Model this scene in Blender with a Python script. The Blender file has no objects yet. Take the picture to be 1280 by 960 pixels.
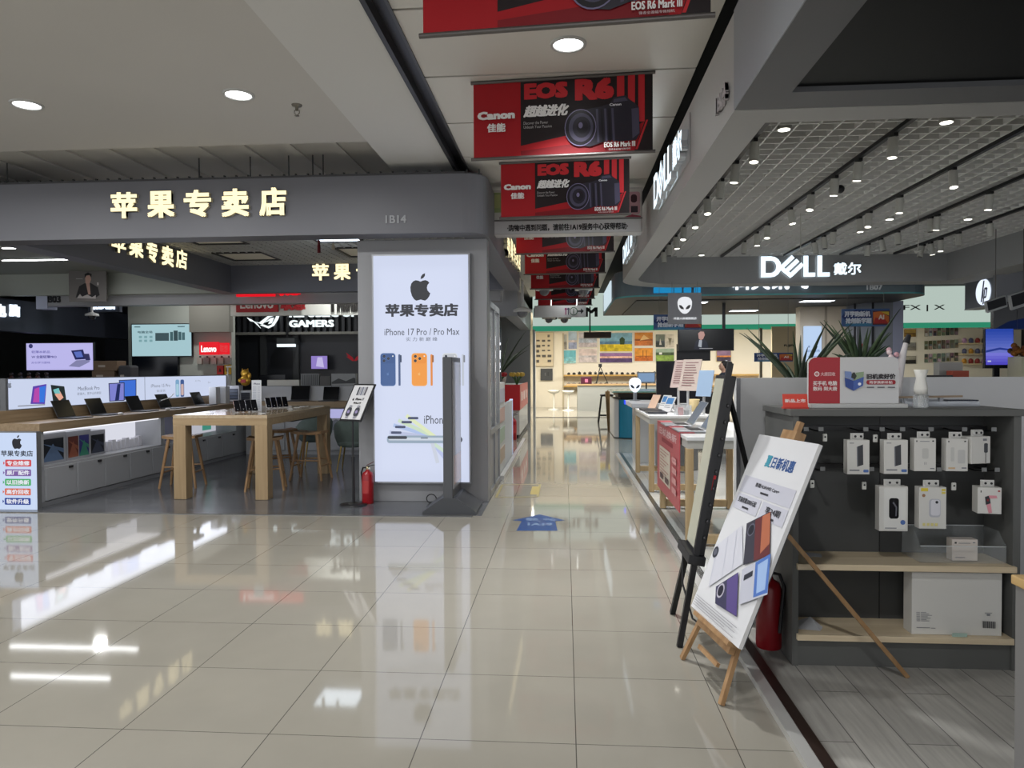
import bpy, bmesh, math, random
from mathutils import Vector, Matrix
random.seed(7)
S = bpy.context.scene
COL = S.collection
# ---------------------------------------------------------------- camera, world, exposure
F, PITCH, ROLL, YAW, EYE = 903.18, -0.019536, -0.0046764, -0.073199, 1.5
_f = Vector((math.sin(YAW)*math.cos(PITCH), math.cos(YAW)*math.cos(PITCH), math.sin(PITCH)))
_r0 = Vector((math.cos(YAW), -math.sin(YAW), 0)); _u0 = _r0.cross(_f)
_r = math.cos(ROLL)*_r0 + math.sin(ROLL)*_u0
_u = -math.sin(ROLL)*_r0 + math.cos(ROLL)*_u0
CAM = Vector((0, 0, EYE))
cd = bpy.data.cameras.new('camera'); cam = bpy.data.objects.new('camera', cd); COL.objects.link(cam)
cd.sensor_width = 36; cd.lens = F/1280*36; cd.clip_start = .05; cd.clip_end = 200
cam.matrix_world = Matrix(((_r.x, _u.x, -_f.x, 0), (_r.y, _u.y, -_f.y, 0), (_r.z, _u.z, -_f.z, EYE), (0, 0, 0, 1)))
S.camera = cam
S.view_settings.view_transform = 'Standard'; S.view_settings.look = 'None'
S.view_settings.gamma = 1; S.view_settings.use_curve_mapping = False
S.view_settings.exposure = 0.3
try:
    S.cycles.use_denoising = True
    S.cycles.max_bounces = 7; S.cycles.diffuse_bounces = 4; S.cycles.glossy_bounces = 4
    S.cycles.transparent_max_bounces = 12; S.cycles.sample_clamp_indirect = 4
    S.cycles.caustics_reflective = False; S.cycles.caustics_refractive = False
except Exception:
    pass
W = bpy.data.worlds.new('world'); S.world = W; W.use_nodes = True
W.node_tree.nodes['Background'].inputs[0].default_value = (.93, .95, 1, 1)
W.node_tree.nodes['Background'].inputs[1].default_value = 1.25

def area(name, loc, size, power, color=(.99, .99, .98), rot=(0, 0, 0), sy=None, spread=180):
    l = bpy.data.lights.new(name, 'AREA'); l.energy = power; l.color = color
    l.shape = 'RECTANGLE' if sy else 'DISK'; l.size = size; l.spread = math.radians(spread)
    if sy: l.size_y = sy
    if name == 'downlight_lamp': l.spread = math.radians(100 if abs(loc[0]) < .5 and loc[1] > 4 else 170)
    o = bpy.data.objects.new(name, l); o.location = loc; o.rotation_euler = rot; COL.objects.link(o); return o

LP = {}
LP['down'] = 38          # each mall downlight
LP['shop'] = 22          # each ceiling panel of the left shop
LP['far'] = 700          # camera store ceiling
LP['spot'] = 70         # each lit track head
# ---------------------------------------------------------------- helpers
def at(px, py, X=None, Y=None, Z=None):
    d = _f*F + _r*(px-640) - _u*(py-480)
    t = X/d.x if X is not None else Y/d.y if Y is not None else (Z-EYE)/d.z
    return CAM + d*t

def lin(c):
    return tuple(((v/255)/12.92 if v/255 <= .04045 else ((v/255+.055)/1.055)**2.4) for v in c)

_M = {}
def mat(c, rough=.55, metal=0, spec=.4, noise=0, nscale=8, bump=0, name=None):
    k = ('d', tuple(c), rough, metal, spec, noise, nscale, bump)
    if k in _M: return _M[k]
    m = bpy.data.materials.new(name or 'surface'); m.use_nodes = True
    b = m.node_tree.nodes['Principled BSDF']; l = lin(c)
    b.inputs['Base Color'].default_value = (*l, 1); b.inputs['Roughness'].default_value = rough
    b.inputs['Metallic'].default_value = metal; b.inputs['Specular IOR Level'].default_value = spec
    if noise or bump:
        N = m.node_tree.nodes; L = m.node_tree.links
        g = N.new('ShaderNodeNewGeometry'); n = N.new('ShaderNodeTexNoise'); n.inputs['Scale'].default_value = nscale
        n.inputs['Detail'].default_value = 4
        L.new(g.outputs['Position'], n.inputs['Vector'])
        if noise:
            r = N.new('ShaderNodeValToRGB')
            r.color_ramp.elements[0].position = .3; r.color_ramp.elements[1].position = .7
            r.color_ramp.elements[0].color = (*[x*(1-noise) for x in l], 1)
            r.color_ramp.elements[1].color = (*[min(1, x*(1+noise)) for x in l], 1)
            L.new(n.outputs['Fac'], r.inputs['Fac']); L.new(r.outputs['Color'], b.inputs['Base Color'])
        if bump:
            bp = N.new('ShaderNodeBump'); bp.inputs['Strength'].default_value = bump; bp.inputs['Distance'].default_value = .002
            L.new(n.outputs['Fac'], bp.inputs['Height']); L.new(bp.outputs['Normal'], b.inputs['Normal'])
    _M[k] = m; return m

def glow(c, s=1.0, sample=False):
    k = ('e', tuple(c), s, sample)
    if k in _M: return _M[k]
    m = bpy.data.materials.new('lit'); m.use_nodes = True
    b = m.node_tree.nodes['Principled BSDF']
    b.inputs['Base Color'].default_value = (.02, .02, .02, 1); b.inputs['Roughness'].default_value = .8
    b.inputs['Specular IOR Level'].default_value = 0
    b.inputs['Emission Color'].default_value = (*lin(c), 1); b.inputs['Emission Strength'].default_value = s*.8
    try: m.cycles.emission_sampling = 'AUTO' if sample else 'NONE'
    except Exception: pass
    _M[k] = m; return m

def glass(c=(235, 240, 240), alpha=.12, rough=.03):
    k = ('g', tuple(c), alpha, rough)
    if k in _M: return _M[k]
    m = bpy.data.materials.new('clear'); m.use_nodes = True
    N = m.node_tree.nodes; L = m.node_tree.links
    b = N['Principled BSDF']; b.inputs['Base Color'].default_value = (*lin(c), 1); b.inputs['Roughness'].default_value = rough
    t = N.new('ShaderNodeBsdfTransparent'); x = N.new('ShaderNodeMixShader'); x.inputs[0].default_value = alpha
    L.new(t.outputs[0], x.inputs[1]); L.new(b.outputs[0], x.inputs[2]); L.new(x.outputs[0], N['Material Output'].inputs['Surface'])
    _M[k] = m; return m

def wood(c, c2, axis='X', scale=1.0, rough=.45):
    k = ('w', tuple(c), tuple(c2), axis, scale, rough)
    if k in _M: return _M[k]
    m = bpy.data.materials.new('wood'); m.use_nodes = True
    N = m.node_tree.nodes; L = m.node_tree.links; b = N['Principled BSDF']
    g = N.new('ShaderNodeTexCoord'); mp = N.new('ShaderNodeMapping')
    s = [26*scale]*3; s['XYZ'.index(axis)] = 1.5*scale
    mp.inputs['Scale'].default_value = s
    n = N.new('ShaderNodeTexNoise'); n.inputs['Scale'].default_value = 1; n.inputs['Detail'].default_value = 5
    r = N.new('ShaderNodeValToRGB'); r.color_ramp.elements[0].position = .32; r.color_ramp.elements[1].position = .7
    r.color_ramp.elements[0].color = (*lin(c2), 1); r.color_ramp.elements[1].color = (*lin(c), 1)
    L.new(g.outputs['Object'], mp.inputs['Vector']); L.new(mp.outputs[0], n.inputs['Vector'])
    L.new(n.outputs['Fac'], r.inputs['Fac']); L.new(r.outputs['Color'], b.inputs['Base Color'])
    b.inputs['Roughness'].default_value = rough; b.inputs['Specular IOR Level'].default_value = .35
    _M[k] = m; return m

def tiled(name, c1, c2, cm, bw, bh, mortar, off, rough, offset=0.0, rot=0, grain=None, spec=.5, fleck=.06):
    m = bpy.data.materials.new(name); m.use_nodes = True
    N = m.node_tree.nodes; L = m.node_tree.links; b = N['Principled BSDF']
    g = N.new('ShaderNodeNewGeometry'); mp = N.new('ShaderNodeMapping'); mp.vector_type = 'POINT'
    mp.inputs['Location'].default_value = (*off, 0); mp.inputs['Rotation'].default_value = (0, 0, rot)
    br = N.new('ShaderNodeTexBrick'); br.offset = offset; br.squash = 1
    br.inputs['Scale'].default_value = 1; br.inputs['Brick Width'].default_value = bw; br.inputs['Row Height'].default_value = bh
    br.inputs['Mortar Size'].default_value = mortar; br.inputs['Mortar Smooth'].default_value = .1; br.inputs['Bias'].default_value = 0
    br.inputs['Color1'].default_value = (*lin(c1), 1); br.inputs['Color2'].default_value = (*lin(c2), 1); br.inputs['Mortar'].default_value = (*lin(cm), 1)
    n = N.new('ShaderNodeTexNoise'); n.inputs['Detail'].default_value = 6
    mp2 = N.new('ShaderNodeMapping'); mp2.inputs['Scale'].default_value = grain or (3, 3, 3); n.inputs['Scale'].default_value = 1
    mx = N.new('ShaderNodeMix'); mx.data_type = 'RGBA'; mx.blend_type = 'MULTIPLY'; mx.inputs[0].default_value = 1
    r = N.new('ShaderNodeValToRGB'); r.color_ramp.elements[0].position = .3; r.color_ramp.elements[1].position = .7
    r.color_ramp.elements[0].color = (1-2*fleck,)*3+(1,); r.color_ramp.elements[1].color = (1, 1, 1, 1)
    L.new(g.outputs['Position'], mp.inputs['Vector']); L.new(mp.outputs[0], br.inputs['Vector'])
    L.new(mp.outputs[0], mp2.inputs['Vector']); L.new(mp2.outputs[0], n.inputs['Vector'])
    L.new(n.outputs['Fac'], r.inputs['Fac']); L.new(br.outputs['Color'], mx.inputs[6]); L.new(r.outputs['Color'], mx.inputs[7])
    L.new(mx.outputs[2], b.inputs['Base Color'])
    b.inputs['Roughness'].default_value = rough; b.inputs['Specular IOR Level'].default_value = spec
    return m

X3, Y3, Z3 = Vector((1, 0, 0)), Vector((0, 1, 0)), Vector((0, 0, 1))
def frame(o, r, u):
    r = Vector(r).normalized(); u = Vector(u).normalized(); n = r.cross(u)
    return Matrix(((r.x, u.x, n.x, o[0]), (r.y, u.y, n.y, o[1]), (r.z, u.z, n.z, o[2]), (0, 0, 0, 1)))
def T(x, y, z, rz=0): return Matrix.Translation((x, y, z)) @ Matrix.Rotation(rz, 4, 'Z')

_TX = {}
def text_geo(s, bold=0.0, res=2):
    k = (s, res)
    if k in _TX: return _TX[k]
    c = bpy.data.curves.new('tmp', 'FONT'); c.body = s; c.resolution_u = res; c.fill_mode = 'FRONT'
    o = bpy.data.objects.new('tmp', c); m = o.to_mesh()
    vs = [(v.co.x, v.co.y) for v in m.vertices]; fs = [tuple(p.vertices) for p in m.polygons]
    o.to_mesh_clear(); bpy.data.objects.remove(o); bpy.data.curves.remove(c)
    x0 = min(v[0] for v in vs); x1 = max(v[0] for v in vs); y0 = min(v[1] for v in vs); y1 = max(v[1] for v in vs)
    vs = [((x-x0)/(x1-x0), (y-y0)/(y1-y0)) for x, y in vs]
    _TX[k] = (vs, fs, (x1-x0), (y1-y0)); return _TX[k]

class MB:
    """collects shapes with their materials and links them as one mesh object"""
    def __init__(s): s.v = []; s.f = []; s.m = []; s.sm = []; s.mats = []
    def mi(s, m):
        if m not in s.mats: s.mats.append(m)
        return s.mats.index(m)
    def add(s, vs, fs, m, M=None, smooth=False):
        b = len(s.v); i = s.mi(m)
        s.v += [tuple((M @ Vector(v)) if M else v) for v in vs]
        for f in fs: s.f.append(tuple(b+j for j in f)); s.m.append(i); s.sm.append(smooth)
        return s
    def box(s, lo, hi, m, bev=0, M=None):
        lo, hi = [min(a, b) for a, b in zip(lo, hi)], [max(a, b) for a, b in zip(lo, hi)]
        if bev:
            bm = bmesh.new(); bmesh.ops.create_cube(bm, size=1)
            c = [(a+b)/2 for a, b in zip(lo, hi)]; d = [b-a for a, b in zip(lo, hi)]
            for v in bm.verts: v.co = Vector((c[0]+v.co.x*d[0], c[1]+v.co.y*d[1], c[2]+v.co.z*d[2]))
            bmesh.ops.bevel(bm, geom=bm.edges[:], offset=min(bev, min(d)*.45), segments=2, affect='EDGES', profile=.5)
            bm.verts.index_update()
            s.add([v.co[:] for v in bm.verts], [[v.index for v in f.verts] for f in bm.faces], m, M); bm.free(); return s
        x0, y0, z0 = lo; x1, y1, z1 = hi
        vs = [(x0, y0, z0), (x1, y0, z0), (x1, y1, z0), (x0, y1, z0), (x0, y0, z1), (x1, y0, z1), (x1, y1, z1), (x0, y1, z1)]
        return s.add(vs, [(3, 2, 1, 0), (4, 5, 6, 7), (0, 1, 5, 4), (1, 2, 6, 5), (2, 3, 7, 6), (3, 0, 4, 7)], m, M)
    def cyl(s, p0, p1, r0, m, r1=None, n=16, M=None, caps=True):
        p0, p1 = Vector(p0), Vector(p1); r1 = r0 if r1 is None else r1
        d = (p1-p0).normalized(); a = d.orthogonal().normalized(); b = d.cross(a)
        vs = []
        for p, r in ((p0, r0), (p1, r1)):
            for i in range(n):
                t = 2*math.pi*i/n; vs.append((p + a*math.cos(t)*r + b*math.sin(t)*r)[:])
        s.add(vs, [(i, (i+1) % n, n+(i+1) % n, n+i) for i in range(n)], m, M, n > 6)
        if caps: s.add(vs, [tuple(range(n-1, -1, -1)), tuple(range(n, 2*n))], m, M)
        return s
    def beam(s, p0, p1, w, h, m, up=(0, 0, 1), bev=0, M=None, w1=None, h1=None):
        p0, p1 = Vector(p0), Vector(p1); d = (p1-p0); ln = d.length; d.normalize()
        u = Vector(up); r = d.cross(u)
        if r.length < 1e-4: r = d.cross(Vector((0, 1, 0)))
        r.normalize(); u = r.cross(d)
        w1 = w1 or w; h1 = h1 or h
        vs = []
        for p, a, b in ((p0, w, h), (p1, w1, h1)):
            for i, j in ((-1, -1), (1, -1), (1, 1), (-1, 1)): vs.append((p + r*a/2*i + u*b/2*j)[:])
        return s.add(vs, [(3, 2, 1, 0), (4, 5, 6, 7), (0, 1, 5, 4), (1, 2, 6, 5), (2, 3, 7, 6), (3, 0, 4, 7)], m, M)
    def tube(s, pts, r, m, n=8, M=None, taper=None):
        pts = [Vector(p) for p in pts]; vs = []; k = len(pts); a = None
        for i, p in enumerate(pts):
            d = (pts[min(i+1, k-1)]-pts[max(i-1, 0)]).normalized()
            if a is None: a = d.orthogonal().normalized()
            else: a = (a - d*a.dot(d)).normalized()
            b = d.cross(a); rr = r if taper is None else taper[i]
            for j in range(n):
                t = 2*math.pi*j/n; vs.append((p + (a*math.cos(t)+b*math.sin(t))*rr)[:])
        fs = [(i*n+j, i*n+(j+1) % n, (i+1)*n+(j+1) % n, (i+1)*n+j) for i in range(k-1) for j in range(n)]
        s.add(vs, fs, m, M, True)
        return s.add(vs, [tuple(range(n-1, -1, -1)), tuple(range((k-1)*n, k*n))], m, M)
    def lathe(s, prof, m, n=24, M=None, o=(0, 0, 0)):
        vs = [(o[0]+r*math.cos(2*math.pi*j/n), o[1]+r*math.sin(2*math.pi*j/n), o[2]+z) for r, z in prof for j in range(n)]
        k = len(prof)
        fs = [(i*n+j, i*n+(j+1) % n, (i+1)*n+(j+1) % n, (i+1)*n+j) for i in range(k-1) for j in range(n)]
        s.add(vs, fs, m, M, True)
        return s.add(vs, [tuple(range(n-1, -1, -1)), tuple(range((k-1)*n, k*n))], m, M)
    def ball(s, c, r, m, M=None, n=14, k=8, sc=(1, 1, 1)):
        prof = [(max(1e-4, math.sin(math.pi*i/k)), -math.cos(math.pi*i/k)) for i in range(k+1)]
        vs = [(c[0]+r*sc[0]*a*math.cos(2*math.pi*j/n), c[1]+r*sc[1]*a*math.sin(2*math.pi*j/n), c[2]+r*sc[2]*z) for a, z in prof for j in range(n)]
        return s.add(vs, [(i*n+j, i*n+(j+1) % n, (i+1)*n+(j+1) % n, (i+1)*n+j) for i in range(k) for j in range(n)], m, M, True)
    def prism(s, poly, z0, z1, m, M=None, m_side=None):
        n = len(poly)
        if sum(poly[i][0]*poly[(i+1) % n][1]-poly[(i+1) % n][0]*poly[i][1] for i in range(n)) < 0: poly = poly[::-1]
        vs = [(x, y, z0) for x, y in poly]+[(x, y, z1) for x, y in poly]
        s.add(vs, [tuple(range(n-1, -1, -1)), tuple(range(n, 2*n))], m, M)
        return s.add(vs, [(i, (i+1) % n, n+(i+1) % n, n+i) for i in range(n)], m_side or m, M)
    def quad(s, a, b, c, d, m): return s.add([tuple(a), tuple(b), tuple(c), tuple(d)], [(0, 1, 2, 3)], m)
    def solid_text(s, txt, M, w, h, d, m, bold=.02, m_side=None, res=3):
        """raised letters: lower-left at the frame's origin, w x h, standing out by d"""
        vs, fs, tw, th = text_geo(txt, bold, res)
        k = bold*h/th*1.3
        for i, (dx, dy) in enumerate(((-1, -.8), (1, -.8), (-1, .8), (1, .8)) if bold > .015 else ((0, 0),)):
            s._solid([(x*(w-2*k)+k+dx*k, y*(h-2*k)+k+dy*k, d+i*.0004) for x, y in vs], fs, m, M, m_side)
        return s
    def _solid(s, V, fs, m, M, m_side):
        s.add(V, fs, m, M)
        cnt = {}
        for f in fs:
            for i in range(len(f)):
                e = (f[i], f[(i+1) % len(f)]); cnt[e] = cnt.get(e, 0)+1
        ed = [e for e in cnt if (e[1], e[0]) not in cnt]
        W_ = []; F_ = []
        for a, b in ed:
            k = len(W_); W_ += [V[a], V[b], (V[b][0], V[b][1], 0), (V[a][0], V[a][1], 0)]; F_.append((k, k+3, k+2, k+1))
        return s.add(W_, F_, m_side or m, M)
    def build(s, name, parent=None, **kw):
        me = bpy.data.meshes.new(name); me.from_pydata(s.v, [], s.f)
        for m in s.mats: me.materials.append(m)
        me.polygons.foreach_set('material_index', s.m); me.polygons.foreach_set('use_smooth', s.sm); me.update()
        o = bpy.data.objects.new(name, me); COL.objects.link(o)
        if parent: o.parent = parent
        tag(o, **kw); return o

def tag(o, label=None, cat=None, group=None, kind=None):
    if label: o['label'] = label
    if cat: o['category'] = cat
    if group: o['group'] = group
    if kind: o['kind'] = kind
    return o
def thing(name, label, cat, loc=(0, 0, 0), rz=0, group=None, M=None):
    o = bpy.data.objects.new(name, None); COL.objects.link(o); o.empty_display_size = .05
    if M is not None: o.matrix_world = M
    else: o.location = loc; o.rotation_euler = (0, 0, rz)
    return tag(o, label, cat, group)
def dup(root, M=None, loc=None, rz=None, label=None, group=None):
    r = root.copy(); COL.objects.link(r)
    if M is not None: r.matrix_world = M
    if loc is not None: r.location = loc
    if rz is not None: r.rotation_euler = (0, 0, rz)
    if label: r['label'] = label
    if group: r['group'] = group
    for ch in root.children:
        c = ch.copy(); COL.objects.link(c); c.parent = r
        for g in ch.children:
            d = g.copy(); COL.objects.link(d); d.parent = c
    return r

class Panel:
    """prints on a flat rectangle: u runs right 0..1, v runs down 0..1"""
    def __init__(s, mb, M, w, h, step=.0005): s.b = mb; s.M = M; s.w = w; s.h = h; s.z = 0; s.st = step
    def p(s, u, v): return (u*s.w, (1-v)*s.h, s.z)
    def poly(s, pts, m):
        s.z += s.st
        vs = [s.p(u, v) for u, v in pts]; n = len(vs)
        if sum(vs[i][0]*vs[(i+1) % n][1]-vs[(i+1) % n][0]*vs[i][1] for i in range(n)) < 0: vs = vs[::-1]
        s.b.add(vs, [tuple(range(n))], m, s.M); return s
    def rect(s, u0, v0, u1, v1, m): return s.poly([(u0, v1), (u1, v1), (u1, v0), (u0, v0)], m)
    def disc(s, u, v, r, m, n=20, sy=1.0):
        return s.poly([(u+r*math.cos(2*math.pi*i/n)/s.w, v+r*sy*math.sin(2*math.pi*i/n)/s.h) for i in range(n)], m)
    def rrect(s, u0, v0, u1, v1, r, m):
        a, b = r/s.w, r/s.h; pts = []
        for cx, cy, t0 in ((u1-a, v1-b, 0), (u0+a, v1-b, 90), (u0+a, v0+b, 180), (u1-a, v0+b, 270)):
            for k in range(5): t = math.radians(t0+k*22.5); pts.append((cx+a*math.cos(t), cy+b*math.sin(t)))
        return s.poly(pts, m)
    def text(s, t, u0, v0, u1, v1, m, bold=.01, res=2, skew=0):
        s.z += s.st
        vs, fs, tw, th = text_geo(t, bold, res)
        W_, H_ = (u1-u0)*s.w, (v1-v0)*s.h; k = bold*H_/th*1.3 if bold > .012 else 0
        for i, (dx, dy) in enumerate(((-1, -.7), (1, -.7), (-1, .7), (1, .7), (0, -.8), (0, .8), (-1, 0), (1, 0), (0, 0))[:4 if bold < .034 else 9] if k else ((0, 0),)):
            s.z += s.st*.3
            s.b.add([(u0*s.w+k+(W_-2*k)*x+dx*k + skew*y*H_, (1-v1)*s.h+k+(H_-2*k)*y+dy*k, s.z) for x, y in vs], fs, m, s.M)
        return s

def rect_y(x0, y0, x1, y1, Y):
    """frame (lower-left), width and height of a wall-parallel rectangle that faces the entrance, standing at depth Y"""
    ym = (y0+y1)/2; xm = (x0+x1)/2
    a, b = at(x0, ym, Y=Y), at(x1, ym, Y=Y); c, d = at(xm, y0, Y=Y), at(xm, y1, Y=Y)
    return frame((a.x, Y, d.z), (1, 0, 0), (0, 0, 1)), b.x-a.x, c.z-d.z

def apple(P, u, v, h, m):
    """bitten-apple emblem, h metres tall, centred at u, v"""
    body = [(0, -.27), (.09, -.31), (.2, -.33), (.3, -.29), (.36, -.22), (.29, -.14), (.26, -.03), (.28, .08), (.35, .17), (.4, .2), (.35, .33), (.27, .44), (.18, .5), (.09, .48), (0, .455),
            (-.09, .48), (-.18, .5), (-.27, .44), (-.36, .3), (-.41, .12), (-.42, -.05), (-.38, -.2), (-.3, -.29), (-.2, -.33), (-.09, -.31)]
    leaf = [(0, -.37), (.02, -.48), (.09, -.57), (.19, -.61), (.18, -.5), (.11, -.41)]
    k = h/1.1
    for pts in (body, leaf):
        P.poly([(u+x*k/P.w, v+(y+.05)*k/P.h) for x, y in pts], m)
BLACK = mat((22, 23, 26)); WHITE = mat((225, 225, 222)); GREYTXT = mat((90, 92, 96))
def _px(P, x, y):
    d = _f*F + _r*(x-640) - _u*(y-480); o = P.M.translation; n = P.M.col[2].to_3d()
    p = CAM + d*((o-CAM).dot(n)/d.dot(n)) - o
    return p.dot(P.M.col[0].to_3d())/P.w, 1-p.dot(P.M.col[1].to_3d())/P.h
Panel.px = _px
def _box(P, x0, y0, x1, y1):
    xm, ym = (x0+x1)/2, (y0+y1)/2
    return P.px(x0, ym)[0], P.px(xm, y0)[1], P.px(x1, ym)[0], P.px(xm, y1)[1]
Panel.bx = _box
def rect_x(px0, py0, px1, py1, X, side):
    """a rectangle in a plane that runs along the walkway; side = 1 when it faces right, -1 when it faces left"""
    ym = (py0+py1)/2; xm = (px0+px1)/2
    a, b = at(px0, ym, X=X), at(px1, ym, X=X); c, d = at(xm, py0, X=X), at(xm, py1, X=X)
    return frame((X, a.y, d.z), (0, side, 0), (0, 0, 1)), abs(b.y-a.y), c.z-d.z
# ---------------------------------------------------------------- structure
CZ = 3.75
M_tile = tiled('polished_tile', (146, 142, 132), (142, 138, 128), (80, 78, 73), .632, .632, .0022, (-.0395+.632*20, -4.14+.632*20), .05, fleck=.03)
M_lwood = tiled('grey_plank_gloss', (84, 86, 92), (104, 106, 110), (40, 42, 46), 1.2, .13, .004, (9, 0), .2, offset=.5, grain=(1.5, 30, 1), fleck=.1)
M_rwood = tiled('grey_plank_matt', (178, 176, 170), (166, 164, 159), (96, 95, 92), 1.25, .2, .0025, (9.2, 20.05), .42, offset=.37, rot=math.pi/2, grain=(3, 40, 1), fleck=.13, spec=.3)
M_plast = mat((200, 198, 194), .85, spec=.15, noise=.02, nscale=.7)
M_strip = mat((212, 212, 210), .7, spec=.2)
M_panel = mat((214, 212, 206), .5, spec=.3)
M_void = mat((20, 20, 22), .8)
M_beam = mat((110, 111, 117), .5, spec=.4, noise=.02, nscale=1.2)
M_beamd = mat((128, 131, 142), .5, spec=.4)
M_fas = mat((178, 178, 176), .4, spec=.4)
M_grid = mat((196, 196, 194), .6)
M_chrome = mat((196, 196, 194), .3, metal=.45)
M_bronze = mat((62, 48, 44), .35, metal=.6)
def st(b, name, **kw): return b.build(name, kind='structure', **kw)

b = MB(); b.box((-16, -7, -.12), (18, 34, 0), M_tile); st(b, 'floor')
b = MB(); b.box((-6.4, 7.36, 0), (-.86, 13.2, .006), M_lwood); st(b, 'floor_boards')
b = MB(); b.box((-9, 7.28, 0), (-.95, 7.36, .01), mat((112, 112, 112), .25, metal=.6)); st(b, 'trim_1')
b = MB(); b.box((.995, -2, 0), (7.2, 4.8, .006), M_rwood); st(b, 'floor_planks')
b = MB(); b.box((.89, -2, 0), (.945, 12.8, .03), M_chrome); b.box((.945, -2, 0), (.995, 4.8, .034), M_bronze); b.box((.945, 4.8, 0), (.995, 12.8, .034), mat((120, 122, 122), .25, metal=.9)); st(b, 'trim_2')
M_plat = tiled('platform_tile', (176, 178, 176), (170, 172, 170), (130, 130, 128), .6, .6, .002, (9.1, 9), .1)
b = MB(); b.box((.995, 4.8, 0), (7.2, 12.8, .03), M_plat); st(b, 'floor_platform')

# ceilings
b = MB(); b.box((-14, -7, CZ), (-1.93, 7.0, CZ+.08), M_plast)
prof = [(7.0+.4*t/8, CZ+.17*(.5-.5*math.cos(t*math.pi/8))) for t in range(9)]
vs = [(x, y, z) for x in (-14, -1.93) for y, z in prof]
b.add(vs, [(i, i+1, 10+i, 9+i) for i in range(8)], M_plast, smooth=True)
b.box((-15.8, 7.4, CZ+.17), (-1.0, 22.6, CZ+.25), M_plast)
for i in range(26):   # shallow ribs of the slab over the shops
    b.box((-14+i*.5, 7.45, CZ+.15), (-13.9+i*.5, 14, CZ+.17), M_plast)
st(b, 'ceiling')
b = MB(); b.box((-1.93, -7, CZ-.004), (-1.22, 8.9, CZ+.08), M_strip); b.box((-3.4, 8.95, 3.7), (-1.23, 9.4, 3.915), M_strip); st(b, 'ceiling_bulkhead')
b = MB(); b.box((-1.22, -7, CZ+.05), (-1.07, 22.6, CZ+.25), mat((34, 34, 38), .35))
b.box((-1.225, -7, CZ-.03), (-1.19, 8.9, CZ+.05), mat((50, 50, 54), .4)); b.box((-1.085, -7, CZ-.012), (-1.065, 22.6, CZ+.05), mat((70, 70, 72), .4)); st(b, 'trim_3')
b = MB(); k = -7
gy = [4.49+1.045*k for k in range(-11, 18)]
for y0, y1 in zip(gy, gy[1:]): b.box((-1.065, y0+.014, CZ), (.985, y1-.014, CZ+.02), M_panel)
b.box((-1.07, -7, CZ+.12), (1.4, 22.6, CZ+.2), M_void); st(b, 'ceiling_panels')

def fascia_plan(x0, y0, x1, y1, r, th, corner):
    pass
# left shop canopy: front beam with a rounded right end, then side and back beams
def arc(cx, cy, r, a0, a1, n=8): return [(cx+r*math.cos(math.radians(a0+(a1-a0)*i/n)), cy+r*math.sin(math.radians(a0+(a1-a0)*i/n))) for i in range(n+1)]
LB0, LB1 = 2.985, 3.615
b = MB()
b.prism([(-9, 7.75), *arc(-1.09, 8.0, .25, -90, 0), (-.84, 8.25), (-1.12, 8.25), (-1.12, 8.05), (-9, 8.05)], LB0, LB1, M_beam)
b.prism([(-9, 7.775), (-1.09, 7.775), (-.9, 7.9), (-.9, 8.05), (-9, 8.05)], LB1, LB1+.03, mat((70, 70, 72)))
for i in range(46): b.box((-7.0+i*.135, 7.78, LB1), (-6.985+i*.135, 7.81, LB1+.05), mat((50, 50, 50)))
st(b, 'trim_4')
b = MB(); b.box((-1.12, 8.25, LB0), (-.84, 13.55, LB1), M_beam); st(b, 'trim_5')
b = MB(); b.box((-6.58, 8.05, LB0), (-6.3, 13.55, LB1), M_beamd); st(b, 'trim_6')
b = MB(); b.box((-6.3, 13.3, LB0), (-1.12, 13.55, LB1), M_beamd); st(b, 'trim_7')
# open-cell grid ceiling of the left shop
def grid(name, x0, y0, x1, y1, z, s, w=.014, h=.06, holes=(), m=None, back=None):
    m = m or M_grid
    g = MB(); n = int((x1-x0)/s); k = int((y1-y0)/s)
    def spans(a0, a1, cut):
        out = [(a0, a1)]
        for c0, c1 in cut: out = [q for p, r in out for q in ((p, min(r, c0)), (max(p, c1), r)) if q[1]-q[0] > .01]
        return out
    for i in range(n+1):
        x = x0+(x1-x0)*i/n
        for a, c in spans(y0, y1, [(hy0, hy1) for hx0, hy0, hx1, hy1 in holes if hx0 <= x <= hx1]): g.box((x-w/2, a, z), (x+w/2, c, z+h), m)
    for j in range(k+1):
        y = y0+(y1-y0)*j/k
        for a, c in spans(x0, x1, [(hx0, hx1) for hx0, hy0, hx1, hy1 in holes if hy0 <= y <= hy1]): g.box((a, y-w/2, z), (c, y+w/2, z+h), m)
    if back: g.box((x0, y0, z+.35), (x1, y1, z+.37), back)
    return st(g, name)
GZ = 3.5
def hole(x0, y0, x1, y1):
    a, c = at(x0, y0, Z=GZ), at(x1, y1, Z=GZ); return (min(a.x, c.x), min(a.y, c.y), max(a.x, c.x), max(a.y, c.y))
PAN = [(-6.1, 9.5, -4.9, 10.7), (-5.9, 12.0, -4.7, 12.9), (-4.35, 10.2, -3.3, 11.4), (-3.75, 12.1, -2.7, 13.0)]
PAN = [(-5.75, 10.35, -4.95, 11.05), (-5.95, 11.9, -5.1, 12.7), (-3.8, 10.42, -3.1, 11.05), (-3.75, 11.6, -3.05, 12.5)]
grid('ceiling_grid', -6.3, 8.05, -1.12, 13.3, GZ, .135, holes=PAN)
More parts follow.
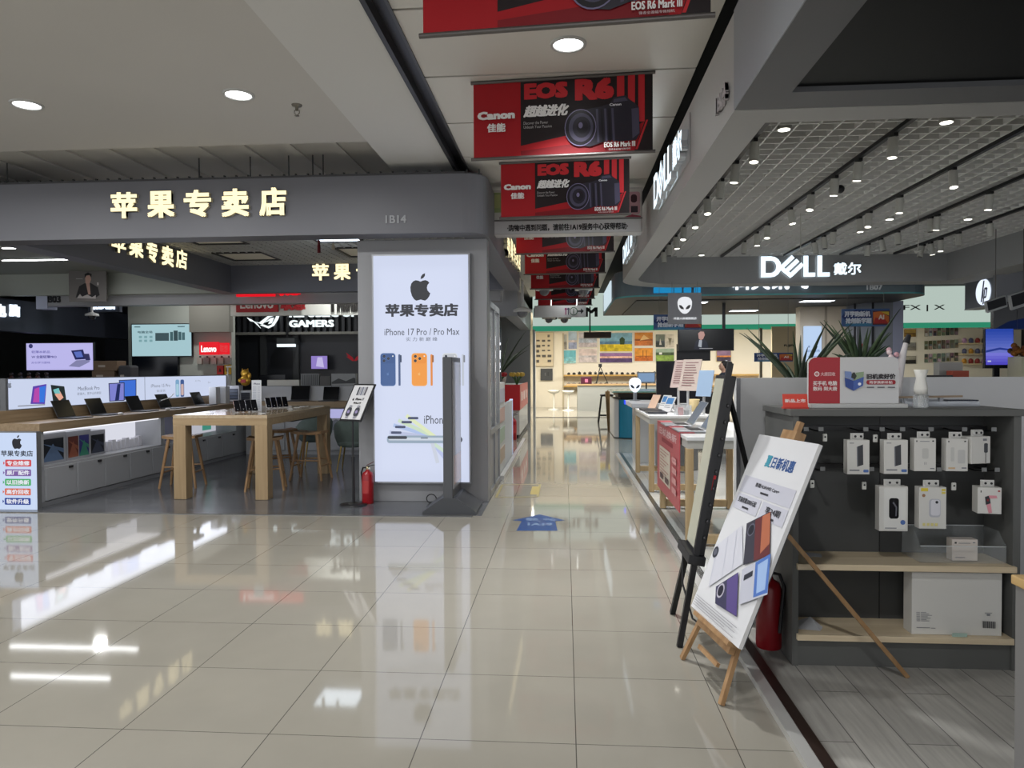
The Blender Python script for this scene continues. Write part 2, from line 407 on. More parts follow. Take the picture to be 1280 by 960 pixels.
for i, (x0, y0, x1, y1) in enumerate(PAN):
    lit = i in (2,)
    lab = ['pale square ceiling panel above the side counter, nearest the front beam, switched off', 'pale square ceiling panel above the corner of the side counter, switched off',
           'bright lit square ceiling panel in the grid ceiling of the fruit phone shop', 'pale square ceiling panel beside the bright one, switched off'][i]
    t = thing('ceiling_panel_light', lab, 'ceiling light', ((x0+x1)/2, (y0+y1)/2, GZ), group='square panel lights of the left shop')
    h, k = (x1-x0)/2, (y1-y0)/2
    f = MB()
    for s_ in (-1, 1): f.box((s_*h-.02, -k-.02, -.01), (s_*h+.02, k+.02, .05), mat((60, 60, 62))); f.box((-h+.02, s_*k-.02, -.01), (h-.02, s_*k+.02, .05), mat((60, 60, 62)))
    f.build('frame', t)
    d = MB(); d.box((-h+.02, -k+.02, .01), (h-.02, k-.02, .03), glow((225, 238, 250), 4.5, True) if lit else mat((246, 238, 218), .6)); d.build('diffuser', t)

# left shop pillar
M_pil = mat((140, 141, 144), .45, spec=.4)
b = MB(); b.box((-2.36, 8.12, 0), (-.87, 8.35, LB0), M_pil, bev=.01); b.box((-2.36, 8.35, 0), (-1.0, 9.2, LB0), M_pil); st(b, 'pillar')

# right canopies: nearer one (dark soffit), the laptop shop's grid one, the one beyond
RZ0, RZ1 = 3.02, 3.6
M_soff = mat((158, 158, 157), .6, spec=.3); M_dsoff = mat((86, 87, 90), .55); M_nfas = mat((148, 152, 158), .45)
b = MB(); b.box((1.0, -4, RZ0), (1.25, 4.11, RZ1), M_dsoff); b.box((1.0, 4.11, RZ0), (8, 4.36, RZ1), M_dsoff)
b.box((.994, -4, RZ0+.002), (1.0, 4.36, RZ1), M_nfas); st(b, 'trim_8')
b = MB(); b.box((1.25, -4, RZ0+.03), (8, 4.11, RZ0+.06), mat((9, 12, 13), .5, spec=.1)); st(b, 'ceiling_dark_panel')
b = MB()
out = [(1.0, 4.37), *arc(2.15, 12.55, 1.15, 180, 90, 12), (7.2, 13.7), (7.2, 4.37)]
inn = [(1.24, 4.6), *arc(2.1, 12.3, .86, 180, 90, 12), (6.66, 13.16), (6.66, 4.6)]
def ring(b, out, inn, z0, z1, mo, mi_, mb):
    n = len(out); vs = [(x, y, z) for z in (z0, z1) for x, y in out]+[(x, y, z) for z in (z0, z1) for x, y in inn]
    b.add(vs, [(i, i+n, (i+1) % n+n, (i+1) % n) for i in range(n)], mo)
    b.add(vs, [(2*n+i, 2*n+(i+1) % n, 3*n+(i+1) % n, 3*n+i) for i in range(n)], mi_)
    b.add(vs, [(i, (i+1) % n, 2*n+(i+1) % n, 2*n+i) for i in range(n)], mb)
    b.add(vs, [(n+i, 3*n+i, 3*n+(i+1) % n, n+(i+1) % n) for i in range(n)], mb)
ring(b, out, inn, RZ0, RZ1, M_fas, mat((148, 149, 150), .5), M_soff); st(b, 'trim_9')
grid('ceiling_lattice', 1.24, 4.6, 6.66, 13.16, 3.5, .165, w=.013, h=.05, m=mat((214, 214, 212), .6), back=mat((128, 128, 126), .9))
# next canopy beyond: dark fascia with a teal edge
b = MB(); Z0, Z1 = 2.93, 3.42
out = [*arc(1.6, 14.7, .6, 180, 270, 8), *arc(6.35, 14.7, .6, 270, 360, 8), (6.95, 19), (1.0, 19)]
inn = [(1.3, 14.6), (6.6, 14.6), (6.6, 18.7), (1.3, 18.7)]
b.prism(out, Z0, Z1, mat((110, 124, 132), .4), m_side=mat((104, 118, 126), .35))
b.prism([(x, y) for x, y in out], Z0-.03, Z0, mat((60, 58, 56), .5), m_side=mat((92, 170, 172), .4)); st(b, 'trim_10')
b = MB(); b.box((1.45, 14.8, Z0-.05), (6.3, 18.6, Z0-.032), mat((70, 70, 70), .6)); st(b, 'ceiling_dark_soffit')

# left side: next canopy beyond the phone shop
b = MB(); b.box((-3.0, 15.0, 2.62), (-.98, 15.3, 3.2), mat((150, 152, 156), .45)); b.box((-1.25, 15.3, 2.62), (-.98, 21, 3.2), mat((150, 152, 156), .4)); st(b, 'trim_11')
# dark store behind the left shop and its walls
M_dk = mat((30, 32, 37), .35)
b = MB(); b.box((-10.2, 19.2, 0), (-2.05, 19.4, 4.2), M_dk); st(b, 'wall_back_left')
b = MB(); b.box((-2.05, 20.4, 0), (-.98, 20.6, 3.2), mat((140, 142, 142), .5)); st(b, 'wall_passage')
b = MB(); b.box((-13.6, 20.5, 0), (-9, 20.7, 4.2), mat((30, 33, 40), .4)); st(b, 'wall_far_left')
b = MB(); b.box((-16, 34, 0), (18, 34.2, 4.4), mat((120, 118, 112))); b.box((-16, 7.6, 0), (-15.8, 34, 4.4), mat((60, 62, 64))); st(b, 'wall_far_end')
b = MB(); b.box((17.5, -2, 0), (17.7, 34, 4.4), mat((90, 90, 90))); st(b, 'wall_right')
b = MB(); b.box((1.4, -7, 3.95), (18, 34, 4.05), mat((70, 70, 70), .9)); b.box((-16, 22.6, 4.3), (1.4, 34, 4.4), mat((150, 148, 144), .8)); st(b, 'ceiling_upper')
# ---------------------------------------------------------------- ceiling lamps of the mall
def downlight(x, y, label, group=None, on=True, r=.105, z=CZ):
    t = thing('ceiling_downlight', label, 'ceiling light', (x, y, z), group=group)
    g = MB(); g.lathe([(r+.022, .0), (r+.02, -.012), (r, -.014), (r-.004, -.002), (r-.004, 0)], mat((190, 190, 188), .4), 28); g.build('trim_ring', t)
    g = MB(); g.lathe([(r-.004, -.004), (r-.02, -.009), (.001, -.011)], glow((250, 252, 255), 9) if on else mat((150, 148, 144)), 28); g.build('lens', t)
    if on: area('downlight_lamp', (x, y, z-.03), r*1.9, LP['down'] if z == CZ else (12 if z < CZ else 26))
downlight(.03, 5.05, 'round bright ceiling downlight between two red banners over the walkway')
downlight(-4.5, 5.8, 'round bright ceiling downlight near the left picture edge')
downlight(-2.64, 5.74, 'round bright ceiling downlight right of the left-hand one, above the phone shop front')
for x, y in ((-4.5, 1.9), (-2.64, 1.9), (-6.4, 5.8), (-4.5, -2), (-2.64, -2), (.03, .9), (.03, -3.2), (-6.4, 1.9)):  # unseen downlights added for the lighting, continuing the visible ones
    downlight(x, y, 'added round ceiling downlight over the tiled walkway, unseen outside the picture', 'added downlights around the viewer')
for y in (9.2, 13.4, 17.6): downlight(.03, y, 'round bright ceiling downlight over the walkway, hidden behind the red banners', 'ceiling downlights behind the banners')
for x, y, z in ((-8.6, 12.7, 3.55), (-10.8, 10.6, 3.55), (-4.9, 15.35, CZ+.17), (-8.6, 15.9, CZ+.17), (-6.6, 17.6, CZ+.17)): downlight(x, y, 'added round ceiling downlight behind the phone shop, unseen behind the beams', 'added downlights behind the phone shop', z=z)  # unseen fixtures added to brighten the dark stores at the back left
# sprinkler and ceiling speaker
p = at(371, 131, Z=CZ)
t = thing('sprinkler_head', 'small chrome sprinkler head hanging from the plaster ceiling', 'sprinkler', (p.x, p.y, CZ))
g = MB(); g.lathe([(.045, 0), (.04, -.012), (.015, -.014), (.013, -.05), (.001, -.05)], mat((120, 116, 108), .35, metal=.7), 16); g.build('escutcheon', t)
g = MB(); g.tube([(-.02, 0, -.045), (-.022, 0, -.07), (0, 0, -.09)], .004, mat((110, 106, 98), .35, metal=.7)); g.tube([(.02, 0, -.045), (.022, 0, -.07), (0, 0, -.09)], .004, mat((110, 106, 98), .35, metal=.7)); g.lathe([(.02, -.09), (.02, -.094), (.001, -.094)], mat((110, 106, 98), .35, metal=.7), 14); g.build('deflector', t)
# hanger rods above the left beam
for i, (px, y0) in enumerate(((249, 200), (313, 192), (361, 190), (391, 186), (404, 184), (9, 200))):
    q = at(px, 218, Y=7.9)
    g = MB(); g.cyl((q.x, 7.9, LB1), (q.x, 7.9, CZ+.15), .008, mat((60, 60, 60)), n=8)
    g.build('hanger_rod', label='thin steel rod holding the grey shop beam from the slab', cat='rod', group='hanger rods of the left beam')
# ---------------------------------------------------------------- track lights of the laptop shop
TR = [[(944, 203, 1), (920, 228, 1), (900, 248, 0), (884, 268, 1), (869, 285, 1), (855, 300, 1), (845, 311, 1), (837, 320, 0), (829, 328, 0)],
      [(1116, 197, 1), (1075, 225, 1), (1044, 244, 1), (1013, 263, 1), (989, 280, 1), (958, 298, 1), (947, 307, 1), (931, 317, 0)],
      [(1192, 235, 1), (1125, 266, 1), (1084, 284, 1), (1076, 290, 1), (1040, 305, 0), (1030, 311, 0), (1019, 317, 0)],
      [(1237, 262, 1), (1173, 287, 1), (1162, 290, 0), (1122, 306, 0), (1103, 314, 0), (1084, 320, 0)],
      [(1240, 295, 0), (1198, 307, 0), (1176, 314, 1), (1165, 318, 1), (1149, 321, 0)]]
M_head = mat((186, 186, 180), .45); M_trk = mat((28, 28, 30), .4)
HZ = 3.27
words = ['left', 'second', 'third', 'fourth', 'right']
for k, tr in enumerate(TR):
    pts = [at(x, y, Z=HZ) for x, y, _ in tr]
    n = len(pts); mx = sum(p.x for p in pts)/n
    my = sum(p.y for p in pts)/n
    sl = sum((p.x-mx)*(p.y-my) for p in pts)/max(1e-6, sum((p.y-my)**2 for p in pts)) if k < 4 else 0
    sl = max(-.15, min(.15, sl))
    y0, y1 = 4.64, 13.0
    fx = lambda y: mx+sl*(y-my)
    x0_, x1_ = fx(y0), fx(y1)
    g = MB(); g.beam((x0_, y0, 3.482), (x1_, y1, 3.482), .04, .034, M_trk); g.build('lighting_track', label=f'black lighting track under the lattice ceiling, {["leftmost", "second from left", "middle", "fourth from left", "rightmost"][k]} of five', cat='light track')
    for i, (x, y, on) in enumerate(tr):
        p = at(x, y, Z=HZ)
        if p.y > 12.8 or p.x > 6.4: p = Vector((min(p.x, 6.4), min(p.y, 12.8), HZ))
        px = p.x
        t = thing('track_spotlight', f'{"lit" if on else "unlit"} white cylinder spotlight, number {i+1} from the front on the {["leftmost", "second", "middle", "fourth", "rightmost"][k]} ceiling track', 'spotlight', (fx(p.y), p.y, 3.465), group='track spotlights')
        dx = px-fx(p.y); ty = random.uniform(-.03, .03)
        top = Vector((dx*.3, 0, -.03)); bot = Vector((dx+random.uniform(-.02, .02), ty, HZ-3.465)); d = (bot-top).normalized()
        g = MB(); g.box((-.018, -.05, -.028), (.018, .05, 0), M_trk); g.cyl((0, 0, -.02), top+d*.02, .012, M_head, n=8); g.build('track_adapter', t)
        g = MB(); g.cyl(top, bot, .042, M_head, n=18); g.build('housing', t)
        g = MB(); g.cyl(bot, bot+d*.004, .034, glow((255, 250, 235), 6) if on else mat((60, 60, 58)), n=16); g.build('lens', t)
        if on:
            l = bpy.data.lights.new('spot_lamp', 'SPOT'); l.energy = LP['spot']; l.spot_size = math.radians(80); l.spot_blend = .6; l.shadow_soft_size = .04; l.color = (1, .96, .9)
            o = bpy.data.objects.new('spot_lamp', l); COL.objects.link(o); o.location = t.location+bot+d*.02
            o.rotation_mode = 'QUATERNION'; o.rotation_quaternion = d.to_track_quat('-Z', 'Y')
for i, (x, y) in enumerate(((980, 160), (1183, 151), (1112, 273), (1210, 273), (877, 318))):
    p = at(x, y, Z=3.49)
    g = MB(); g.cyl((p.x, p.y, 3.475), (p.x, p.y, 3.51), .055, M_head, n=20); g.cyl((p.x, p.y, 3.472), (p.x, p.y, 3.475), .045, glow((255, 252, 240), 5), n=20)
    g.build('recessed_spot', label=['round recessed light at the near left corner of the lattice ceiling', 'round recessed light at the near right of the lattice ceiling', 'faint round recessed light in the middle of the lattice ceiling', 'round recessed light right of the faint middle one in the lattice', 'round recessed light at the far left end of the lattice ceiling'][i], cat='ceiling light')
p = at(570/3+860, 737/3, Z=3.3)
t = thing('ceiling_camera', 'small white dome camera with a black eye under the lattice ceiling', 'security camera', (p.x-.06, p.y, 3.5))
g = MB(); g.cyl((0, 0, 0), (0, 0, -.1), .05, M_head, n=16); g.build('housing', t)
g = MB(); g.ball((.05, -.03, -.13), .045, BLACK); g.build('dome', t)
for i, px in enumerate((1001, 1148)):
    p = at(px, 243, Y=9.6)
    g = MB(); g.cyl((p.x, 9.6, 2.99), (p.x, 9.6, 3.5), .006, M_head, n=6); g.cyl((p.x, 9.6, 2.97), (p.x, 9.6, 2.99), .04, M_head, n=12); g.build('hanging_rod', label=['thin pendant rod hanging from the lattice ceiling, left one', 'thin pendant rod hanging from the lattice ceiling, right one'][i], cat='rod')
# camera store ceiling lamps
for x in (0, 4.5, 9): 
    for y in (23.5, 24.9): area('store_lamp', (x, y, 3.25), 2.2, LP['far']/6, (1, .97, .91), sy=1.2)

# panel lamp under the teal edged canopy, plus two unseen ones added for brightness
for i, (x, y) in enumerate(((5.1, 15.1), (2.6, 15.1), (4.2, 17.4))):
    t = thing('ceiling_panel_light', ['white ceiling panel light under the teal edged canopy, right front', 'added unseen white panel light under the teal edged canopy, left front', 'added unseen white panel light under the teal edged canopy, at the back'][i], 'ceiling light', (x, y, 2.875), group='panel lights under the teal edged canopy')
    g = MB(); g.box((-.32, -.17, -.012), (.32, .17, 0), M_head); g.build('frame', t)
    g = MB(); g.box((-.3, -.15, -.016), (.3, .15, -.012), glow((240, 246, 255), 5)); g.build('diffuser', t)
    area('panel_lamp', (x, y, 2.84), .55, 30, (.95, .98, 1), sy=.28)
# ================================================================ left shop
DARKTX = (38, 40, 46)
def gl(c, s=.92): return glow(c, s)
# --- big light box on the pillar
M, w, h = rect_y(468, 319.3, 586, 602.2, 8.06)
t = thing('lightbox_poster', 'tall glowing white poster with a black fruit emblem on the grey pillar', 'light box', M.translation)
b = MB(); ML = Matrix.Identity(4); FR = frame((0, 0, 0), (1, 0, 0), (0, 0, 1))
b.box((-.018, -.005, -.018), (w+.018, .06, h+.018), mat((150, 152, 156), .35, metal=.5)); b.build('frame', t)
b = MB(); b.box((0, -.012, 0), (w, -.005, h), glow((214, 222, 246), .93, True))
P = Panel(b, frame((0, -.012, 0), (1, 0, 0), (0, 0, 1)), w, h)
PW = Panel(None, M, w, h)
def B(*a): return PW.bx(*a)
def pt(x, y): return PW.px(x, y)
u, v = pt(526, 359); apple(P, u, v, .305, gl((30, 31, 36), .8))
P.text('苹果专卖店', *B(482, 379.5, 573, 396), gl((38, 40, 48), .8), bold=.035, res=3)
P.text('iPhone 17 Pro / Pro Max', *B(481, 410.5, 574.5, 419), gl((52, 56, 66), .8), bold=.004)
P.text('实 力 新 巅 峰', *B(508, 421.5, 547, 426.5), gl((96, 102, 116), .8))
def phone_back(P, B, x0, y0, x1, y1, c, cd_, cl, lens=gl((24, 26, 34), .8)):
    a = B(x0, y0, x1, y1); W_ = (a[2]-a[0])*P.w
    P.rrect(a[0]-.004, a[1]-.002, a[2]+.004, a[3]+.002, W_*.2, gl(cl)); P.rrect(*a, W_*.19, gl(c))
    q = B(x0+.6, y0+.6, x1-.6, y0+(y1-y0)*.31); P.rrect(*q, W_*.17, gl(cd_))
    for fx, fy in ((.23, .085), (.23, .225), (.53, .155)):
        uu, vv = pt(x0+(x1-x0)*fx, y0+(y1-y0)*fy); P.disc(uu, vv, W_*.125, gl(cl)); P.disc(uu, vv, W_*.1, lens); P.disc(uu, vv, W_*.04, gl((60, 64, 90), .8))
    uu, vv = pt(x0+(x1-x0)*.84, y0+(y1-y0)*.08); P.disc(uu, vv, W_*.05, gl((236, 236, 236)))
    uu, vv = pt((x0+x1)/2, y0+(y1-y0)*.63); apple(P, uu, vv, W_*.22, gl(cl))
phone_back(P, B, 476.5, 442, 494.5, 482, (58, 92, 148), (50, 84, 140), (88, 122, 176))
phone_back(P, B, 515.5, 442, 534, 482, (246, 156, 52), (240, 146, 40), (250, 184, 104))
phone_back(P, B, 554, 442, 572, 482, (208, 212, 216), (190, 194, 200), (224, 228, 232))
for x, c in ((499, (64, 88, 132)), (539, (232, 138, 46)), (578, (196, 202, 214))):
    P.rrect(*B(x, 443, x+2.6, 482), .008, gl(c)); P.rrect(*B(x+1.8, 444, x+4, 453), .006, gl(tuple(int(i*.7) for i in c)))
P.text('iPhone Air', *B(531, 519, 577, 529.5), gl((48, 52, 60), .8), bold=.004)
for (x0, y0, x1, y1, c) in ((488, 540, 545, 546, (188, 196, 226)), (493, 531, 545, 546, (176, 196, 236)), (499, 525, 545, 546, (206, 226, 196)), (509, 519, 545, 546, (226, 236, 190)), (541, 552, 560, 576, (186, 196, 236)), (540, 552, 568, 572, (206, 226, 206)), (541, 552, 548, 578, (206, 212, 226))):
    a, c_ = pt(x0, y0), pt(x1, y1); dx, dy = (c_[0]-a[0])*w, (c_[1]-a[1])*h; l = math.hypot(dx, dy); nx, ny = -dy/l*.02/w, dx/l*.02/h
    P.poly([(a[0]+nx, a[1]+ny), (c_[0]+nx, c_[1]+ny), (c_[0]-nx, c_[1]-ny), (a[0]-nx, a[1]-ny)], gl(c))
for x, y in ((490, 540), (495, 533), (503, 527), (511, 522)):
    P.rrect(*B(x, y-1.2, x+13, y+1.8), .01, gl((66, 76, 110), .8))
P.rrect(*B(485, 544, 578, 553.5), .03, gl((150, 168, 186))); P.rrect(*B(487, 546.5, 576, 550), .012, gl((206, 216, 228)))
P.rrect(*B(486, 544.6, 510, 548.2), .014, gl((44, 50, 62), .8)); P.rrect(*B(527, 546.5, 536, 547.6), .004, gl((80, 88, 100))); P.disc(*pt(575, 549), .035, gl((40, 44, 56), .8))
b.build('poster_face', t, label='lit white print with three phones and a fan of thin phones')
area('lightbox_lamp', (M.translation.x+w/2, 8.0, 1.5), w*.9, 14, (.86, .9, 1), rot=(math.radians(90), 0, 0), sy=h*.9)

# --- small glowing service sign at the counter end
M, w, h = rect_y(-2, 541, 46, 637, 7.4); PW = Panel(None, M, w, h)
t = thing('light_sign', 'low glowing white board with five coloured service bars at the counter end', 'light box', M.translation)
b = MB(); b.box((0, 0, -.012), (w, .07, h+.012), mat((120, 122, 124), .4, metal=.4)); b.build('case', t)
b = MB(); b.box((0, -.008, 0), (w, 0, h), glow((206, 222, 250), .95, True)); P = Panel(b, frame((0, -.008, 0), (1, 0, 0), (0, 0, 1)), w, h)
apple(P, *pt(22, 552.5), .15, gl((40, 42, 50), .8)); P.text('苹果专卖店', *B(2, 563, 42, 570.5), gl((44, 50, 66), .8), bold=.02)
for i, (tx, c) in enumerate((('专业维修', (216, 78, 84)), ('原厂配件', (128, 98, 166)), ('以旧换新', (74, 178, 106)), ('高价回收', (222, 112, 86)), ('软件升级', (40, 66, 150)))):
    y = 574.5+i*11.9; P.rrect(*B(7.5, y, 40, y+8.5), .012, gl(c)); P.poly([pt(5, y+2), pt(7, y+4.2), pt(5, y+6.4)], gl(c)); P.text(tx, *B(9.5, y+1.2, 38, y+7.3), gl((238, 240, 250)), bold=.03)
b.build('sign_face', t)

# --- side display counter along the left of the shop
M_cab = mat((158, 160, 164), .4, spec=.4); M_oak = wood((152, 132, 106), (132, 112, 86), 'Y'); M_oakx = wood((152, 132, 106), (132, 112, 86), 'X'); M_seam = mat((70, 72, 76))
t = thing('display_counter', 'long white cabinet counter with oak top along the left of the phone shop', 'counter', (-6.0, 10.2, 0.006))
def L(x, y, z): return (x+6.0, y-10.2, z-.006)
b = MB(); b.box(L(-6.3, 7.52, .006), L(-5.79, 12.9, .45), M_cab); b.box(L(-6.3, 7.52, .45), L(-6.16, 12.9, .84), M_cab)
b.box(L(-6.16, 7.52, .45), L(-5.77, 7.6, .84), M_cab); b.box(L(-6.16, 9.93, .45), L(-5.77, 10.03, .84), M_cab); b.box(L(-6.16, 10.5, .45), L(-5.77, 10.6, .84), M_cab); b.box(L(-6.16, 12.3, .45), L(-5.77, 12.9, .84), M_cab)
b.box(L(-5.79, 7.52, .006), L(-5.765, 12.9, .055), mat((120, 122, 126), .4)); b.build('cabinet', t)
b = MB(); b.box(L(-6.2, 7.5, .84), L(-5.74, 12.9, .935), M_oak, bev=.004); b.box(L(-6.3, 7.5, .935), L(-6.2, 12.9, 1.07), M_oak); b.build('countertop', t)
for i in range(9):
    y0 = 7.62+i*.52
    d = MB(); d.box(L(-5.79, y0+.005, .065), L(-5.762, y0+.513, .425), M_cab, bev=.004); d = d.build('door', t)
    k = MB(); k.box(L(-5.762, y0+.37, .385), L(-5.748, y0+.43, .41), mat((40, 40, 42), .4)); k.build('knob', d)
b = MB(); b.box(L(-6.16, 7.6, .455), L(-6.15, 9.93, .835), glow((238, 240, 252), .8, True)); b.box(L(-6.15, 7.6, .82), L(-5.8, 9.93, .836), glow((248, 248, 255), 1.1)); b.build('lit_niche', t, label='glowing white display niche under the oak top')
b = MB(); b.box(L(-6.16, 10.03, .455), L(-6.13, 10.5, .835), glow((206, 206, 238), .7)); P = Panel(b, frame(L(-6.13, 10.03, .455), (0, 1, 0), (0, 0, 1)), .47, .38); P.poly([(0, .95), (0, .6), (.2, .52), (.4, .62), (.6, .5), (.8, .56), (1, .45), (1, .95)], glow((110, 122, 170), .5)); b.build('niche_picture', t)
b = MB(); b.box(L(-6.16, 10.6, .455), L(-6.14, 12.3, .835), glow((226, 228, 240), .6)); P = Panel(b, frame(L(-6.14, 10.6, .455), (0, 1, 0), (0, 0, 1)), 1.7, .38)
P.rect(.12, .1, .3, 1, glow((40, 42, 52), .7)); P.rect(.42, .05, .5, .9, glow((70, 76, 96), .7)); P.rect(.72, .1, .9, .9, glow((76, 160, 140), .7)); b.build('niche_poster', t)
# boxes in the niche
def niche_box(name, y0, y1, z1, d, cols, label):
    b = MB(); b.box((-6.12, y0, .452), (-5.98+d, y1, z1), mat((150, 152, 158), .5)); P = Panel(b, frame((-5.98+d, y0, .452), (0, 1, 0), (0, 0, 1)), y1-y0, z1-.452)
    n = len(cols)
    for i, (c0, c1) in enumerate(cols):
        a, e = .06+.88*i/n, .06+.88*(i+1)/n-.03
        P.rect(a, .18, e, .92, mat(c0, .3)); P.poly([(a, .92), (a+.5*(e-a), .35), (e, .92)], mat(c1, .3)); P.poly([(a, .3), (e, .55), (e, .7)], mat(c1, .3))
    b.build(name, label=label, cat='box')
niche_box('laptop_box', 7.66, 8.08, .80, .12, [((30, 36, 46), (88, 110, 142))], 'white laptop box with a dark blue swirl picture, first in the lit niche')
niche_box('laptop_box', 8.12, 8.56, .79, .1, [((96, 50, 44), (140, 84, 66)), ((56, 56, 120), (60, 130, 110))], 'white laptop box with red and violet pictures, second in the lit niche')
niche_box('laptop_box', 8.6, 8.9, .76, .06, [((26, 28, 34), (60, 66, 84))], 'black fronted laptop box, third in the lit niche')
for i in range(9):
    y0 = 9.0+i*.1
    g = MB(); g.box((-6.08, y0, .452), (-6.02, y0+.075, .56+.015*(i % 3)), mat((206, 206, 212), .3)); g.build('adapter_box', label='small white boxed accessory standing in the lit niche', cat='box', group='white accessory boxes in the lit niche')
# header light box above the counter
t = thing('header_lightbox', 'long glowing white banner of laptops and phones above the side counter', 'light box', (-6.21, 10.3, 1.07))
b = MB(); b.box((-.08, -2.68, 0), (-.012, 2.6, .36), mat((90, 92, 96), .4)); b.build('case', t)
MW = frame((-6.214, 7.66, 1.08), (0, 1, 0), (0, 0, 1)); w, h = 5.2, .34; PW = Panel(None, MW, w, h)
b = MB(); b.box((-.012, -2.64, .01), (-.004, 2.56, .35), glow((212, 222, 248), .9, True)); P = Panel(b, frame((-.004, -2.64, .01), (0, 1, 0), (0, 0, 1)), w, h)
apple(P, *pt(12, 481), .075, gl((130, 136, 150)))
def qd(x, c): P.poly([pt(a, b_) for a, b_ in x], gl(c))
qd([(38, 505), (41, 483), (58, 480), (56, 505)], (96, 66, 176)); qd([(41, 503), (43, 486), (49, 484), (49, 503)], (186, 74, 176)); qd([(49, 503), (49, 484), (57, 482), (55, 503)], (56, 120, 226))
qd([(22, 507), (56, 505), (56, 506.5), (22, 508.5)], (150, 154, 166))
qd([(63, 481), (80, 483), (83, 503), (66, 502)], (34, 44, 44)); qd([(68, 493), (74, 488), (79, 497), (74, 501)], (236, 172, 150)); qd([(66, 487), (73, 485), (75, 492), (68, 492)], (120, 196, 196))
P.text('MacBook Pro', *B(97, 483, 124, 487.5), gl((86, 92, 106)), bold=0); P.text('更强大，更专业的表现', *B(96, 490, 126, 493.5), gl((120, 126, 142)), bold=0)
qd([(148, 475), (170, 474), (170, 499), (150, 500)], (60, 62, 84)); qd([(149, 476), (169, 475), (169, 498), (151, 499)], (66, 116, 220))
qd([(135, 479), (155, 478), (155, 501), (136, 502)], (52, 54, 74)); qd([(136, 480), (154, 479), (154, 500), (137, 501)], (130, 134, 214)); qd([(143, 501), (146, 480), (150, 480), (148, 500)], (34, 44, 96))
P.rect(P.w and pt(180, 480)[0], 0, pt(180.6, 480)[0], 1, gl((120, 126, 142)))
P.text('iPhone 15 Pro', *B(188, 480, 212, 484), gl((120, 126, 140)), bold=0); P.text('钛坚实', *B(195, 487, 206, 490), gl((140, 146, 160)), bold=0)
for x, c in ((221, (130, 172, 208)), (227, (70, 96, 150))): P.rrect(*B(x-2.3, 474.5, x+2.3, 496), .03, gl(c)); P.rrect(*B(x-1.7, 480, x+1.7, 494), .02, gl((206, 180, 176) if x > 224 else (176, 210, 226)))
P.text('A17 Pro', *B(243, 475, 250, 477), gl((150, 156, 168)), bold=0); P.text('5x', *B(259, 477, 262, 479), gl((150, 156, 168)), bold=0)
b.build('banner_face', t)
area('header_lamp', (-6.15, 10.2, 1.26), .34, 9, (.86, .9, 1), rot=(0, math.radians(-90), 0), sy=5)

# --- back counter
t = thing('back_counter', 'white cabinet counter with oak top across the back of the phone shop', 'counter', (-3.5, 12.75, .006))
def L2(x, y, z): return (x+3.5, y-12.75, z-.006)
b = MB(); b.box(L2(-5.72, 12.58, .006), L2(-1.2, 13.05, .84), M_cab); b.box(L2(-5.72, 12.92, .955), L2(-1.2, 13.05, 1.22), mat((186, 188, 192), .45))
for x in (-5.0, -4.25, -3.5, -2.75): b.box(L2(x-.004, 12.916, .97), L2(x+.004, 12.93, 1.22), M_seam)
b.build('cabinet', t)
b = MB(); b.box(L2(-5.72, 12.5, .845), L2(-1.2, 13.05, .955), M_oakx, bev=.004); b.build('countertop', t)
for i in range(7):
    x0 = -5.6+i*.62
    d = MB(); d.box(L2(x0, 12.552, .08), L2(x0+.6, 12.58, .78), M_cab, bev=.004); d = d.build('door', t)
    k = MB(); k.box(L2(x0+.27, 12.54, .72), L2(x0+.33, 12.552, .745), mat((40, 40, 42), .4)); k.build('knob', d)
p0, p1 = at(409, 514, Y=12.55), at(425, 523, Y=12.55)
b = MB(); b.box(L2(p0.x, 12.53, .45), L2(p1.x+.1, 12.552, .83), mat((180, 180, 190), .4)); P = Panel(b, frame(L2(p0.x, 12.529, .45), (1, 0, 0), (0, 0, 1)), p1.x-p0.x+.1, .38); P.rect(.03, .03, .97, .45, glow((190, 190, 240), .8)); P.poly([(0, .7), (.5, .5), (1, .7), (1, 1), (0, 1)], mat((120, 124, 136))); b.build('poster', t, label='lit lilac picture on the counter front')

# --- laptops
def laptop(label, M, group, c_base=(70, 72, 76), c_scr=(20, 21, 24), tilt=20, w=.32, d=.225, cls=None, scr=None):
    t = thing('laptop', label, 'laptop', M=M, group=group)
    b = MB(); b.box((-w/2, -d, 0), (w/2, 0, .014), mat(c_base, .35, metal=.6), bev=.004)
    b.box((-w/2+.025, -d*.56, .014), (w/2-.025, -.03, .0155), mat((30, 30, 32))); b.box((-.055, -d+.01, .014), (.055, -d*.6, .0148), mat(tuple(int(x*.85) for x in c_base), .3)); b.build('base', t)
    R_ = Matrix.Translation((0, 0, .014)) @ Matrix.Rotation(math.radians(-tilt), 4, 'X')
    b = MB(); b.box((-w/2, -.002, 0), (w/2, .006, d), mat(c_base, .35, metal=.6), bev=.003, M=R_); b.box((-w/2+.004, -.0035, .008), (w/2-.004, -.002, d-.004), mat(c_scr, .15), M=R_)
    if scr: b.box((-w/2+.012, -.0045, .018), (w/2-.012, -.0035, d-.012), scr, M=R_)
    b.build('screen', t); return t
places = ['the picture of a pink and blue laptop', 'the printed laptop name', 'the picture of two blue screens', 'the seam of the glowing banner', 'the white device boxes']
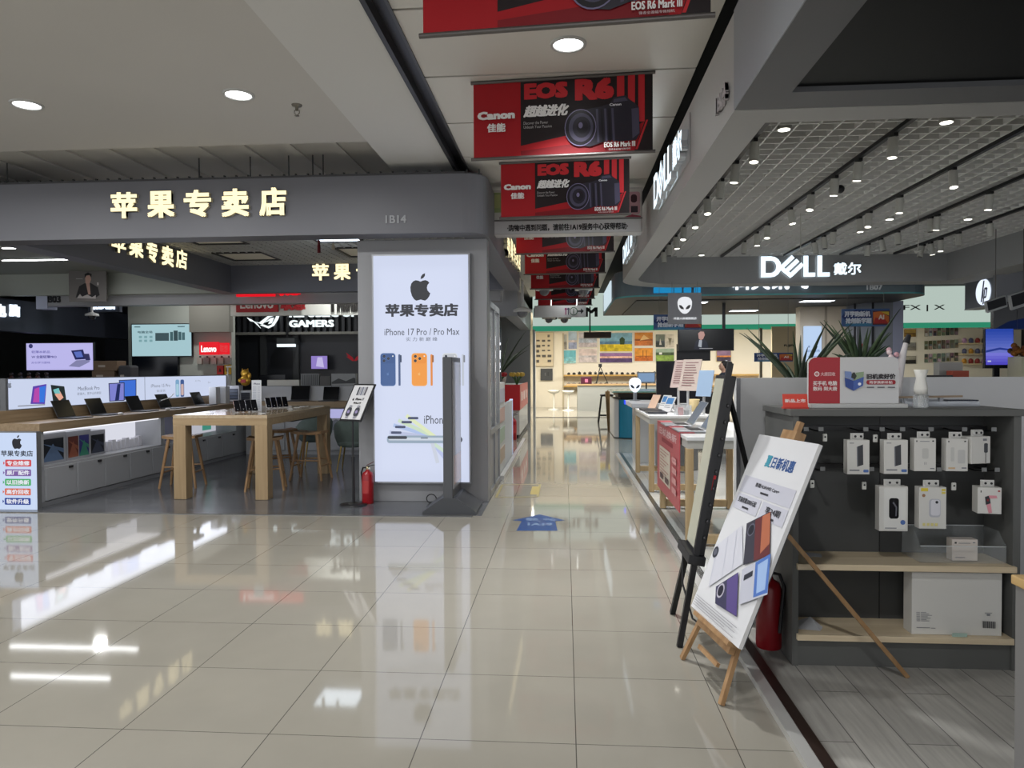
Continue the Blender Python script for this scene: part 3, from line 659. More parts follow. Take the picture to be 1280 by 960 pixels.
for i, (x, y) in enumerate(((84, 519), (124, 515.5), (172, 509.5), (208, 505.5), (250, 502))):
    p = at(x, y, X=-6.07)
    lt = laptop(f'open dark laptop on the side counter, before {places[i]}' if i != 3 else 'open laptop with a white cable over its dark screen on the side counter', T(p.x, p.y, .9355, math.radians(90)), 'laptops on the side counter', tilt=24)
    if i == 3:
        g = MB(); g.tube([(-.16, -.012, .13), (-.05, -.03, .15), (.05, -.035, .17), (.14, -.04, .225)], .006, WHITE); g.build('cable', lt)
for i, (x, y) in enumerate(((121, 518.5), (173, 512.5))):
    p = at(x, y, Z=.94); g = MB(); g.ball((max(p.x, -5.8), p.y+.06, .9525), .05, mat((206, 206, 206), .25), sc=(.62, 1, .33)); g.build('computer_mouse', label=['white computer mouse by the second laptop of the side counter', 'white computer mouse by the third laptop of the side counter'][i], cat='mouse')
for i, (x, y) in enumerate(((378, 501), (416, 501))):
    p = at(x-3, y, Z=.957); laptop(['open laptop with a black screen on the back counter, left of two', 'open laptop with a black screen on the back counter, right of two'][i], T(p.x, 12.78, .956, 0), 'laptops on the back counter', tilt=16, w=.29+.05*(1-i), d=.27 if i == 0 else .25)

# --- oak demo table
TX0, TX1, TY0, TY1 = -4.56, -3.43, 8.1, 10.35
M_ok2 = wood((168, 145, 112), (150, 127, 95), 'Z'); M_ok3 = wood((168, 145, 112), (152, 129, 97), 'X'); M_ok4 = wood((184, 166, 138), (168, 148, 120), 'Y', rough=.12)
t = thing('demo_table', 'tall oak table with thick square legs in the middle of the phone shop', 'table', ((TX0+TX1)/2, (TY0+TY1)/2, .006))
hx, hy = (TX1-TX0)/2, (TY1-TY0)/2
b = MB(); b.box((-hx, -hy, .945), (hx, hy, .985), M_ok4, bev=.004); b.build('tabletop', t)
b = MB()
for s_ in (-1, 1):
    b.box((-hx, s_*hy, .865), (hx, s_*(hy-.04), .945), M_ok3); b.box((s_*hx, -hy+.04, .865), (s_*(hx-.04), hy-.04, .945), M_ok3)
b.build('apron', t)
for sx in (-1, 1):
    for sy in (-1, 1):
        b = MB(); b.box((sx*hx, sy*hy, 0), (sx*(hx-.15), sy*(hy-.15), .866), M_ok2, bev=.006); b.build('leg', t)
b = MB(); b.box((hx-.34, -.2, .84), (hx-.06, .7, .87), mat((30, 30, 30), .5)); b.build('cable_tray', t)

# --- stools
M_st = wood((164, 132, 96), (140, 108, 74), 'Z')
def make_stool():
    t = thing('wooden_stool', 'x', 'stool', group='wooden stools in the phone shop')
    n = 10; vs = []; fs = []
    def seat_z(u_): return .655+.018*(abs(u_)**2)
    prof = [(-.21+.42*i/n, seat_z(-1+2*i/n)) for i in range(n+1)]
    poly = [(x, z) for x, z in prof]+[(x, z-.035) for x, z in prof[::-1]]
    b = MB(); b.prism(poly, -.13, .13, M_st, M=Matrix(((1, 0, 0, 0), (0, 0, 1, 0), (0, 1, 0, 0), (0, 0, 0, 1)))); b.build('seat', t)
    legs = [(sx*.23, sy*.17) for sx in (-1, 1) for sy in (-1, 1)]
    def lp(x, y, z): k = 1-(z/.64)*.42; return (x*k, y*k, z)
    for x, y in legs:
        b = MB(); b.cyl(lp(x, y, 0), lp(x, y, .64), .016, M_st, r1=.022, n=12); b.build('leg', t)
    b = MB()
    for sx in (-1, 1): b.cyl(lp(sx*.23, -.17, .2), lp(sx*.23, .17, .2), .011, M_st, n=8)
    for sy in (-1, 1): b.cyl(lp(-.23, sy*.17, .27), lp(.23, sy*.17, .27), .011, M_st, n=8)
    b.build('stretcher', t); return t
proto = None
for i, (x, y, rz, lab) in enumerate(((-4.95, 9.02, .1, 'wooden saddle stool standing left of the oak table'), (-3.77, 8.85, .3, 'wooden saddle stool tucked behind the front right leg of the oak table'),
                                     (-3.5, 9.72, -.1, 'wooden saddle stool by the back right leg of the oak table'), (-4.05, 10.0, .7, 'wooden saddle stool in the shade far under the oak table'))):
    if proto is None: proto = make_stool(); o = proto
    else: o = dup(proto)
    o.location = (x, y, .006); o.rotation_euler = (0, 0, rz); o['label'] = lab

# --- tub chairs
M_vel = mat((92, 104, 100), .85, spec=.2, noise=.08, nscale=12); M_gold = mat((176, 150, 84), .3, metal=.8)
def make_tub():
    t = thing('tub_chair', 'x', 'chair', group='tub chairs in the phone shop')
    n = 20; vs = []; 
    for k in range(n+1):
        a = math.pi*(-.12+1.24*k/n); e = math.sin(max(0, min(math.pi, a)))
        top = .60+.2*e
        for r_, z in ((.235, .40), (.27, .5), (.285, top), (.255, top+.012), (.235, top-.03), (.215, .45)):
            vs.append((math.cos(a)*r_*1.02, -math.sin(a)*r_+.02, z))
    m = 6; fs = [(i*m+j, (i+1)*m+j, (i+1)*m+j+1, i*m+j+1) for i in range(n) for j in range(m-1)]
    b = MB(); b.add(vs, fs, M_vel, smooth=True); b.add(vs, [tuple(range(m)), tuple(range(n*m+m-1, n*m-1, -1))], M_vel); b.build('shell_back', t)
    b = MB(); b.lathe([(.2, .36), (.235, .39), (.235, .45), (.2, .475), (.001, .48)], M_vel, 24); b.build('seat', t)
    for sx in (-1, 1):
        for sy in (-1, 1):
            b = MB(); b.cyl((sx*.21, sy*.19, 0), (sx*.15, sy*.14, .38), .009, M_gold, r1=.014, n=10); b.build('leg', t)
    b = MB(); b.tube([(.16*math.cos(a*.314), .16*math.sin(a*.314), .37) for a in range(21)], .01, M_gold, n=6); b.build('seat_ring', t)
    return t
tub = make_tub(); tub.location = (-3.17, 10.62, .006); tub.rotation_euler = (0, 0, .1); tub['label'] = 'grey green tub chair with thin gold legs right of the oak table'
o = dup(tub, loc=(-4.02, 11.35, .006), rz=.6, label='grey green tub chair behind the oak table, seen between its legs')

# --- phones and leaflets on the table
def stand_phone(label, x, y, z, rz, c=(34, 36, 44), tilt=22, lean=0):
    t = thing('display_phone', label, 'phone', M=T(x, y, z, rz), group='phones on stands on the oak table')
    b = MB(); b.lathe([(.03, 0), (.03, .006), (.008, .01), (.007, .05), (.001, .05)], mat((200, 200, 202), .3), 14); b.build('stand', t)
    R_ = Matrix.Translation((0, -.012, .02)) @ Matrix.Rotation(math.radians(-tilt), 4, 'X') @ Matrix.Rotation(lean, 4, 'Y')
    b = MB(); b.box((-.037, -.004, 0), (.037, .004, .15), mat(c, .3, metal=.4), bev=.004, M=R_); b.box((-.034, -.0046, .004), (.034, -.004, .146), mat((18, 18, 22), .12), M=R_); b.build('handset', t)
cols = [(120, 100, 96), (40, 42, 48), (150, 150, 156), (30, 32, 36)]
for k in range(4):
    p = at(297+k*7.2, 516.5-k*.4, Z=.985); stand_phone(f'upright phone on the oak table left of the tall leaflet, {["leftmost", "second", "third", "rightmost"][k]} of four', p.x, p.y, .985, math.radians(48), cols[k], tilt=24)
cols = [(206, 206, 208), (64, 70, 96), (58, 62, 84), (38, 40, 46)]
for k in range(4):
    p = at(336+k*7, 511.5-k*.5, Z=.985); stand_phone(f'upright phone on the oak table right of the tall leaflet, {["leftmost", "second", "third", "rightmost"][k]} of four', p.x, p.y, .985, math.radians(48), cols[k], tilt=24)
p = at(321, 514.5, Z=.985)
t = thing('leaflet_stand', 'tall clear stand with a white price sheet on the oak table', 'leaflet stand', M=T(p.x, p.y, .985, .05))
b = MB(); b.box((-.06, -.035, 0), (.06, .035, .006), glass((230, 235, 238), .35)); b.build('foot', t)
b = MB(); b.box((-.062, -.002, .006), (.062, .002, .4), mat((206, 210, 216), .4)); P = Panel(b, frame((-.062, -.0022, .006), (1, 0, 0), (0, 0, 1)), .124, .394)
P.text('iPhone', .22, .09, .86, .145, mat((60, 70, 100)), bold=.02)
for i in range(16): P.rect(.12, .2+i*.047, .5, .212+i*.047, mat((150, 158, 178))); P.rect(.62, .2+i*.047, .88, .212+i*.047, mat((160, 166, 182)))
b.build('price_sheet', t)
for i, (x, y, rz) in enumerate(((262, 517, .4), (283, 513.5, .2), (330, 516.5, .1), (362, 511, .4), (372, 509.5, .2), (380, 508.2, 0))):
    p = at(x, y, Z=.99); b = MB(); b.box((-.04, -.08, 0), (.04, .08, .009), mat((196, 198, 202) if i else (186, 186, 184), .12), bev=.004); o = b.build('tablet_phone', label=['phone lying flat at the near left of the oak table', 'phone lying flat left of the upright phones', 'phone lying flat at the foot of the tall leaflet', 'phone lying flat behind the right upright phones', 'phone lying flat toward the back of the oak table', 'phone lying flat at the far right end of the oak table'][i], cat='phone'); o.matrix_world = T(p.x, p.y, .9875, rz)

# --- poster stand
p = at(450, 631, Z=0)
t = thing('poster_stand', 'black floor stand holding a tilted white phone notice in front of the pillar', 'poster stand', (p.x-.06, p.y-.05, .006))
b = MB(); b.lathe([(.15, 0), (.15, .012), (.06, .022), (.02, .03), (.001, .03)], mat((28, 28, 30), .35), 32); b.build('base', t)
b = MB(); b.cyl((0, 0, .02), (0, 0, .5), .016, mat((28, 28, 30), .35)); b.cyl((0, 0, .5), (0, 0, .95), .011, mat((28, 28, 30), .35)); b.cyl((0, 0, .48), (0, 0, .54), .02, mat((28, 28, 30), .35)); b.build('pole', t)
BM = Matrix.Translation((-.02, 0, .95)) @ Matrix.Rotation(math.radians(-30), 4, 'Z') @ Matrix.Rotation(math.radians(-30), 4, 'X')
b = MB(); b.box((-.17, -.008, -.02), (.17, .008, .45), mat((26, 26, 28), .35), bev=.004, M=BM); b.build('board_frame', t)
b = MB(); b.box((-.15, -.0095, 0), (.15, -.008, .43), mat((214, 214, 216), .3), M=BM); P = Panel(b, BM @ frame((-.15, -.0096, 0), (1, 0, 0), (0, 0, 1)), .3, .43)
for i in range(5): P.rrect(.28+i*.1, .05, .36+i*.1, .3, .008, mat(((70, 72, 80), (160, 160, 166), (120, 124, 140), (176, 178, 184), (100, 96, 104))[i]))
apple(P, .24, .42, .035, BLACK); P.text('iPhone 17', .36, .38, .8, .45, BLACK, bold=.02); P.text('新品上市', .34, .5, .72, .555, BLACK, bold=.03)
for x in (.28, .7): P.rrect(x-.13, .66, x+.1, .92, .03, mat((60, 62, 70))); P.rect(x-.08, .6, x+.05, .66, mat((150, 150, 160))); P.rect(x-.08, .92, x+.05, .98, mat((150, 150, 160))); P.disc(x-.015, .79, .02, mat((150, 140, 180)))
b.build('notice', t)

# --- extinguisher
M_red = mat((150, 22, 30), .3, spec=.5)
def extinguisher(label, x, y, z, s, rz, col=M_red, dark=False):
    t = thing('fire_extinguisher', label, 'fire extinguisher', M=T(x, y, z, rz) @ Matrix.Scale(s, 4))
    b = MB(); b.lathe([(.063, 0), (.066, .008), (.066, .31), (.055, .345), (.025, .365), (.02, .38), (.001, .38)], col, 28); b.build('cylinder_body', t)
    b = MB(); b.lathe([(.018, .375), (.02, .405), (.012, .42), (.001, .42)], mat((150, 140, 110), .3, metal=.8), 14); b.ball((.028, -.008, .392), .014, mat((210, 210, 205), .3)); b.build('valve', t)
    b = MB(); b.beam((-.01, 0, .415), (.085, 0, .435), .02, .008, mat((30, 28, 28))); b.beam((-.01, 0, .428), (.08, 0, .47), .02, .006, mat((90, 20, 24))); b.build('handle', t)
    b = MB(); b.tube([(-.015, 0, .4), (-.06, 0, .4), (-.085, 0, .34), (-.08, .02, .2), (-.076, .03, .1)], .009, mat((24, 24, 26))); b.build('hose', t)
    b = MB(); P = None
    n = 10; vs = []
    for i in range(n+1):
        a = math.radians(-130+80*i/n)
        for z_ in (.12, .26): vs.append((math.cos(a)*.0668, math.sin(a)*.0668, z_))
    b.add(vs, [(2*i, 2*i+2, 2*i+3, 2*i+1) for i in range(n)], mat((176, 60, 60) if not dark else (120, 30, 34), .4)); b.build('instruction_label', t)
extinguisher('red fire extinguisher at the foot of the grey pillar by the glowing poster', *[at(462, 627.5, Z=.006).x, 7.975, .006], 1.0, -.3)

# --- totem screen
t = thing('screen_totem', 'dark grey upright advertising screen on a wedge foot, seen edge-on', 'advertising screen', (-1.2, 7.68, 0.006))
M_tot = mat((70, 72, 76), .35, spec=.5)
b = MB(); b.prism([(-.28, 0), (-.28, .025), (-.07, .17), (.075, .17), (.28, .025), (.28, 0)], -.3, .3, mat((64, 66, 70), .4), M=Matrix(((1, 0, 0, 0), (0, 0, 1, 0), (0, 1, 0, 0), (0, 0, 0, 1)))); b.build('foot', t)
b = MB(); b.box((-.06, -.3, .16), (.04, .3, 1.63), M_tot, bev=.008); b.build('housing', t)
b = MB(); b.box((.04, -.27, .26), (.046, .27, 1.58), mat((170, 172, 176), .08, spec=.8)); b.box((.046, -.25, .3), (.047, .25, .6), mat((196, 170, 160), .15)); b.build('screen_glass', t)  # pale glass colour and pinkish patch paint in the screen's reflections
g = MB(); g.tube([(-1.5+.055*math.cos(a*.4), 8.0, .058+.05*math.sin(a*.4)) for a in range(15)], .006, BLACK, n=6); g.build('power_cable', label='black coiled cable on the floor behind the wedge foot of the totem', cat='cable')

# --- lit shop lettering
LET = glow((255, 238, 186), 1.5); LSIDE = mat((210, 200, 170), .5)
def lettering(name, label, cells, txt, M_of, d, m=LET, bold=.03, side=LSIDE, cat='sign letters', parent=None):
    t = thing(name, label, cat, M_of(*cells[0])[0].translation)
    inv = t.matrix_basis.inverted() if False else Matrix.Translation(-t.location)
    for ch, c in zip(txt, cells):
        M, w, h = M_of(*c); b = MB(); b.solid_text(ch, inv @ M, w, h, d, m, bold, side); b.build('letter', t)
    return t
lettering('shop_sign', 'large lit cream Chinese lettering on the front of the grey phone shop beam', [(141, 241, 174, 274), (186.5, 239.5, 220.5, 273.5), (232, 238, 266, 272.5), (279, 236.5, 313, 272), (326, 235, 359.5, 271)], '苹果专卖店', lambda *a: rect_y(*a, 7.748), .04)
lettering('shop_sign', 'lit cream Chinese lettering on the inner face of the left side beam', [(136, 294, 154, 316), (158, 296, 176, 322), (180, 301, 194, 328), (199, 307, 214, 333), (217, 312, 231, 336)], '苹果专卖店', lambda *a: rect_x(*a, -6.298, 1), .04)
lettering('shop_sign', 'lit cream Chinese lettering on the back beam, partly behind the pillar', [(391, 330, 412, 351), (418, 330, 439, 350.5), (446, 330, 467, 350.5), (474, 330, 495, 350.5), (502, 330, 523, 350)], '苹果专卖店', lambda *a: rect_y(*a, 13.298), .04)
lettering('shop_sign', 'lit cream Chinese lettering on the walkway side of the phone shop beam', [(629.5, 296, 633.5, 322), (634, 300, 637.5, 326), (638, 305, 641, 330), (641.5, 309, 644, 334), (644.5, 313, 647, 338)], '苹果专卖店', lambda *a: rect_x(*a, -.838, 1), .05)
b = MB(); M, w, h = rect_y(482, 269, 508, 279, 7.748); b.solid_text('1B14', M, w, h, .006, mat((164, 166, 170)), .02); b.build('unit_number', label='small grey unit number 1B14 on the grey phone shop beam', cat='unit number')
# tassels
for i, (x, y0, y1, c, lab) in enumerate(((398.5, 293, 316, (110, 24, 34), 'small red tassel hanging from the grid ceiling'), (416.5, 300, 312, (190, 180, 160), 'small pale charm hanging beside the red tassel'))):
    p, q = at(x, y0, Y=10.0), at(x, y1, Y=10.0); t = thing('hanging_tassel', lab, 'tassel', (p.x, 10, q.z))
    hh = p.z-q.z
    g = MB(); g.cyl((0, 0, hh*.7), (0, 0, 3.5-q.z), .003, mat((60, 40, 40)), n=5); g.build('cord', t)
    g = MB(); g.lathe([(.001, hh*.72), (.02, hh*.66), (.012, hh*.6), (.022, hh*.4), (.024, 0), (.001, 0)], mat(c, .7), 10); g.build('fringe', t)
# ================================================================ walkway: hanging banners and signs
M_rb = mat((158, 22, 30), .5, spec=.25); M_rd = mat((190, 44, 50), .5, spec=.25); M_rk = mat((34, 26, 28), .5, spec=.25); M_rm = mat((120, 20, 28), .5, spec=.25)
M_bar = mat((96, 92, 90), .4, metal=.5)
def make_banner():
    a = math.radians(-4); c = at(702, 146, Y=5.6)
    MB_ = Matrix.Translation((c.x, 5.6, c.z)) @ Matrix.Rotation(a, 4, 'Z')
    w, h = 1.375, .575
    t = thing('hanging_banner', 'x', 'banner', M=MB_, group='red camera banners over the walkway')
    fr = frame((-w/2, -.0012, -h/2), (1, 0, 0), (0, 0, 1)); PW = Panel(None, MB_ @ fr, w, h)
    b = MB(); b.box((-w/2, -.001, -h/2), (w/2, .001, h/2), M_rb); P = Panel(b, fr, w, h, .0004)
    def uv(x, y): return ((x-590)/(812.5-590), (y-101+(x-701)*.045)/91)
    def bx(x0, y0, x1, y1): p, q = uv(x0, y0+ (0)), uv(x1, y1); ym = (x0+x1)/2; d = (x1-x0)*.045/2/91; return p[0], p[1]+d, q[0], q[1]-d
    X0 = uv(650, 0)[0]
    P.rect(X0, 0, 1, 1, M_rk)
    P.poly([(X0, 1), (X0, .86), (.56, .74), (.9, .68), (.955, .62), (.9, 1)], M_rb); P.poly([(X0, 1), (X0, .93), (.6, .86), (.87, .9), (.86, 1)], M_rm)
    P.poly([(.905, .98), (.965, .6), (.975, .6), (.918, .98)], M_rd)
    for x0, x1, y1 in ((.806, .846, .6), (.866, .904, .62), (.922, .957, .62)): P.rect(x0, .0, x1, y1, M_rd)
    P.text('EOS', .29, .03, .535, .255, M_rd, bold=.05); P.text('R6', .575, -.0+.012, .79, .31, M_rd, bold=.05)
    P.text('超越进化', .285, .33, .53, .49, mat((224, 222, 220)), bold=.035, skew=.25)
    P.text('Discover the Power', .287, .545, .425, .585, mat((170, 166, 166)), bold=0); P.text('Unleash Your Passion', .287, .6, .445, .638, mat((170, 166, 166)), bold=0)
    k1, k2, k3, k4 = mat((36, 34, 46), .35), mat((72, 69, 90), .35), mat((116, 110, 142), .3), mat((24, 22, 30), .3)
    P.poly([(.7, .42), (.735, .385), (.765, .37), (.79, .285), (.855, .27), (.875, .33), (.9, .37), (.925, .43), (.93, .78), (.91, .86), (.82, .87), (.7, .8)], k1)
    P.poly([(.885, .45), (.925, .44), (.928, .77), (.89, .84)], k2); P.poly([(.79, .31), (.85, .295), (.865, .34), (.785, .36)], k2); P.text('Canon', .765, .365, .83, .4, mat((220, 220, 224)), bold=.03)
    P.poly([(.6, .44), (.72, .4), (.8, .42), (.83, .55), (.83, .72), (.78, .83), (.66, .92), (.6, .9)], k1)
    for u0, c_ in ((.69, k2), (.715, k4), (.735, k2), (.755, k4), (.775, k2)): P.poly([(u0, .43), (u0+.012, .43), (u0+.02, .86), (u0+.008, .87)], c_)
    e = lambda u, v, ru, rv, m: P.poly([(u+ru*math.cos(i*math.pi/14), v+rv*math.sin(i*math.pi/14)) for i in range(28)], m)
    e(.605, .665, .088, .245, k3); e(.605, .665, .083, .232, k4); e(.608, .662, .068, .19, k2); e(.612, .66, .05, .14, k1); e(.616, .655, .032, .09, k4); e(.606, .635, .012, .04, k3)
    P.text('Canon', .025, .385, .238, .5, mat((226, 222, 220)), bold=.05); P.text('佳能', .08, .55, .185, .67, mat((226, 222, 220)), bold=.03)
    P.text('EOS R6 Mark III', .735, .875, .905, .945, mat((226, 222, 220)), bold=.02); P.text('强者全画幅专微相机', .76, .96, .88, .985, mat((200, 190, 190)), bold=0)
    b.build('fabric', t)
    b = MB(); b.cyl((-w/2-.02, 0, h/2+.008), (w/2+.02, 0, h/2+.008), .013, M_bar, n=10); b.build('top_bar', t)
    b = MB(); b.cyl((-w/2-.02, 0, -h/2-.008), (w/2+.02, 0, -h/2-.008), .013, M_bar, n=10); b.build('bottom_bar', t)
    for x in (-.58, .55):
        b = MB(); b.cyl((x, 0, h/2+.015), (x, 0, CZ-c.z), .003, mat((60, 60, 60)), n=6); b.tube([(x+.012*math.cos(i*.7), 0, h/2+.03+.012*math.sin(i*.7)) for i in range(10)], .003, mat((60, 60, 60)), n=5); b.build('hanging_cord', t)
    return t
words = ['second from the front', 'nearest one, cut by the picture top', 'third, before the grey notice box', 'just behind the grey notice box', 'fifth from the front', 'sixth from the front', 'seventh from the front', 'farthest one']
bn = make_banner(); bn['label'] = f'red and black camera banner hanging over the walkway, {words[0]}'
for i, Y in enumerate((3.5, 7.8, 10.25, 12.45, 14.7, 16.9, 18.6)):
    o = dup(bn, label=f'red and black camera banner hanging over the walkway, {words[i+1]}'); o.location = (bn.location.x+(.02 if i else .015), Y, bn.location.z)
# notice box
M, w, h = rect_y(612, 236, 803, 292, 8.7)
t = thing('notice_box', 'grey suspended notice box with a line of black Chinese text across the walkway', 'sign', M.translation)
IM = Matrix.Translation(-M.translation)
b = MB(); b.box((0, 0, 0), (w, .22, h), mat((180, 180, 180), .4), bev=.01); P = Panel(b, IM @ M, w, h, .0008); PW = Panel(None, M, w, h); Bx = PW.bx
P.rect(.01, .03, .99, .66, mat((196, 198, 194), .4)); P.rect(.01, .05, .1, .5, mat((140, 160, 110))); P.rect(.03, .1, .07, .4, mat((170, 178, 120)))
P.poly([(.07, .6), (.1, .4), (.115, .4), (.1, .62)], mat((70, 100, 150))); P.rrect(.905, .1, .985, .6, .03, mat((190, 150, 160))); P.rrect(.925, .16, .965, .34, .03, mat((60, 30, 40))); P.rect(.925, .42, .97, .56, mat((50, 40, 50)))
P.poly([(.88, .66), (.93, .6), (.99, .64), (.99, .66)], mat((150, 60, 80)))
P.rect(0, .67, 1, .7, mat((110, 110, 110))); P.rect(.01, .71, .99, .98, mat((200, 202, 204), .4)); P.text('·购物中遇到问题，请前往1A19服务中心获得帮助·', *Bx(634, 279.5, 785, 288.5), mat((28, 28, 30)), bold=.03)
b.build('case', t)
b = MB()
for x in (.2, w-.2): b.cyl((x, .11, h), (x, .11, CZ-M.translation.z), .012, M_bar, n=8)
b.build('hanging_rod', t)
# wayfinding plate
M, w, h = rect_y(668, 382, 732.5, 396.5, 17.6)
t = thing('wayfinding_sign', 'grey hanging plate with toilet, information and arrow symbols above the far walkway', 'sign', M.translation)
b = MB(); b.box((0, 0, 0), (w, .08, h), mat((176, 178, 178), .4)); P = Panel(b, frame((0, -.001, 0), (1, 0, 0), (0, 0, 1)), w, h, .001)
for u_, c in ((.6, (120, 50, 90)), (.65, (60, 60, 80))): P.disc(u_+.01, .3, .03, mat(c)); P.rect(u_, .4, u_+.02, .8, mat(c))
P.disc(.76, .5, .1, mat((60, 90, 70))); P.disc(.76, .5, .08, mat((176, 178, 178))); P.text('i', .75, .3, .77, .7, mat((60, 90, 70)), bold=.02)
P.poly([(.84, .44), (.9, .44), (.9, .25), (.96, .5), (.9, .75), (.9, .56), (.84, .56)], mat((30, 30, 32))); b.build('plate', t)
b = MB()
for x in (.32*w, .83*w): b.cyl((x, .04, h), (x, .04, CZ-M.translation.z), .02, mat((190, 190, 188)), n=8)
b.build('hanging_rod', t)
for i, (x, y, Y, lab) in enumerate(((680.5, 366, 15.8, 'white dome camera hanging left over the far walkway, larger pair'), (729.5, 366, 15.8, 'white dome camera hanging right over the far walkway, larger pair'), (686, 401, 20.5, 'white dome camera hanging left before the green striped store, smaller pair'), (705.5, 401, 20.5, 'white dome camera hanging right before the green striped store, smaller pair'), (653, 393, 15, 'white dome camera under the left hand fascia of the far walkway'))):
    p = at(x, y, Y=Y); t = thing('dome_camera', lab, 'security camera', p, group='dome cameras over the walkway')
    b = MB(); b.cyl((0, 0, .1), (0, 0, CZ-p.z if i < 2 else .7), .03, mat((206, 206, 204), .4), n=10); b.build('bracket', t)
    b = MB(); b.lathe([(.19, .05), (.19, .1), (.05, .15), (.001, .15)], mat((214, 214, 212), .4), 18); b.build('housing', t)
    b = MB(); b.ball((0, 0, .04), .11, mat((120, 120, 124), .2)); b.build('dome', t)
# floor decals
a, c = at(675, 646, Z=0), at(672, 663, Z=0)
b = MB(); pts = [at(x, y, Z=.0) for x, y in ((675, 643), (706, 650.5), (694, 651.5), (697, 663.5), (645.5, 663.5), (652, 651.5), (641, 650.5))]
b.prism([(p.x, p.y) for p in pts], .0005, .0015, mat((38, 72, 128), .3)); P = Panel(b, frame((pts[4].x+.06, pts[4].y+.1, .0016), (1, 0, 0), (0, 1, 0)), .3, .5, .0002)
P.text('服务', .0, .02, .42, .3, mat((120, 140, 170)), bold=.02); P.text('中心', .58, .02, 1, .3, mat((120, 140, 170)), bold=.02); P.text('1A19', .1, .5, .9, .75, mat((120, 140, 170)), bold=.02)
b.build('floor_arrow', label='blue arrow sticker with pale lettering on the tiled floor', cat='floor sticker')
b = MB(); q = [at(x, y, Z=0) for x, y in ((620, 622), (672, 621), (675, 605.5), (628, 606))]
for i in range(4):
    p, r = q[i], q[(i+1) % 4]; b.beam((p.x, p.y, .0012), (r.x, r.y, .0012), .03, .001, mat((150, 140, 96), .3))
p = at(669, 613, Z=0); b.box((p.x-.05, p.y-.3, .0005), (p.x+.05, p.y+.3, .0018), mat((166, 150, 90), .3)); b.build('floor_marking', label='faint yellow rectangle marked on the walkway floor by the pillar', cat='floor marking')

# ---------------------------------------------------------------- left edge of the walkway
M_alu = mat((150, 152, 156), .3, metal=.6)
t = thing('glass_cabinet', 'tall grey framed glass cabinet along the walkway behind the pillar', 'cabinet', (-1.1, 9.0, .006))
b = MB()
for y in (-.6, .0, .62):
    b.box((.18, y-.03, 0), (.23, y+.03, 2.3), M_alu); b.box((-.2, y-.03, 0), (-.15, y+.03, 2.3), M_alu)
for z in (0, .72, 2.24): b.box((.18, -.6, z), (.23, .62, z+.07), M_alu); b.box((-.2, -.6, z), (-.15, .62, z+.07), M_alu)
b.build('frame', t)
b = MB(); b.box((.2, -.57, .79), (.206, .59, 2.24), glass(alpha=.2)); b.build('glass_door', t)
b = MB(); b.box((.19, -.57, .07), (.21, .59, .72), mat((120, 122, 126), .3)); b.box((-.2, -.57, .07), (-.19, .59, 2.24), mat((150, 150, 150), .5)); b.build('panel', t)
for i in range(4):
    b = MB(); b.box((-.19, -.57, .9+i*.33), (.17, .59, .915+i*.33), mat((200, 200, 200), .3)); b.build('shelf', t)
for i in range(4):
    for k in range(3):
        g = MB(); g.box((-1.05, 8.5+k*.36, .923+i*.33), (-.98, 8.62+k*.36, 1.09+i*.33), mat(((200, 190, 186), (120, 30, 34), (206, 206, 206))[(i+k) % 3], .4)); g.build('boxed_accessory', label='small boxed accessory inside the glass cabinet behind the pillar', cat='box', group='boxes in the walkway glass cabinet')
t = thing('display_rack', 'white product rack with coloured cards on the left edge of the walkway', 'rack', (-1.1, 10.25, 0))
b = MB(); b.box((-.2, -.55, 0), (.2, .55, 1.32), mat((190, 192, 192), .4), bev=.01); b.build('body', t)
for i in range(4):
    b = MB(); b.box((.2, -.4, .2+i*.28), (.21, .4, .4+i*.28), mat(((170, 150, 130), (150, 170, 150), (186, 150, 140), (160, 160, 176))[i], .4)); b.build('product_card', t)
t = thing('edge_lit_rack', 'low white rack with a blue white glowing edge on the left of the walkway', 'rack', (-1.1, 11.6, 0))
b = MB(); b.box((-.2, -.8, 0), (.14, .8, .93), mat((176, 180, 184), .4)); b.box((.14, -.8, 0), (.2, .74, .98), mat((196, 200, 204), .4)); b.build('body', t)
b = MB(); b.box((.15, .74, .02), (.2, .82, 1.0), glow((200, 220, 255), 1.1)); b.build('lit_edge', t)
b = MB(); b.beam((-.86, 9.75, .03), (-.86, 15.2, .03), .06, .06, M_chrome); b.build('kerb_strip', label='polished metal kerb strip along the left edge of the walkway', cat='kerb')
t = thing('service_counter', 'white counter with a red poster on its walkway side, far left of the walkway', 'counter', (-1.35, 17.5, 0))
b = MB(); b.box((-.5, -1.8, .08), (.36, 1.6, 1.15), mat((182, 182, 178), .3)); b.box((-.45, -1.75, 0), (.33, 1.55, .08), BLACK); b.build('body', t)
b = MB(); b.box((.36, -1.7, .62), (.37, 1.55, 1.18), mat((196, 92, 84), .4)); b.box((-.2, -1.82, .62), (.37, -1.8, 1.18), mat((186, 34, 40), .4))
for i in range(3): b.box((.37, -1.3+i*.9, .8), (.372, -.8+i*.9, 1.0), mat((226, 200, 190)))
b.build('poster', t)
extinguisher('red fire extinguisher standing by the far service counter on the left', -1.12, 15.45, 0, 1.25, .3)
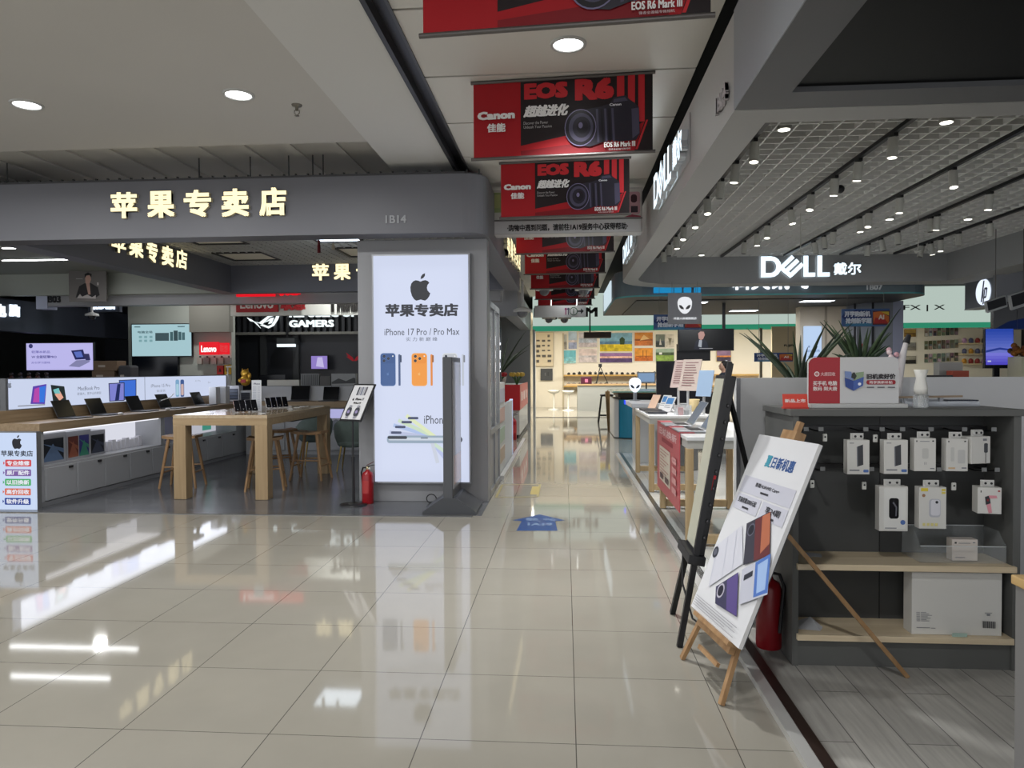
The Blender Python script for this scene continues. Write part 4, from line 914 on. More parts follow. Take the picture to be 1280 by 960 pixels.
for i, (x, y) in enumerate(((624, 486), (646, 484))):
    p = at(x, y, Y=15.9); g = MB(); 
    for k in range(9): a = k*.7; g.tube([(p.x, 15.95, 1.156), (p.x+.06*math.cos(a), 15.95+.06*math.sin(a), 1.3), (p.x+.13*math.cos(a), 15.95+.13*math.sin(a), 1.38)], .012, mat((60, 96, 50))); g.ball((p.x+.13*math.cos(a), 15.95+.13*math.sin(a), 1.4), .05, mat(((176, 30, 40), (196, 160, 60))[i]), n=8, k=5)
    g.build('flower_pot', label=['bunch of red flowers on the far left service counter', 'bunch of yellow flowers on the far left service counter'][i], cat='flowers')
def frond_plant(name, label, c, n, L, up, col, w0=.03, pot=None, seed=1, cat='plant', spread=1.0):
    rd = random.Random(seed); t = thing(name, label, cat, c)
    b = MB()
    for k in range(n):
        a = 2*math.pi*k/n+rd.uniform(-.3, .3); l = L*rd.uniform(.7, 1.1); el = up*rd.uniform(.55, 1.2); pts = []; tp = []
        for i in range(8):
            s_ = i/7; pts.append((spread*l*s_*math.cos(a)*.8, spread*l*s_*math.sin(a)*.8, l*(el*s_-.75*s_*s_*(.4+rd.random()*.02)))); tp.append(max(.0015, w0*(1-s_)**.8*(.7+.6*min(1, s_*4))/1.3))
        b.tube(pts, .01, mat(col[k % len(col)], .5), n=5, taper=tp)
    b.build('leaves', t)
    if pot:
        b = MB(); r, hh = pot; b.lathe([(r*.75, -hh), (r, 0), (r*.92, 0), (r*.9, -.02), (.001, -.02)], mat((120, 110, 100), .6), 20); b.build('pot', t)
    return t
frond_plant('potted_palm', 'dark green palm on the far left service counter', (-1.5, 16.9, 1.403), 16, .9, 1.25, [(40, 52, 34), (56, 70, 46)], .03, (.14, .25), 3)
# vertical lit letters of the shop on the left
t = thing('shop_sign', 'column of small white lit letters seen past the left cabinet', 'sign letters', (-1.3, 13.6, 1.5))
for i, (ch, y0, y1) in enumerate((('电', 420, 432), ('脑', 436, 449), ('服', 453, 465), ('us', 482, 489))):
    M, w, h = rect_y(614, y0, 626, y1, 13.6); b = MB(); b.solid_text(ch, Matrix.Translation((1.3, -13.6, -1.5)) @ M, w, h, .03, glow((236, 240, 250), 1.8), .03); b.build('letter', t)
b = MB(); b.box((-.3, .032, -.45), (.1, .06, .8), mat((70, 74, 78), .3)); b.build('backing', t)
b = MB(); M, w, h = rect_y(613, 362, 626, 370.5, 14.98); b.solid_text('服务', M, w, h, .015, glow((250, 240, 226), 2), .03); b.build('shop_sign', label='small white lit lettering on the end of the next grey beam behind the pillar', cat='sign letters')
# ================================================================ right side
M_gon = mat((92, 93, 91), .5, spec=.3); M_gond = mat((70, 71, 70), .55, spec=.25); M_birch = wood((226, 210, 182), (206, 188, 156), 'X'); M_rail = mat((22, 22, 23), .4)
GF = 3.7
t = thing('display_shelf', 'dark grey accessory shelf unit with hooks above and two birch shelves below', 'shelf unit', (1.68, GF+.25, .006))
def G(x, y, z): return (x-1.68, y-GF-.25, z-.006)
b = MB(); b.box(G(1.135, GF, .006), G(1.165, GF+.5, 1.262), M_gon); b.build('side_panel', t)
b = MB(); b.box(G(2.19, GF, .006), G(2.225, GF+.5, 1.262), M_gon); b.build('side_panel', t)
b = MB(); b.box(G(1.165, GF+.25, .13), G(2.19, GF+.28, 1.262), M_gond)
b.box(G(1.66, GF+.247, .13), G(1.664, GF+.25, 1.262), M_rail); b.build('back_panel', t)
b = MB(); b.box(G(1.12, GF-.01, 1.262), G(2.235, GF+.5, 1.296), M_gon, bev=.003); b.build('top', t)
b = MB(); b.box(G(1.165, GF+.01, .006), G(2.19, GF+.28, .13), M_gon); b.build('plinth', t)
for x0, x1, z, d in ((1.155, 2.2, .525, 0), (1.155, 2.19, .17, .0)):
    b = MB(); b.box(G(x0, GF-.02, z-.03), G(x1, GF+.25, z), M_birch, bev=.002); b.build('shelf', t)
for z in (1.185, .985):
    b = MB(); b.box(G(1.165, GF+.225, z-.012), G(2.19, GF+.25, z+.012), M_rail); b.build('hook_rail', t)
def hook(x, z, n=2):
    p = at(x, z, Y=GF+.1); zz = 1.185 if p.z > 1.08 else .985
    b = MB()
    b.tube([G(p.x, GF+.24, zz), G(p.x, GF+.1, zz-.005), G(p.x, GF+.03, zz+.004)], .004, M_rail, n=6); b.box(G(p.x-.012, GF+.028, zz-.0), G(p.x+.012, GF+.03, zz+.02), mat((110, 112, 112), .35)); b.build('hook', t)
for x in (1002, 1020, 1075, 1095, 1120, 1155, 1196, 1232): hook(x, 540)
for x in (1000, 1022, 1082, 1118, 1165, 1194, 1220, 1236): hook(x, 592)
M_box = mat((204, 203, 198), .45); M_boxs = mat((176, 176, 172), .5)
def hung_box(label, x0, y0, x1, y1, prints, dep=.05, yaw=0, Y=GF+.01):
    M, w, h = rect_y(x0, y0, x1, y1, Y); R_ = M @ Matrix.Rotation(yaw, 4, 'Y')
    t = thing('hanging_product_box', label, 'box', M=R_, group='boxed accessories hanging on hooks')
    b = MB(); b.box((0, 0, -dep), (w, h, 0), M_box, bev=.002); P = Panel(b, Matrix.Translation((0, 0, .0003)), w, h, .0003); prints(P); b.build('carton', t)
    b = MB(); b.box((w*.22, h+.0, -dep*.5), (w*.8, h+.032, -dep*.5+.004), mat((206, 206, 202), .4)); b.box((w*.26, h+.006, -dep*.5+.004), (w*.78, h+.028, -dep*.5+.014), mat((190, 190, 186), .35), bev=.004)
    for k in (.4, .65): b.cyl((w*k, h+.017, -dep*.5+.014), (w*k, h+.017, -dep*.5+.015), .006, BLACK, n=10)
    b.build('security_tag', t); return t
k1 = mat((44, 46, 52), .3); k2 = mat((120, 122, 128)); k3 = mat((80, 110, 170))
def pr_bank(P):
    P.poly([(.42, .2), (.7, .13), (.72, .72), (.44, .78)], k1); P.poly([(.42, .2), (.46, .19), (.48, .77), (.44, .78)], k2); P.rect(.1, .86, .55, .9, k2); P.rrect(.72, .86, .95, .94, .004, k3); P.rect(.1, .08, .3, .1, k2)
def pr_cable(P):
    P.rect(.08, .06, .13, .11, BLACK); P.rect(.82, .06, .9, .1, BLACK); P.rect(.25, .08, .7, .1, k2); P.rrect(.35, .3, .65, .62, .008, mat((188, 188, 184))); P.rect(.46, .72, .48, .8, k2); P.rect(.53, .72, .55, .8, k2); P.rect(.72, .9, .92, .93, k2)
def pr_cable2(P):
    P.rect(.08, .06, .13, .11, BLACK); P.rect(.82, .06, .9, .1, BLACK); P.rrect(.2, .26, .36, .7, .006, mat((190, 190, 186))); P.rrect(.52, .34, .86, .76, .006, mat((186, 186, 184))); P.rect(.08, .88, .4, .93, mat((200, 170, 130))); P.rect(.7, .88, .92, .92, k2)
def pr_plug(P): P.rrect(.66, .25, .86, .6, .006, k1); P.rect(.73, .6, .77, .98, k1); P.rect(.6, .08, .8, .16, k2)
def pr_phone(P):
    P.rrect(.16, .04, .92, .95, .006, mat((214, 214, 210))); P.rrect(.34, .26, .68, .72, .012, mat((22, 22, 26), .2)); P.poly([(.5, .34), (.62, .46), (.6, .66), (.56, .66), (.57, .47), (.46, .37)], mat((96, 96, 104))); P.disc(.82, .8, .012, k3); P.rect(.2, .92, .6, .94, k2)
def pr_charger(P):
    P.rect(.06, .02, .32, .1, mat((210, 190, 60))); P.rect(.82, .04, .96, .09, mat((210, 190, 60))); P.rect(.82, .11, .96, .16, mat((206, 190, 80))); P.disc(.16, .2, .008, mat((150, 110, 80))); P.rrect(.36, .28, .78, .72, .014, mat((178, 180, 188), .3)); P.rrect(.42, .3, .76, .68, .012, mat((206, 206, 212), .3)); P.disc(.64, .36, .007, k1)
    for i in range(4): P.rect(.12+.15*i, .86, .22+.15*i, .93, mat((210, 200, 130)))
def pr_watch(P):
    P.rect(.12, .12, .16, .2, BLACK); P.rect(.84, .1, .93, .16, mat((160, 60, 60))); P.poly([(.3, .36), (.5, .3), (.54, .6), (.34, .66)], k1); P.poly([(.45, .3), (.78, .3), (.82, .4), (.5, .42)], mat((206, 140, 150))); P.poly([(.36, .66), (.54, .6), (.6, .95), (.46, .98)], mat((206, 140, 150))); P.rect(.38, .44, .46, .52, mat((130, 30, 40)))
hung_box('white box with a dark power bank, leftmost box of the upper hook row', 1059, 550, 1087, 593, pr_bank)
hung_box('white box with a dark power bank, second box of the upper hook row', 1105, 550, 1135, 592.5, pr_bank)
hung_box('plain white cable box, third box of the upper hook row', 1143, 548, 1170, 589, pr_cable)
hung_box('plain white cable box with an orange strip, fourth box of the upper hook row', 1183, 548.5, 1210, 589, pr_cable2)
hung_box('white charger box with a black plug, rightmost of the upper hook row, turned aside', 1214, 546, 1243, 580, pr_plug, yaw=.25, dep=.06)
hung_box('large white box with a black phone, leftmost box of the lower hook row', 1099, 608, 1135, 664, pr_phone, Y=GF-.0)
hung_box('white box with yellow marks and a charger, middle box of the lower hook row', 1149, 609, 1183, 661, pr_charger, Y=GF-.0)
hung_box('white box with a pink strapped watch, rightmost box of the lower hook row', 1222, 609, 1250, 642, pr_watch, dep=.07, yaw=-.15, Y=GF-.0)
for i, (x, y) in enumerate(((1031, 547), (1094, 548), (1080, 607), (1192, 608), (1015, 605))):
    p = at(x, y, Y=GF+.08); b = MB(); b.box((-.011, -.006, -.02), (.011, .006, .02), mat((206, 206, 200), .4), bev=.004); b.cyl((0, -.0065, .004), (0, -.006, .004), .005, BLACK, n=8); b.cyl((0, 0, .02), (0, 0, .03), .003, M_rail, n=6)
    o = b.build('security_tag', label='small white security tag hanging from an empty hook of the dark shelf unit', cat='security tag', group='security tags on empty hooks'); o.location = p
# things on the birch shelves
p = at(1205, 698, Z=.526)
t = thing('acrylic_bin', 'clear acrylic bin with a sloping front on the upper birch shelf', 'bin', (at(1204, 698, Y=GF+.03).x, GF+.13, .5262))
b = MB(); g_ = glass((214, 220, 222), .1); W2 = .205
b.box((-W2, -.1, 0), (W2, .1, .005), g_); b.box((-W2, .095, .005), (W2, .1, .15), g_); b.box((-W2, -.1, .005), (W2, -.095, .085), g_)
for s_ in (-1, 1): b.prism([(-.095, .005), (.095, .005), (.095, .15), (-.03, .15), (-.095, .085)], s_*W2-.0025, s_*W2+.0025, g_, M=Matrix(((0, 0, 1, 0), (1, 0, 0, 0), (0, 1, 0, 0), (0, 0, 0, 1))))
b.build('bin_walls', t)
b = MB(); e_ = glass((230, 234, 236), .6)
b.box((-W2, -.101, .084), (W2, -.0945, .087), e_); b.box((-W2, .094, .149), (W2, .1005, .152), e_); b.build('rim', t)
b = MB(); p = at(1206, 698, Y=GF+.06); b.box((-.062, 0, 0), (.062, .055, .108), mat((206, 198, 190), .5), bev=.002); P = Panel(b, frame((-.062, -.0003, 0), (1, 0, 0), (0, 0, 1)), .124, .108, .0003); P.rect(.1, .12, .18, .2, BLACK); P.rect(.8, .12, .9, .17, k2); P.rect(.25, .16, .7, .19, k2); P.rect(.12, .82, .5, .86, k2)
o = b.build('small_box', label='small white accessory box standing in the clear acrylic bin', cat='box'); o.location = (p.x, GF+.06, .532)
M, w, h = rect_y(1141, 711, 1254, 789, GF+.01)
b = MB(); b.box((-w/2, 0, 0), (w/2, .09, .312), mat((212, 211, 206), .55), bev=.002); P = Panel(b, frame((-w/2, -.0003, 0), (1, 0, 0), (0, 0, 1)), w, .312, .0003)
for i in range(7): P.rect(.05, .64+i*.022, .09, .648+i*.022, k2); P.rect(.1, .64+i*.022, .14+.08*((i*7) % 5)/5+.02, .648+i*.022, k2)
P.rect(.05, .88, .2, .89, k2); P.rect(.21, .885, .26, .895, k2)
for i in range(14): P.rect(.78+i*.01, .76, .784+i*.01+.004*(i % 2), .87, k1)
P.rect(.8, .62, .88, .63, k2); P.rrect(.82, .64, .86, .67, .003, k2)
o = b.build('carton', label='large white carton with a barcode on the lower birch shelf', cat='carton'); o.location = (M.translation.x+w/2, GF+.02, .1705)
b = MB(); b.box((-.035, -.002, 0), (.035, 0, .018), mat((170, 196, 186), .4)); b.box((-.03, 0, 0), (.03, .02, .002), mat((170, 190, 184), .4)); o = b.build('price_label', label='small pale price label leaning before the white carton', cat='price label'); p = at(1200, 789, Y=GF-.005); o.location = (p.x, GF-.002, .1706)
def paper(label, c, pts, z, m=mat((180, 182, 186), .6)):
    b = MB(); n = len(pts); vs = [(x, y, zz) for x, y, zz in pts]
    b.add(vs+[(x, y, zz+.0012) for x, y, zz in pts], [tuple(range(n-1, -1, -1)), tuple(range(n, 2*n))]+[(i, (i+1) % n, n+(i+1) % n, n+i) for i in range(n)], m)
    o = b.build('paper_sheet', label=label, cat='paper'); o.location = (c[0], c[1], z)
p = at(1012, 776, Y=GF+.08); paper('curled white paper lying on the lower birch shelf', (p.x, GF+.1), [(-.07, -.04, 0), (.04, -.06, .0), (.065, -.02, .004), (.03, .06, .03), (-.06, .05, .003)], .1708)
p = at(1012, 690, Y=GF+.1); paper('scrap of white paper at the left end of the upper birch shelf', (p.x+.02, GF+.15), [(-.05, -.02, 0), (.05, -.03, 0), (.06, .02, .004), (-.03, .04, .006)], .5258)

# --- on top of the shelf unit
M, w, h = rect_y(1010.5, 446.5, 1123.5, 505.5, 3.86)
t = thing('counter_sign', 'red and white upright trade-in sign on top of the dark shelf unit', 'sign', (M.translation.x+w/2, 3.86, 1.2965))
def rr(w, h, r): return [(0, 0), (w, 0), *[(w-r+r*math.cos(math.radians(a)), h-r+r*math.sin(math.radians(a))) for a in range(0, 91, 15)], *[(r+r*math.cos(math.radians(a)), h-r+r*math.sin(math.radians(a))) for a in range(90, 181, 15)]]
FM = frame((-w/2, 0, .022), (1, 0, 0), (0, 0, 1)); h = M.translation.z+h-1.2965-.022
b = MB(); b.prism(rr(w, h, .03), -.02, 0, mat((196, 196, 196), .35), M=FM); P = Panel(b, FM, w, h, .0004); PW = Panel(None, frame((M.translation.x, 3.86, 1.3185), (1, 0, 0), (0, 0, 1)), w, h); Bx = PW.bx
X0 = Bx(1010, 450, 1050, 470)[2]
P.poly([(.0, 1), (X0, 1), (X0, .0), (.03/w, 0), (.011/w, .012/h), (.0, .03/h)], mat((160, 24, 36), .35))
wt = mat((226, 214, 212)); P.disc(*PW.px(1021, 467.5), .013, wt); P.disc(*PW.px(1021, 467.5), .008, mat((160, 24, 36), .35)); P.disc(*PW.px(1021, 467.5), .003, wt)
P.text('大唐回收', *Bx(1025.5, 465, 1044, 470), mat((214, 170, 170)), bold=.02); P.text('买手机 电脑', *Bx(1016, 476, 1046, 482), wt, bold=.02); P.text('数码 到大唐', *Bx(1016, 483, 1046, 488.5), wt, bold=.02)
P.text('旧机卖好价', *Bx(1083, 467, 1119, 474), mat((40, 36, 40)), bold=.03); P.rrect(*Bx(1082.5, 475, 1119, 480.5), .01, mat((150, 40, 50))); P.text('再享换新补贴', *Bx(1086, 476, 1115, 479.7), wt, bold=.02)
for i in range(3): P.rect(*Bx(1083+i*13, 483.4, 1092+i*13, 484.8), mat((90, 90, 94)))
bl, bl2, bl3 = mat((70, 96, 164)), mat((52, 74, 140)), mat((120, 140, 186))
P.poly([PW.px(1055, 472), PW.px(1066, 476), PW.px(1066, 488.5), PW.px(1056, 483)], bl2); P.poly([PW.px(1066, 476), PW.px(1079, 471), PW.px(1078, 482), PW.px(1066, 488.5)], bl)
P.poly([PW.px(1055, 464), PW.px(1063, 464.5), PW.px(1066, 475.5), PW.px(1055.5, 471.5)], bl3); P.poly([PW.px(1069, 466), PW.px(1079, 464.5), PW.px(1078.5, 471), PW.px(1067, 475.5)], mat((140, 160, 130)))
P.poly([PW.px(1063, 472), PW.px(1064, 467), PW.px(1067, 465), PW.px(1070, 470), PW.px(1068, 474)], mat((50, 54, 50))); P.disc(*PW.px(1073.5, 480), .008, mat((226, 230, 240)))
b.build('sign_board', t)
b = MB(); b.box((-w/2-.005, -.06, 0), (w/2+.02, .05, .022), mat((184, 184, 182), .4), bev=.003); b.build('base', t)
M, w, h = rect_y(979, 490, 1010, 508, 3.77)
t = thing('card_holder', 'small orange red card holder with white characters at the left end of the shelf top', 'card holder', (M.translation.x+w/2, 3.77, 1.2965))
b = MB(); b.box((-w/2, -.002, 0), (w/2, .002, .075), mat((206, 70, 56), .5), M=Matrix.Rotation(math.radians(-12), 4, 'X')); P = Panel(b, Matrix.Rotation(math.radians(-12), 4, 'X') @ frame((-w/2, -.0023, 0), (1, 0, 0), (0, 0, 1)), w, .075, .0003); P.text('新品上市', .08, .34, .92, .6, wt, bold=.03); b.build('card', t)
b = MB(); b.box((-w/2, -.012, 0), (w/2, .03, .008), mat((190, 60, 50), .5)); b.build('foot', t)
p = at(1151, 500, Y=3.84)
t = thing('white_vase', 'white waisted plastic vase on a clear cylinder on top of the shelf unit', 'vase', (p.x, 3.84, 1.2965))
b = MB(); b.lathe([(.036, 0), (.036, .06), (.034, .065), (.034, .004), (.001, .004)], glass((225, 230, 232), .3), 20); b.cyl((0, 0, .005), (0, 0, .07), .014, mat((206, 206, 202), .4)); b.build('stand', t)
b = MB(); b.lathe([(.001, .07), (.03, .07), (.033, .1), (.022, .15), (.034, .195), (.031, .195), (.019, .15), (.001, .14)], mat((222, 221, 214), .35), 24); b.build('cup', t)
p = at(1172, 504, Y=3.92)
t = thing('phone_tray', 'low grey tray of display phones beside the white vase', 'tray', (p.x+.05, 4.06, 1.2965))
b = MB(); b.box((-.19, -.09, 0), (.19, .1, .006), mat((150, 154, 160), .3)); b.box((-.19, -.09, .006), (.19, -.085, .026), glass((200, 206, 214), .5)); b.box((-.19, .095, .006), (.19, .1, .03), mat((150, 154, 160), .3)); b.build('tray_body', t)
b = MB(); b.box((.04, -.08, .027), (.19, .04, .034), mat((40, 46, 60), .2), bev=.003); b.box((.045, -.075, .006), (.185, .035, .027), mat((204, 206, 210), .4)); b.build('phone_block', t)
b = MB(); b.beam((-.19, -.0, .045), (.12, -.05, .052), .02, .01, mat((150, 130, 106), .5)); b.beam((-.15, 0, .006), (-.15, 0, .042), .02, .02, mat((150, 154, 160))); b.beam((.02, -.03, .006), (.02, -.03, .048), .02, .02, mat((150, 154, 160))); b.build('pen_rail', t)
p = at(1122, 470, Y=4.12)
t = thing('folded_ornament', 'slim white ornament with a dark tip and pink blossoms behind the trade-in sign', 'ornament', (p.x-.01, 4.1, 1.2965))
b = MB(); b.lathe([(.03, 0), (.03, .01), (.012, .02), (.012, .03)], mat((210, 208, 206)), 14); b.tube([(0, 0, .02), (.01, 0, .12), (.02, 0, .24), (.045, 0, .345)], .02, mat((206, 202, 202), .4), taper=[.014, .018, .022, .012]); b.tube([(.045, 0, .34), (.06, 0, .385)], .01, BLACK, taper=[.02, .012]); b.build('stem', t)
b = MB()
for i in range(12): b.ball((-.03+.02*math.cos(i*2.1), .015*math.sin(i*1.3), .16+.013*i), .015, mat((206, 160, 168) if i % 2 else (220, 200, 202)), n=8, k=5)
b.build('blossoms', t)

# --- low white wall behind, plants
M_lw = mat((192, 193, 194), .5, noise=.02, nscale=1)
b = MB(); b.box((.997, 4.3, .0), (6.4, 4.36, 1.447), M_lw); b.box((.997, 4.294, .006), (1.02, 4.3, 1.447), mat((120, 122, 126), .4)); st(b, 'wall_low')
frond_plant('aloe_plant', 'spiky dark green aloe standing left behind the low white wall', (1.5, 4.78, 1.36), 20, .34, 1.5, [(46, 60, 44), (62, 76, 54), (36, 48, 36)], .021, (.1, .16), 5, spread=1.3)
frond_plant('aloe_plant', 'spiky green aloe standing behind the red and white trade-in sign', (1.9, 4.82, 1.475), 26, .25, 1.6, [(52, 72, 48), (70, 88, 60), (40, 54, 40)], .021, (.1, .28), 9, spread=1.1)
b = MB(); b.box((1.2, 4.55, .006), (2.3, 5.0, 1.19), mat((150, 150, 148), .5), bev=.01); b.build('plant_cabinet', label='grey cabinet behind the low white wall carrying the two aloes', cat='cabinet')

# --- right front counter
t = thing('counter_corner', 'grey counter with a light wood top cut by the right picture edge', 'counter', (2.0, 2.1, .006))
b = MB(); b.box((-.378, -.8, 0), (.6, .625, .71), mat((120, 119, 118), .5), bev=.004); b.build('body', t)
b = MB(); b.box((-.388, -.81, .71), (.6, .635, .744), wood((206, 176, 126), (188, 156, 104), 'Y'), bev=.004); b.build('worktop', t)
extinguisher('dark red fire extinguisher on the floor left of the dark shelf unit', 1.064, 3.86, .04, .98, 2.4, mat((120, 16, 24), .35), True)

# --- wooden easel with poster
PM = Matrix(((.17, .379, -.91, .881), (-.985, .079, -.151, 3.52), (.014, .922, .387, .72), (0, 0, 0, 1)))
r_, u_, n_ = [PM.col[i].to_3d().normalized() for i in range(3)]
M_es = wood((164, 132, 96), (138, 106, 72), 'Z'); ctr = Vector((.881, 3.52, .72))
base = Vector((1.0, 3.52, 0))
t = thing('wooden_easel', 'folding wooden easel carrying the white phone poster', 'easel', base)
def E_(a, c, z): return ctr + r_*a + u_*c + n_*z - base
off = -.035
FLp, FRp, RP = Vector((.60, 3.765, .002))-base, Vector((.69, 3.255, .002))-base, Vector((1.645, 3.594, .008))-base
apx = E_(0.0, .58, off)
tl, tr = E_(-.06, .38, off), E_(.06, .38, off)
for a, c in ((FLp, tl), (FRp, tr)):
    b = MB(); b.beam(a, c, .03, .02, M_es, up=n_); b.build('leg', t)
hinge = E_(0, .12, off-.015)
b = MB(); b.beam(RP, hinge, .02, .026, M_es, up=(0, 1, 0)); b.build('leg', t, label='long rear prop of the easel')
b = MB(); b.beam(E_(0, -.45, off), apx, .036, .022, M_es, up=n_); b.build('mast', t)
b = MB(); b.beam(E_(-.2, -.52, off+.004), E_(.2, -.52, off+.004), .035, .03, M_es, up=n_); b.beam(E_(-.22, -.49, -.012), E_(.22, -.49, -.012), .02, .05, M_es, up=n_); b.build('tray', t)
b = MB(); b.beam(E_(-.14, .44, off), E_(.14, .44, off), .05, .024, M_es, up=n_); b.beam(E_(-.07, .5, off+.01), E_(.07, .5, off+.01), .05, .05, M_es, up=n_); b.build('top_clamp', t)
b = MB(); b.beam(E_(-.12, -.62, off), E_(.12, -.62, off), .02, .016, M_es, up=n_); b.build('cross_bar', t)
b = MB(); b.box((-.3, -.48, -.018), (.3, .48, 0), mat((206, 206, 206), .45)); b.box((-.3, -.48, -.022), (.3, .48, -.018), mat((60, 62, 66)))
P = Panel(b, frame((-.3, -.48, 0), (1, 0, 0), (0, 1, 0)), .6, .96, .0003); PW = Panel(None, PM @ Matrix.Translation((-.3, -.48, 0)), .6, .96); Q = PW.px
P.rect(0, .0, 1, 1, mat((204, 205, 208), .4))
P.text('夏日新机惠', .31, .1, .79, .165, mat((40, 76, 132)), bold=.03); P.text('夏', .31, .1, .4, .165, mat((60, 140, 160)), bold=.03)
gx = mat((184, 185, 196), .4); P.rect(.05, .235, .95, .325, gx); P.rect(.05, .335, .5, .42, gx); P.rect(.53, .335, .95, .42, gx); dk = mat((44, 44, 50))
P.text('搭载HUAWEI Care+', .3, .255, .72, .278, dk, bold=.02); P.rect(.43, .295, .57, .305, dk); P.text('至高优惠3000元起', .1, .35, .44, .38, dk, bold=.02); P.rect(.22, .395, .34, .405, dk); P.text('享24期', .62, .35, .86, .385, dk, bold=.02); P.rect(.68, .4, .8, .41, dk)
def phq(x0, y0, x1, y1, x2, y2, x3, y3, m): P.poly([Q(x0, y0), Q(x1, y1), Q(x2, y2), Q(x3, y3)], m)
wm, wm2 = mat((196, 197, 206), .35), mat((182, 184, 196), .35)
phq(897, 682, 929, 657, 930, 705, 887, 734, wm); phq(899, 681, 900, 681, 888, 733, 887, 734, wm2); phq(911, 672, 912, 671, 904, 723, 903, 724, wm2); phq(922, 664, 923, 663, 917, 713, 916, 714, wm2)
P.disc(*Q(896, 690.5), .03, mat((40, 42, 50), .3)); P.disc(*Q(896, 690.5), .018, mat((90, 92, 104), .3))
phq(935, 655, 965, 640, 964, 695, 931, 707, mat((54, 52, 62), .3)); phq(946, 651, 965, 640, 964, 695, 944, 702, mat((96, 42, 42), .3)); phq(955, 646, 965, 641, 964, 680, 952, 693, mat((170, 100, 70), .3)); P.disc(*Q(941, 663), .032, mat((96, 96, 110), .3)); P.disc(*Q(941, 663), .026, mat((28, 28, 36), .3))
phq(897, 734, 925, 716, 923, 772, 896, 755, mat((58, 56, 82), .3)); phq(911, 726, 925, 717, 923, 771, 910, 763, mat((86, 72, 128), .3)); P.disc(*Q(903, 739), .036, mat((180, 176, 190), .3)); P.disc(*Q(903, 739), .027, mat((34, 32, 46), .3))
phq(930, 713, 966, 693, 962, 744, 926, 757, wm2); phq(947, 704, 966, 693, 962, 742, 944, 748, mat((74, 110, 180), .3)); phq(950, 707, 963, 699, 959, 738, 948, 743, mat((150, 176, 216), .3)); P.rrect(.58-.02, .735, .72, .775, .018, mat((44, 46, 56), .3)) if False else phq(933, 720, 944, 714, 943, 721, 932, 727, mat((44, 46, 56), .3))
for i in range(5): P.rect(.06, .925+i*.012, .9-.06*i*(i % 2), .9285+i*.012, mat((150, 150, 156)))
o = b.build('poster_board', label='white foam poster of folding phones resting on the wooden easel', cat='poster'); o.matrix_world = PM

# --- black metal easel seen from its edge
M_bk = mat((26, 26, 28), .4)
base = Vector((.85, 4.2, 0)); t = thing('black_easel', 'black metal display easel seen from its edge behind the wooden easel', 'easel', base)
def K(x, y, z): return (x-base.x, y-base.y, z)
def on(y0, s): f = Vector((.604+(.655-.604)*(y0-3.93)/.55, y0, 0)); return f
for y0 in (3.93, 4.42):
    b = MB(); x0 = .612 if y0 < 4 else .652; b.beam(K(x0, y0 if y0 < 4 else 4.46, .002), K(.88, y0, 1.53) if y0 < 4 else K(.73, 4.27, .52), .03, .03, M_bk, up=(1, 0, 0)); b.build('leg', t)
b = MB(); b.beam(K(.975, 4.18, 1.42), K(.965+.0, 4.26, .3), .022, .022, M_bk) if False else b.beam(K(.88, 4.0, 1.4), K(1.1, 4.15, .62), .02, .02, M_bk); b.build('leg', t, label='rear prop of the black easel')
u2 = Vector((.268, 0, 1.528)).normalized(); r2 = Vector((0, -1, 0)); BM2 = Matrix.Translation(K(.70, 4.24, .5)) @ frame((0, 0, 0), r2, u2)
b = MB(); b.box((0, 0, -.045), (.31, .98, -.012), M_bk, bev=.004, M=BM2); b.box((0, 0, -.012), (.31, .98, .0), M_bk, M=BM2); b.build('frame', t)
b = MB(); b.box((.02, .02, 0), (.3, .96, .004), mat((176, 176, 160), .25), M=BM2); b.build('board_face', t)
b = MB(); b.box((-.03, -.05, -.05), (.34, 0, .04), M_bk, bev=.004, M=BM2); b.build('tray', t)
b = MB()
for i in range(9): b.ball(BM2 @ Vector((.315, .1+i*.09, -.028)), .011, mat((60, 60, 62), .4), n=8, k=5)
b.build('screw_heads', t, kind='stuff')
b = MB(); b.box((.312, .42, -.03), (.318, .44, .0), mat((170, 30, 36)), M=BM2); b.box((.312, .36, -.02), (.318, .42, -.01), mat((150, 26, 32)), M=BM2); b.build('red_tag', t)
b = MB(); b.tube([K(.69, 4.3, .45), K(.68, 4.25, .25), K(.72, 4.15, .08), K(.84, 4.05, .012), K(.88, 4.0, .012)], .006, M_bk, n=6); b.build('cable', t)

# --- demo tables with laptops
M_wtop = mat((206, 208, 210), .25); M_leg = wood((176, 154, 118), (156, 134, 100), 'Z')
def wtable(label, x0, y0, x1, y1, z, group):
    t = thing('white_top_table', label, 'table', ((x0+x1)/2, (y0+y1)/2, .034), group=group); hx, hy, zz = (x1-x0)/2, (y1-y0)/2, z-.034
    b = MB(); b.box((-hx, -hy, zz-.035), (hx, hy, zz), M_wtop, bev=.006); b.box((-hx+.01, -hy+.01, zz-.1), (hx-.01, hy-.01, zz-.035), mat((166, 166, 162), .4)); b.build('tabletop', t)
    for sx in (-1, 1):
        for sy in (-1, 1):
            b = MB(); b.box((sx*hx, sy*hy, 0), (sx*(hx-.06), sy*(hy-.07), zz-.1), M_leg, bev=.003); b.build('leg', t)
    for sy in (-1, 1):
        b = MB(); b.box((-hx+.06, sy*hy, .02), (hx-.06, sy*(hy-.06), .09), M_leg); b.build('foot_rail', t)
    return t
wtable('white topped table with wood frame along the walkway, nearer of two', 1.0, 6.05, 1.75, 7.75, .94, 'white topped demo tables')
wtable('white topped table with wood frame along the walkway, farther of two', 1.0, 8.7, 1.75, 10.4, .945, 'white topped demo tables')
FP = frame((.992, 7.85, .25), (0, -1, 0), (0, 0, 1))
